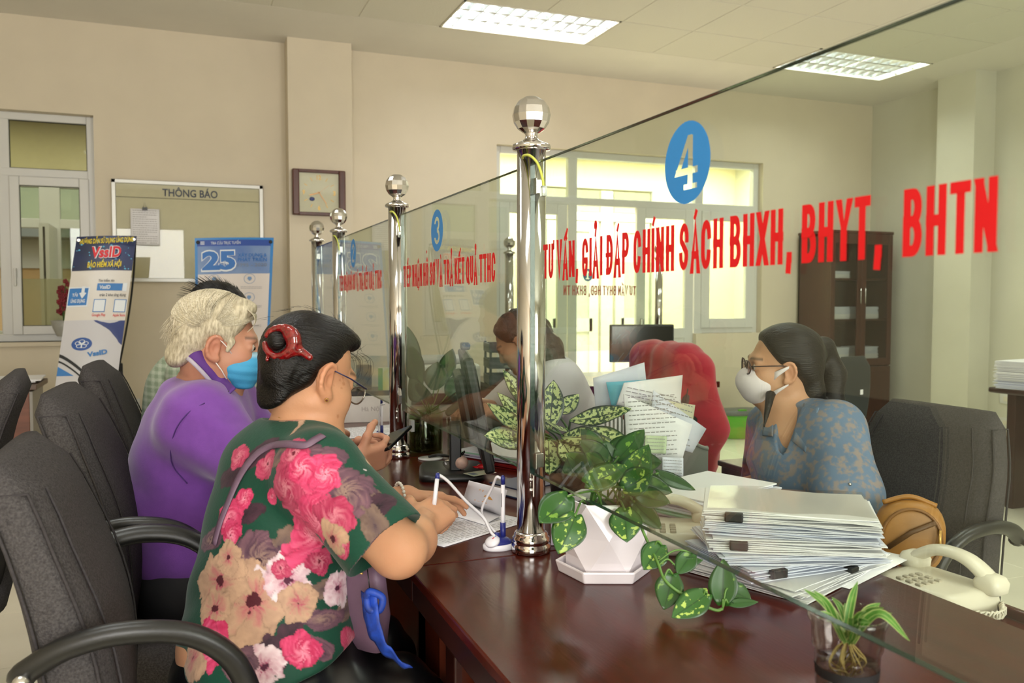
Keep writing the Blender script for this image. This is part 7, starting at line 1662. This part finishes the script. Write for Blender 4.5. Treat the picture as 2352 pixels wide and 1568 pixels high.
# white hair: body + combed strands
M_white = mat('white_hair', '9c9078', .55, spec=.2, col2='d8ceb4', nscale=1.0, stretch=(160, 25, 60), bump=.3, bscale=1.0)  # body tone darkened, painting shade into the gaps between strands
M_white_s = mat('white_hair_strand', 'ece4d0', .5, spec=.25, col2='bfb292', nscale=240)
Hs = Sdf(); Hs.el(h2(-.022, 0, .045), (.106, .087, .088), HR2, .02); Hs.el(h2(-.075, 0, -.005), (.052, .074, .065), HR2, .03); Hs.el(h2(-.090, 0, -.058), (.040, .064, .032), HR2, .03)
Hs.el(h2(.052, 0, .098), (.034, .060, .018), HR2, .04)
Hs.pl(h2(.058, 0, .05), np.array([.90, 0, -.43]) @ HR2, .02); Hs.pl(h2(.0, 0, -.012), np.array([.62, 0, -.78]) @ HR2, .02)
for y in (-1, 1): Hs.el(h2(-.006, y * .094, -.008), (.032, .030, .036), HR2, .01, 's'); Hs.rc(h2(.034, y * .070, .012), h2(.026, y * .072, -.012), .009, .006, .012)
V, F = Hs.mesh(.0034, lambda Q: .006 * (vnoise(Q, 22) - .5)); hair2 = np_local(np_obj('hair', V, F, M_white, m1p), H2, HR2, m1p)
rg = np.random.RandomState(8); paths = []
ce = np.array([-.022, 0, .045]); rr_ = np.array([.109, .090, .091])
def on_el(th, ph, g=1.0): return ce + rr_ * g * np.array([math.cos(ph) * math.cos(th), math.sin(th), math.sin(ph) * math.cos(th)])
for i in range(1500):                         # from a parting on the far side, swept over the near side and forward / back
    th0 = rg.uniform(.35, .7); ph = rg.uniform(.45, 2.9); dph = (.42 + rg.normal(0, .05)) * (1 if ph > 1.3 else -.5 + .5 * (ph - .45)); end = -rg.uniform(.9, 1.35); g = 1 + rg.uniform(-.01, .035)
    pts = [h2(*on_el(th0 + (end - th0) * t, ph + dph * t * t, g + .02 * math.sin(math.pi * t))) for t in np.linspace(0, 1, 12)]; paths.append(pts)
for i in range(170):                         # longer hair over the nape, tips turned out a little
    th = -rg.uniform(-.3, 1.0); ph = rg.uniform(2.3, 3.2); k1, k2 = rg.uniform(.6, .85), rg.uniform(.004, .03); g = 1 + rg.uniform(-.01, .03)
    paths.append([h2(*(on_el(th, ph + k1 * t, g) * np.array([1, 1, 1]) + np.array([-k2 * max(0, t - .55) * 2, 0, -.03 * t]))) for t in np.linspace(0, 1, 10)])
for i in range(80):
    y = -rg.uniform(-.03, .07); p = np.array([.060, y, .104]); paths.append(bez([h2(*p), h2(.080, y - .012, .088), h2(.082, y - .026, .066), h2(.070, y - .036, .048)], 4))
strands('combed_strands', paths, .0012, M_white_s, m1p)
# surgical mask with pleats and loops
Mk = Sdf(); Mk.el(h2(.052, 0, -.062), (.062, .066, .050), HR2, .02); Mk.el(h2(.080, 0, -.045), (.042, .044, .038), HR2, .03); Mk.el(h2(.066, 0, -.095), (.040, .046, .028), HR2, .02)
Mk.pl(h2(.085, 0, -.012), np.array([-.08, 0, 1.0]) @ HR2, .006); Mk.pl(h2(.030, 0, -.06), np.array([-1, 0, -.18]) @ HR2, .006); Mk.pl(h2(.06, 0, -.116), np.array([0, 0, -1]) @ HR2, .006)
def pleat(Q): z_ = ((Q - H2) @ HR2[2]); return .0022 * np.abs(((z_ * 42) % 1.0) - .5) * 2 - .001
V, F = Mk.mesh(.0026, pleat); zz = ((V - H2) @ HR2[2]); nz = fbm(V, 30, 2); cb = np.array(lin('3f97c4'))[None] * (.85 + .35 * nz[:, None]); top = np.clip((zz + .026) * 120, 0, 1)[:, None]; cb = cb * (1 - top) + np.array(lin('9cc4d8')) * top
np_obj('face_mask', V, F, mat('mask_blue', '4aa0cc', .7, attr='Col', bump=.1, bscale=400), m1p, np.clip(cb, 0, 1))
M_loop = mat('white_elastic', 'e4dcd8', .7)
for y in (-1, 1):
    for z0, z1 in ((-.022, .024), (-.095, -.036)): MB().tube([h2(.040, y * .062, z0), h2(.020, y * .074, (z0 + z1) / 2), h2(-.006, y * .086, z1)], .0016, 6).build('ear_loop', M_loop, m1p, world=True)
# phone
ph_c = at(897, 1012, D=2.33); ph = thing('mobile_phone', 'black mobile phone tilted up in the hands of the man in purple', 'phone', ph_c); ax_ = unit(at(922, 988, D=2.40) - at(872, 1036, D=2.27)); sd = unit(np.cross(ax_, toward(ph_c))); n_ = np.cross(sd, ax_); sd2 = unit(r2 * .9 + np.array([0, 0, .1])); sd2 = unit(sd2 - ax_ * (sd2 @ ax_)); n2 = np.cross(ax_, sd2)
MM = Matrix(np.stack([ax_, sd2, n2], 1).tolist()); MB().box((0, 0, 0), (.155, .072, .009), M=MM).build('body', mat('phone_black', '0a0a0c', .12), ph, bevel=.0035, seg=3); MB().box(tuple(n2 * .0048), (.146, .066, .0006), M=MM).build('screen', mat('dark_screen', '0c0f12', .1), ph)

# ================================================================== dark-haired man behind him
HR3 = head_frame(84, 22); H3 = at(505, 735, D=3.06); h3 = lambda x, y, z: H3 + (np.array([x, y, z]) @ HR3); f3, r3 = frame_of(84); T3 = tilt(f3, r3, 22)
NB3 = at(455, 815, D=3.1); SHR3 = at(440, 860, D=2.95); SHL3 = at(500, 845, D=3.3); ELR3 = at(575, 935, D=2.92); WR3 = at(745, 985, D=3.10); PV3 = np.array([-.02, 3.24, .56])
S = Sdf(); head_prims(S, H3, HR3, 1.0); S.chain([h3(-.03, 0, -.06), NB3], [.058, .065], .04); S.el(at(440, 900, D=3.12), (.11, .17, .16), T3, .06); S.rc(at(440, 900, D=3.12), PV3, .13, .15, .06); S.rc(SHL3, SHR3, .055, .055, .05)
S.chain([SHR3, ELR3, at(650, 955, D=2.98), WR3], [.05, .045, .043, .032], .03); S.chain([SHL3, at(600, 930, D=3.35), at(720, 975, D=3.45)], [.05, .045, .030], .03)
KR = np.array([.36, 3.10, .50]); KL = np.array([.36, 3.36, .50])
for K in (KR, KL): S.chain([PV3 + np.array([.02, (K[1] - 3.24) * .8, -.02]), K, K + np.array([-.04, 0, -.40])], [.085, .06, .04], .04); S.el(K + np.array([.01, 0, -.455]), (.12, .045, .038), None, .02)
hand_prims(S, WR3, unit(at(815, 985, D=3.2) - WR3 + np.array([0, 0, -.02])), np.array([.2, .3, -1.0]), np.array([0, 1, .3]), s=1.05, tc=.5, each=((1.0, 1.1, .6),) * 4, spread=.02)
V, F = S.mesh(.0048); m2p = person_at('person', 'dark-haired man in a green checked shirt behind the white-haired man', V, F, (float(PV3[0]), float(PV3[1]), 0.0))
c = skin_col(V, 'a8745a', H3, HR3, 1.0, blot=.14, seed=5); a = m2p.data.color_attributes.new('Col', 'FLOAT_COLOR', 'POINT'); a.data.foreach_set('color', np.concatenate([c, np.ones((len(c), 1))], 1).astype(np.float32).ravel())
P3 = Sdf(); P3.el(at(440, 900, D=3.12), (.135, .20, .17), T3, .06); P3.rc(at(440, 900, D=3.12), PV3, .15, .17, .06); P3.rc(SHL3, SHR3, .075, .075, .05); d3 = unit(ELR3 - SHR3); P3.rc(SHR3, ELR3, .074, .078, .04); P3.rc(ELR3 - d3 * .03, ELR3 + d3 * .25, .09, .11, .005, 's'); P3.el(h3(-.005, 0, -.12), (.066, .066, .055), HR3, .01, 's'); P3.rc(SHL3, at(580, 915, D=3.34), .072, .075, .04)
V, F = P3.mesh(.0055, lambda Q: .005 * (vnoise(Q, 10) - .5)); ck = (np.sin(V[:, 0] * 260) > .2).astype(float) * .4 + (np.sin(V[:, 2] * 260) > .2) * .4; ca, cb_2 = np.array(lin('7f8f78')), np.array(lin('b8bfae')); np_obj('checked_shirt', V, F, mat('green_check', '8a9a80', .85, attr='Col'), m2p, ca * (1 - ck[:, None]) + cb_2 * ck[:, None])
Tq = Sdf(); Tq.el(PV3, (.16, .19, .10), None, .06)
for K in (KR, KL): Tq.chain([PV3 + np.array([.04, (K[1] - 3.24) * .85, -.02]), K, K + np.array([-.04, 0, -.38])], [.10, .08, .07], .05)
V, F = Tq.mesh(.009); np_obj('trousers', V, F, MATS['black_trousers'], m2p)
Hs = Sdf(); Hs.el(h3(-.022, 0, .045), (.108, .088, .090), HR3, .02); Hs.el(h3(-.07, 0, -.01), (.05, .07, .06), HR3, .03); Hs.pl(h3(.06, 0, .05), np.array([.90, 0, -.43]) @ HR3, .02); Hs.pl(h3(0, 0, -.012), np.array([.62, 0, -.78]) @ HR3, .02)
V, F = Hs.mesh(.0045, lambda Q: .004 * (vnoise(Q, 70) - .5)); hair3 = np_local(np_obj('hair', V, F, M_hair_b, m2p), H3, HR3, m2p); paths = []
for i in range(260): th = rg.uniform(-1.2, .4); ph = rg.uniform(.4, 3.3); p = np.array([-.022, 0, .045]) + np.array([.106, .086, .088]) * np.array([math.cos(ph) * math.cos(th), math.sin(th), math.sin(ph) * math.cos(th)]); n_ = unit(p - np.array([-.022, 0, .045])); paths.append([h3(*(p + n_ * .020 * t + np.array([-.02, 0, -.006]) * t)) for t in np.linspace(0, 1, 5)])
strands('short_strands', paths, .0009, M_hair_b, m2p)

# ================================================================== masked clerk in the blue patterned blouse
HR4 = head_frame(-66, 0, -4); HS4 = .92; H4 = at(1792, 840, D=2.42); h4 = lambda x, y, z: H4 + HS4 * (np.array([x, y, z]) @ HR4); f4, r4 = frame_of(-74); T4 = tilt(f4, r4, 10)
NB4 = at(1835, 945, D=2.44); SH4L = at(1920, 990, D=2.28); SH4R = at(1775, 975, D=2.60); EL4L = at(1945, 1140, D=2.20); WR4L = at(1850, 1200, D=2.05); EL4R = at(1760, 1110, D=2.62); WR4R = at(1690, 1120, D=2.50); PV4 = np.array([1.80, 1.93, .50])
S = Sdf(); head_prims(S, H4, HR4, HS4); S.chain([h4(-.03, 0, -.06), at(1825, 920, D=2.44), NB4], [.052, .050, .060], .04); S.rc(h4(.01, 0, -.10), at(1800, 1010, D=2.38), .035, .045, .05)
S.el(at(1845, 1040, D=2.42), (.085, .145, .15), T4, .06); S.rc(at(1840, 1100, D=2.42), PV4, .11, .14, .06); S.rc(SH4R, SH4L, .045, .045, .05)
S.chain([SH4L, EL4L, WR4L], [.042, .038, .026], .03); S.chain([SH4R, EL4R, WR4R], [.042, .036, .025], .03)
hand_prims(S, WR4L, np.array([-.9, .2, -.15]), np.array([0, .1, -1]), np.array([0, 1, 0]), s=.9, curl=(.2, .3, .2)); hand_prims(S, WR4R, np.array([-.9, -.2, -.25]), np.array([0, .1, -1]), np.array([0, -1, 0]), s=.9, curl=(.3, .3, .2))
KL4 = np.array([1.50, 1.86, .47]); KR4 = np.array([1.50, 2.08, .47])
for K in (KR4, KL4): S.chain([PV4 + np.array([-.02, (K[1] - 1.95) * .8, -.02]), K, K + np.array([.05, 0, -.38])], [.085, .058, .04], .04); S.el(K + np.array([.0, 0, -.425]), (.115, .042, .036), None, .02)
V, F = S.mesh(.0036); s1p = person_at('person', 'clerk in a blue patterned blouse, glasses and white mask behind the glass', V, F, (float(PV4[0]), float(PV4[1]), 0.0))
c = skin_col(V, 'c09070', H4, HR4, HS4, brow='2a1e18', blot=.08, seed=9); a = s1p.data.color_attributes.new('Col', 'FLOAT_COLOR', 'POINT'); a.data.foreach_set('color', np.concatenate([c, np.ones((len(c), 1))], 1).astype(np.float32).ravel()); eyes(h4, s1p, HS4)
P4 = Sdf(); P4.el(at(1848, 1040, D=2.42), (.115, .18, .165), T4, .07); P4.rc(at(1835, 1100, D=2.41), PV4, .145, .17, .08); P4.rc(at(1780, 972, D=2.58), at(1912, 985, D=2.30), .062, .066, .05)
d4 = unit(EL4L - SH4L); P4.rc(SH4L, EL4L, .075, .086, .05); P4.rc(EL4L, EL4L + np.array([-.03, -.02, -.06]), .080, .080, .04); P4.rc(SH4R, EL4R, .070, .080, .05); P4.rc(EL4L + (WR4L - EL4L) * .85, WR4L + (WR4L - EL4L) * .4, .07, .09, .01, 's')
P4.rc(EL4R + (WR4R - EL4R) * .35, WR4R + (WR4R - EL4R), .08, .10, .01, 's')
# V opening at the front, neck hole
P4.el(NB4 + np.array([0, 0, .03]), (.062, .062, .07), None, .01, 's'); vt, vb = at(1800, 935, D=2.33), at(1803, 1075, D=2.30); vdir = unit(toward(vb) + f4 * .5); P4.rc(vt, vb, .046, .004, .006, 's'); P4.rc(vt + vdir * .05, vb + vdir * .05, .060, .004, .006, 's')
def fold4(Q): return .006 * np.sin(Q[:, 0] * 50 + Q[:, 2] * 18 + 9 * vnoise(Q, 6)) * vnoise(Q + 2, 7)
V, F = P4.mesh(.0042, fold4); n1 = fbm(V, 85, 3); m_ = np.clip((n1 - .5) * 8, 0, 1)[:, None] * .55; cbl = np.array(lin('61748e')) * (.8 + .35 * fbm(V, 12, 2))[:, None]; np_obj('blouse', V, F, mat('blue_print', '61748e', .75, attr='Col', bump=.05), s1p, cbl * (1 - m_) + np.array(lin('a08468')) * m_)
def lapel(px4, nm='collar'):
    q = [np.array(march(P4, x, y, 2.0, 2.8, .004 + .006 * (i % 2))) for i, (x, y) in enumerate(px4)]; n = 6
    G = [[((q[0] * (1 - i / n) + q[1] * i / n) * (1 - j / n) + (q[3] * (1 - i / n) + q[2] * i / n) * j / n) + toward(q[0]) * .006 for j in range(n + 1)] for i in range(n + 1)]
    me = MB().grid(G, thick=.003); Vv = np.array(me.v); o = me.build(nm, None, s1p, world=True); n1 = fbm(Vv, 55, 3); m_ = np.clip((n1 - .5) * 8, 0, 1)[:, None] * .55; cc_ = np.array(lin('66788f')) * (1 - m_) + np.array(lin('a08468')) * m_
    at_ = o.data.color_attributes.new('Col', 'FLOAT_COLOR', 'POINT'); at_.data.foreach_set('color', np.concatenate([cc_, np.ones((len(cc_), 1))], 1).astype(np.float32).ravel()); o.data.materials.append(MATS['blue_print'])
lapel([(1846, 925), (1880, 935), (1850, 1038), (1818, 1010)]); lapel([(1778, 935), (1760, 945), (1752, 1000), (1776, 1002)])
Tq = Sdf(); Tq.el(PV4, (.16, .18, .10), None, .06)
for K in (KR4, KL4): Tq.chain([PV4 + np.array([-.04, (K[1] - 1.95) * .85, -.02]), K, K + np.array([.05, 0, -.37])], [.10, .08, .07], .05)
V, F = Tq.mesh(.009); np_obj('trousers', V, F, MATS['black_trousers'], s1p)
for k, (x, y) in enumerate(((1952, 1112), (1895, 1145))): MB().ball(march(P4, x, y, 1.9, 2.8, .003), .0045, 10, 6).build('button', M_inox_b, s1p, world=True)
# hair in a low ponytail
M_hair4 = mat('dark_brown_hair', '090706', .4, spec=.25, col2='1a1310', nscale=1.0, stretch=(14, 220, 220), bump=.3, bscale=1.2)
Hs = Sdf(); Hs.el(h4(-.022, 0, .042), (.104, .083, .086), HR4, .02); Hs.el(h4(-.06, 0, -.005), (.06, .072, .06), HR4, .03); Hs.pl(h4(.050, 0, .05), np.array([.90, 0, -.43]) @ HR4, .02); Hs.pl(h4(-.005, 0, -.005), np.array([.55, 0, -.83]) @ HR4, .02)
for y in (-1, 1): Hs.el(h4(-.004, y * .092, -.012), (.028, .028, .032), HR4, .01, 's')
Hs.chain([h4(-.105, .0, .035), at(1892, 800, D=2.46), at(1912, 860, D=2.46), at(1912, 930, D=2.44), at(1900, 985, D=2.42)], [.022, .030, .036, .030, .010], .02); Hs.chain([h4(-.08, .03, -.03), at(1865, 900, D=2.40), at(1878, 960, D=2.44)], [.03, .030, .015], .03)
V, F = Hs.mesh(.0036, lambda Q: .003 * (vnoise(Q, 30) - .5)); hair4 = np_local(np_obj('hair', V, F, M_hair4, s1p), H4, HR4, s1p)
MB().tube(bez([at(1770, 905, D=2.36), at(1765, 930, D=2.33), at(1755, 980, D=2.31)], 6), [.014, .013, .012, .012, .011, .011, .010, .009, .008, .007, .005, .003, .002], 8).build('side_lock', M_hair4, s1p, world=True)
MB().tube([h4(-.112 , .022 * math.cos(t_), .035 + .022 * math.sin(t_)) for t_ in np.linspace(0, 6.283, 16)], .004, 6).build('hair_tie', mat('dark_tie', '2a1616', .6), s1p, world=True)
# white mask with strap wings
Mk = Sdf(); Mk.el(h4(.060, 0, -.055), (.058, .060, .050), HR4, .02); Mk.el(h4(.086, 0, -.045), (.042, .036, .036), HR4, .03); Mk.el(h4(.068, 0, -.090), (.036, .042, .026), HR4, .02); Mk.pl(h4(.085, 0, -.010), np.array([-.25, 0, 1.0]) @ HR4, .006); Mk.pl(h4(.038, 0, -.06), np.array([-1, 0, 0]) @ HR4, .006)
V, F = Mk.mesh(.0030); np_obj('face_mask', V, F, mat('white_mask', 'dcd2d6', .75, bump=.05, bscale=300), s1p)
for y in (-1, 1):
    for z0, z1, w_ in ((-.030, .008, .010), (-.085, -.045, .007)):
        pts = [h4(.042, y * .058, z0), h4(.022, y * .072, (z0 + z1) / 2), h4(-.004, y * .084, z1)]; MB().grid([[p + (np.array([0, 0, w_ * s_ * k_]) @ HR4) for s_ in (-1, 0, 1)] for p, k_ in zip(pts, (1.4, .8, .35))], thick=.0015).build('mask_strap', MATS['white_mask'], s1p, world=True)
# glasses
MG = mat('brown_frame', '3a2420', .3)
for y in (-1, 1):
    rp = [h4(.108 - .004 * abs(math.cos(t)), y * .034 + .024 * math.cos(t), .000 + .020 * math.sin(t)) for t in np.linspace(0, 2 * math.pi, 26)]; lr = MB(); lr.tube(rp, .0022, 6); lr.build('lens_rim', MG, s1p, world=True); cc0 = np.mean(rp, axis=0); l2 = MB(); l2.add([cc0] + rp[:-1], [(0, i + 1, (i + 1) % 25 + 1) for i in range(25)]); l2.build('lens', pane_mat('tinted_lens', 'd8c4c0', 1.4), s1p, world=True)
    MB().tube([h4(.104, y * .057, .006), h4(.05, y * .074, .010), h4(-.004, y * .082, .012)], .0016, 6).build('temple_arm', MG, s1p, world=True)
MB().tube([h4(.108, -.010, .004), h4(.110, 0, .007), h4(.108, .010, .004)], .0018, 6).build('bridge', MG, s1p, world=True)

# ================================================================== second clerk, brown hair and white blouse, bent over her desk
HR5 = head_frame(-62, 34); HS5 = .94; H5 = at(1192, 785, D=3.35); h5 = lambda x, y, z: H5 + HS5 * (np.array([x, y, z]) @ HR5); f5, r5 = frame_of(-70); T5 = tilt(f5, r5, 25)
NB5 = at(1258, 838, D=3.42); SH5L = at(1285, 870, D=3.28); SH5R = at(1215, 870, D=3.62); EL5L = at(1235, 985, D=3.18); WR5L = at(1120, 940, D=3.15); EL5R = at(1140, 940, D=3.65); WR5R = at(1090, 925, D=3.40); PV5 = np.array([1.86, 3.20, .52])
S = Sdf(); head_prims(S, H5, HR5, HS5); S.chain([h5(-.03, 0, -.06), NB5], [.050, .058], .04); S.el(at(1270, 930, D=3.45), (.10, .15, .16), T5, .06); S.rc(at(1275, 960, D=3.45), PV5, .12, .14, .06); S.rc(SH5R, SH5L, .05, .05, .05); S.chain([SH5L, EL5L, WR5L], [.042, .038, .026], .03); S.chain([SH5R, EL5R, WR5R], [.042, .036, .026], .03)
hand_prims(S, WR5L, np.array([-.9, .1, -.2]), np.array([0, .2, -1]), np.array([0, 1, 0]), s=.9, curl=(.4, .5, .3)); hand_prims(S, WR5R, np.array([-.9, -.3, -.3]), np.array([0, .1, -1]), np.array([0, -1, 0]), s=.9, curl=(.4, .5, .3))
KL5 = np.array([1.52, 3.08, .48]); KR5 = np.array([1.52, 3.34, .48])
for K in (KR5, KL5): S.chain([PV5 + np.array([-.02, (K[1] - 3.2) * .8, -.02]), K, K + np.array([.05, 0, -.38])], [.085, .058, .04], .04); S.el(K + np.array([0, 0, -.435]), (.115, .042, .036), None, .02)
V, F = S.mesh(.0048); s2p = person_at('person', 'clerk with brown curls and a white blouse bent over her desk', V, F, (float(PV5[0]), float(PV5[1]), 0.0)); c = skin_col(V, 'b8866a', H5, HR5, HS5, brow='2a1e18', blot=.08, seed=2); a = s2p.data.color_attributes.new('Col', 'FLOAT_COLOR', 'POINT'); a.data.foreach_set('color', np.concatenate([c, np.ones((len(c), 1))], 1).astype(np.float32).ravel())
P5 = Sdf(); P5.el(at(1272, 925, D=3.45), (.125, .185, .175), T5, .06); P5.rc(at(1278, 960, D=3.45), PV5, .15, .17, .06); P5.rc(SH5R, SH5L, .07, .066, .07); P5.el(at(1290, 900, D=3.38), (.10, .13, .13), T5, .08); P5.el(NB5 + np.array([.03, 0, -.05]), (.07, .12, .05), T5, .06); d5 = unit(EL5L - SH5L); P5.rc(SH5L, EL5L, .070, .072, .04); P5.rc(SH5R, EL5R, .068, .07, .04); P5.rc(EL5L - d5 * .02, EL5L + d5 * .2, .085, .1, .005, 's'); P5.el(h5(-.01, 0, -.125), (.062, .062, .05), HR5, .01, 's')
V, F = P5.mesh(.0055, lambda Q: .006 * np.sin(Q[:, 0] * 40 + 9 * vnoise(Q, 6)) * vnoise(Q, 8)); np_obj('blouse', V, F, mat('white_blouse', 'd8d6da', .8), s2p)
Tq = Sdf(); Tq.el(PV5, (.16, .18, .10), None, .06)
for K in (KR5, KL5): Tq.chain([PV5 + np.array([-.04, (K[1] - 3.2) * .85, -.02]), K, K + np.array([.05, 0, -.37])], [.10, .08, .07], .05)
V, F = Tq.mesh(.009); np_obj('trousers', V, F, MATS['black_trousers'], s2p)
M_hair5 = mat('brown_curls', '3a1e14', .4, spec=.4, col2='1c0f0b', nscale=50, bump=.3, bscale=150)
Hs = Sdf(); Hs.el(h5(-.02, 0, .04), (.105, .084, .088), HR5, .02); Hs.el(h5(-.07, 0, -.01), (.06, .075, .065), HR5, .03); Hs.pl(h5(.055, 0, .05), np.array([.90, 0, -.43]) @ HR5, .02); Hs.pl(h5(0, 0, -.01), np.array([.55, 0, -.83]) @ HR5, .02)
Hs.chain([h5(-.09, .03, .0), at(1262, 800, D=3.32), at(1280, 850, D=3.30), at(1285, 875, D=3.30)], [.05, .05, .042, .02], .03); Hs.chain([h5(-.09, -.03, .0), at(1255, 790, D=3.5), at(1270, 850, D=3.5)], [.05, .05, .03], .03)
V, F = Hs.mesh(.0045, lambda Q: .010 * (vnoise(Q, 45) - .5)); np_obj('hair', V, F, M_hair5, s2p)
make_chair('dark office chair of the curly-haired clerk, hung with a red jacket', (1.87, 3.33, 0), math.radians(180), lean=.05)
jk = thing('red_jacket', 'crimson jacket draped over the back of a chair beside the magazine rack', 'jacket', (2.06, 3.33, .70)); J = Sdf(); jl = np.array(jk.location)
J.bx(jl + np.array([0, 0, .20]), (.085, .245, .215), None, .075, .03); J.bx(jl + np.array([.03, -.10, .02]), (.085, .20, .16), head_frame(90, 0, 8), .06, .06); J.bx(jl + np.array([-.03, .12, .05]), (.08, .17, .16), None, .06, .06)
J.rc(jl + np.array([.02, -.26, .30]), jl + np.array([.05, -.31, .06]), .05, .045, .06); J.rc(jl + np.array([.05, -.31, .06]), jl + np.array([.05, -.26, -.14]), .045, .03, .05)
V, F = J.mesh(.006, lambda Q: .010 * np.sin(Q[:, 1] * 42 + Q[:, 2] * 10 + 9 * vnoise(Q, 5)) * vnoise(Q, 6)); np_obj('cloth', V, F, M_jack, jk); MB().ball(jl + np.array([-.03, -.27, -.10]) - jl, .006, 10, 6).build('button', M_inox_b, jk)
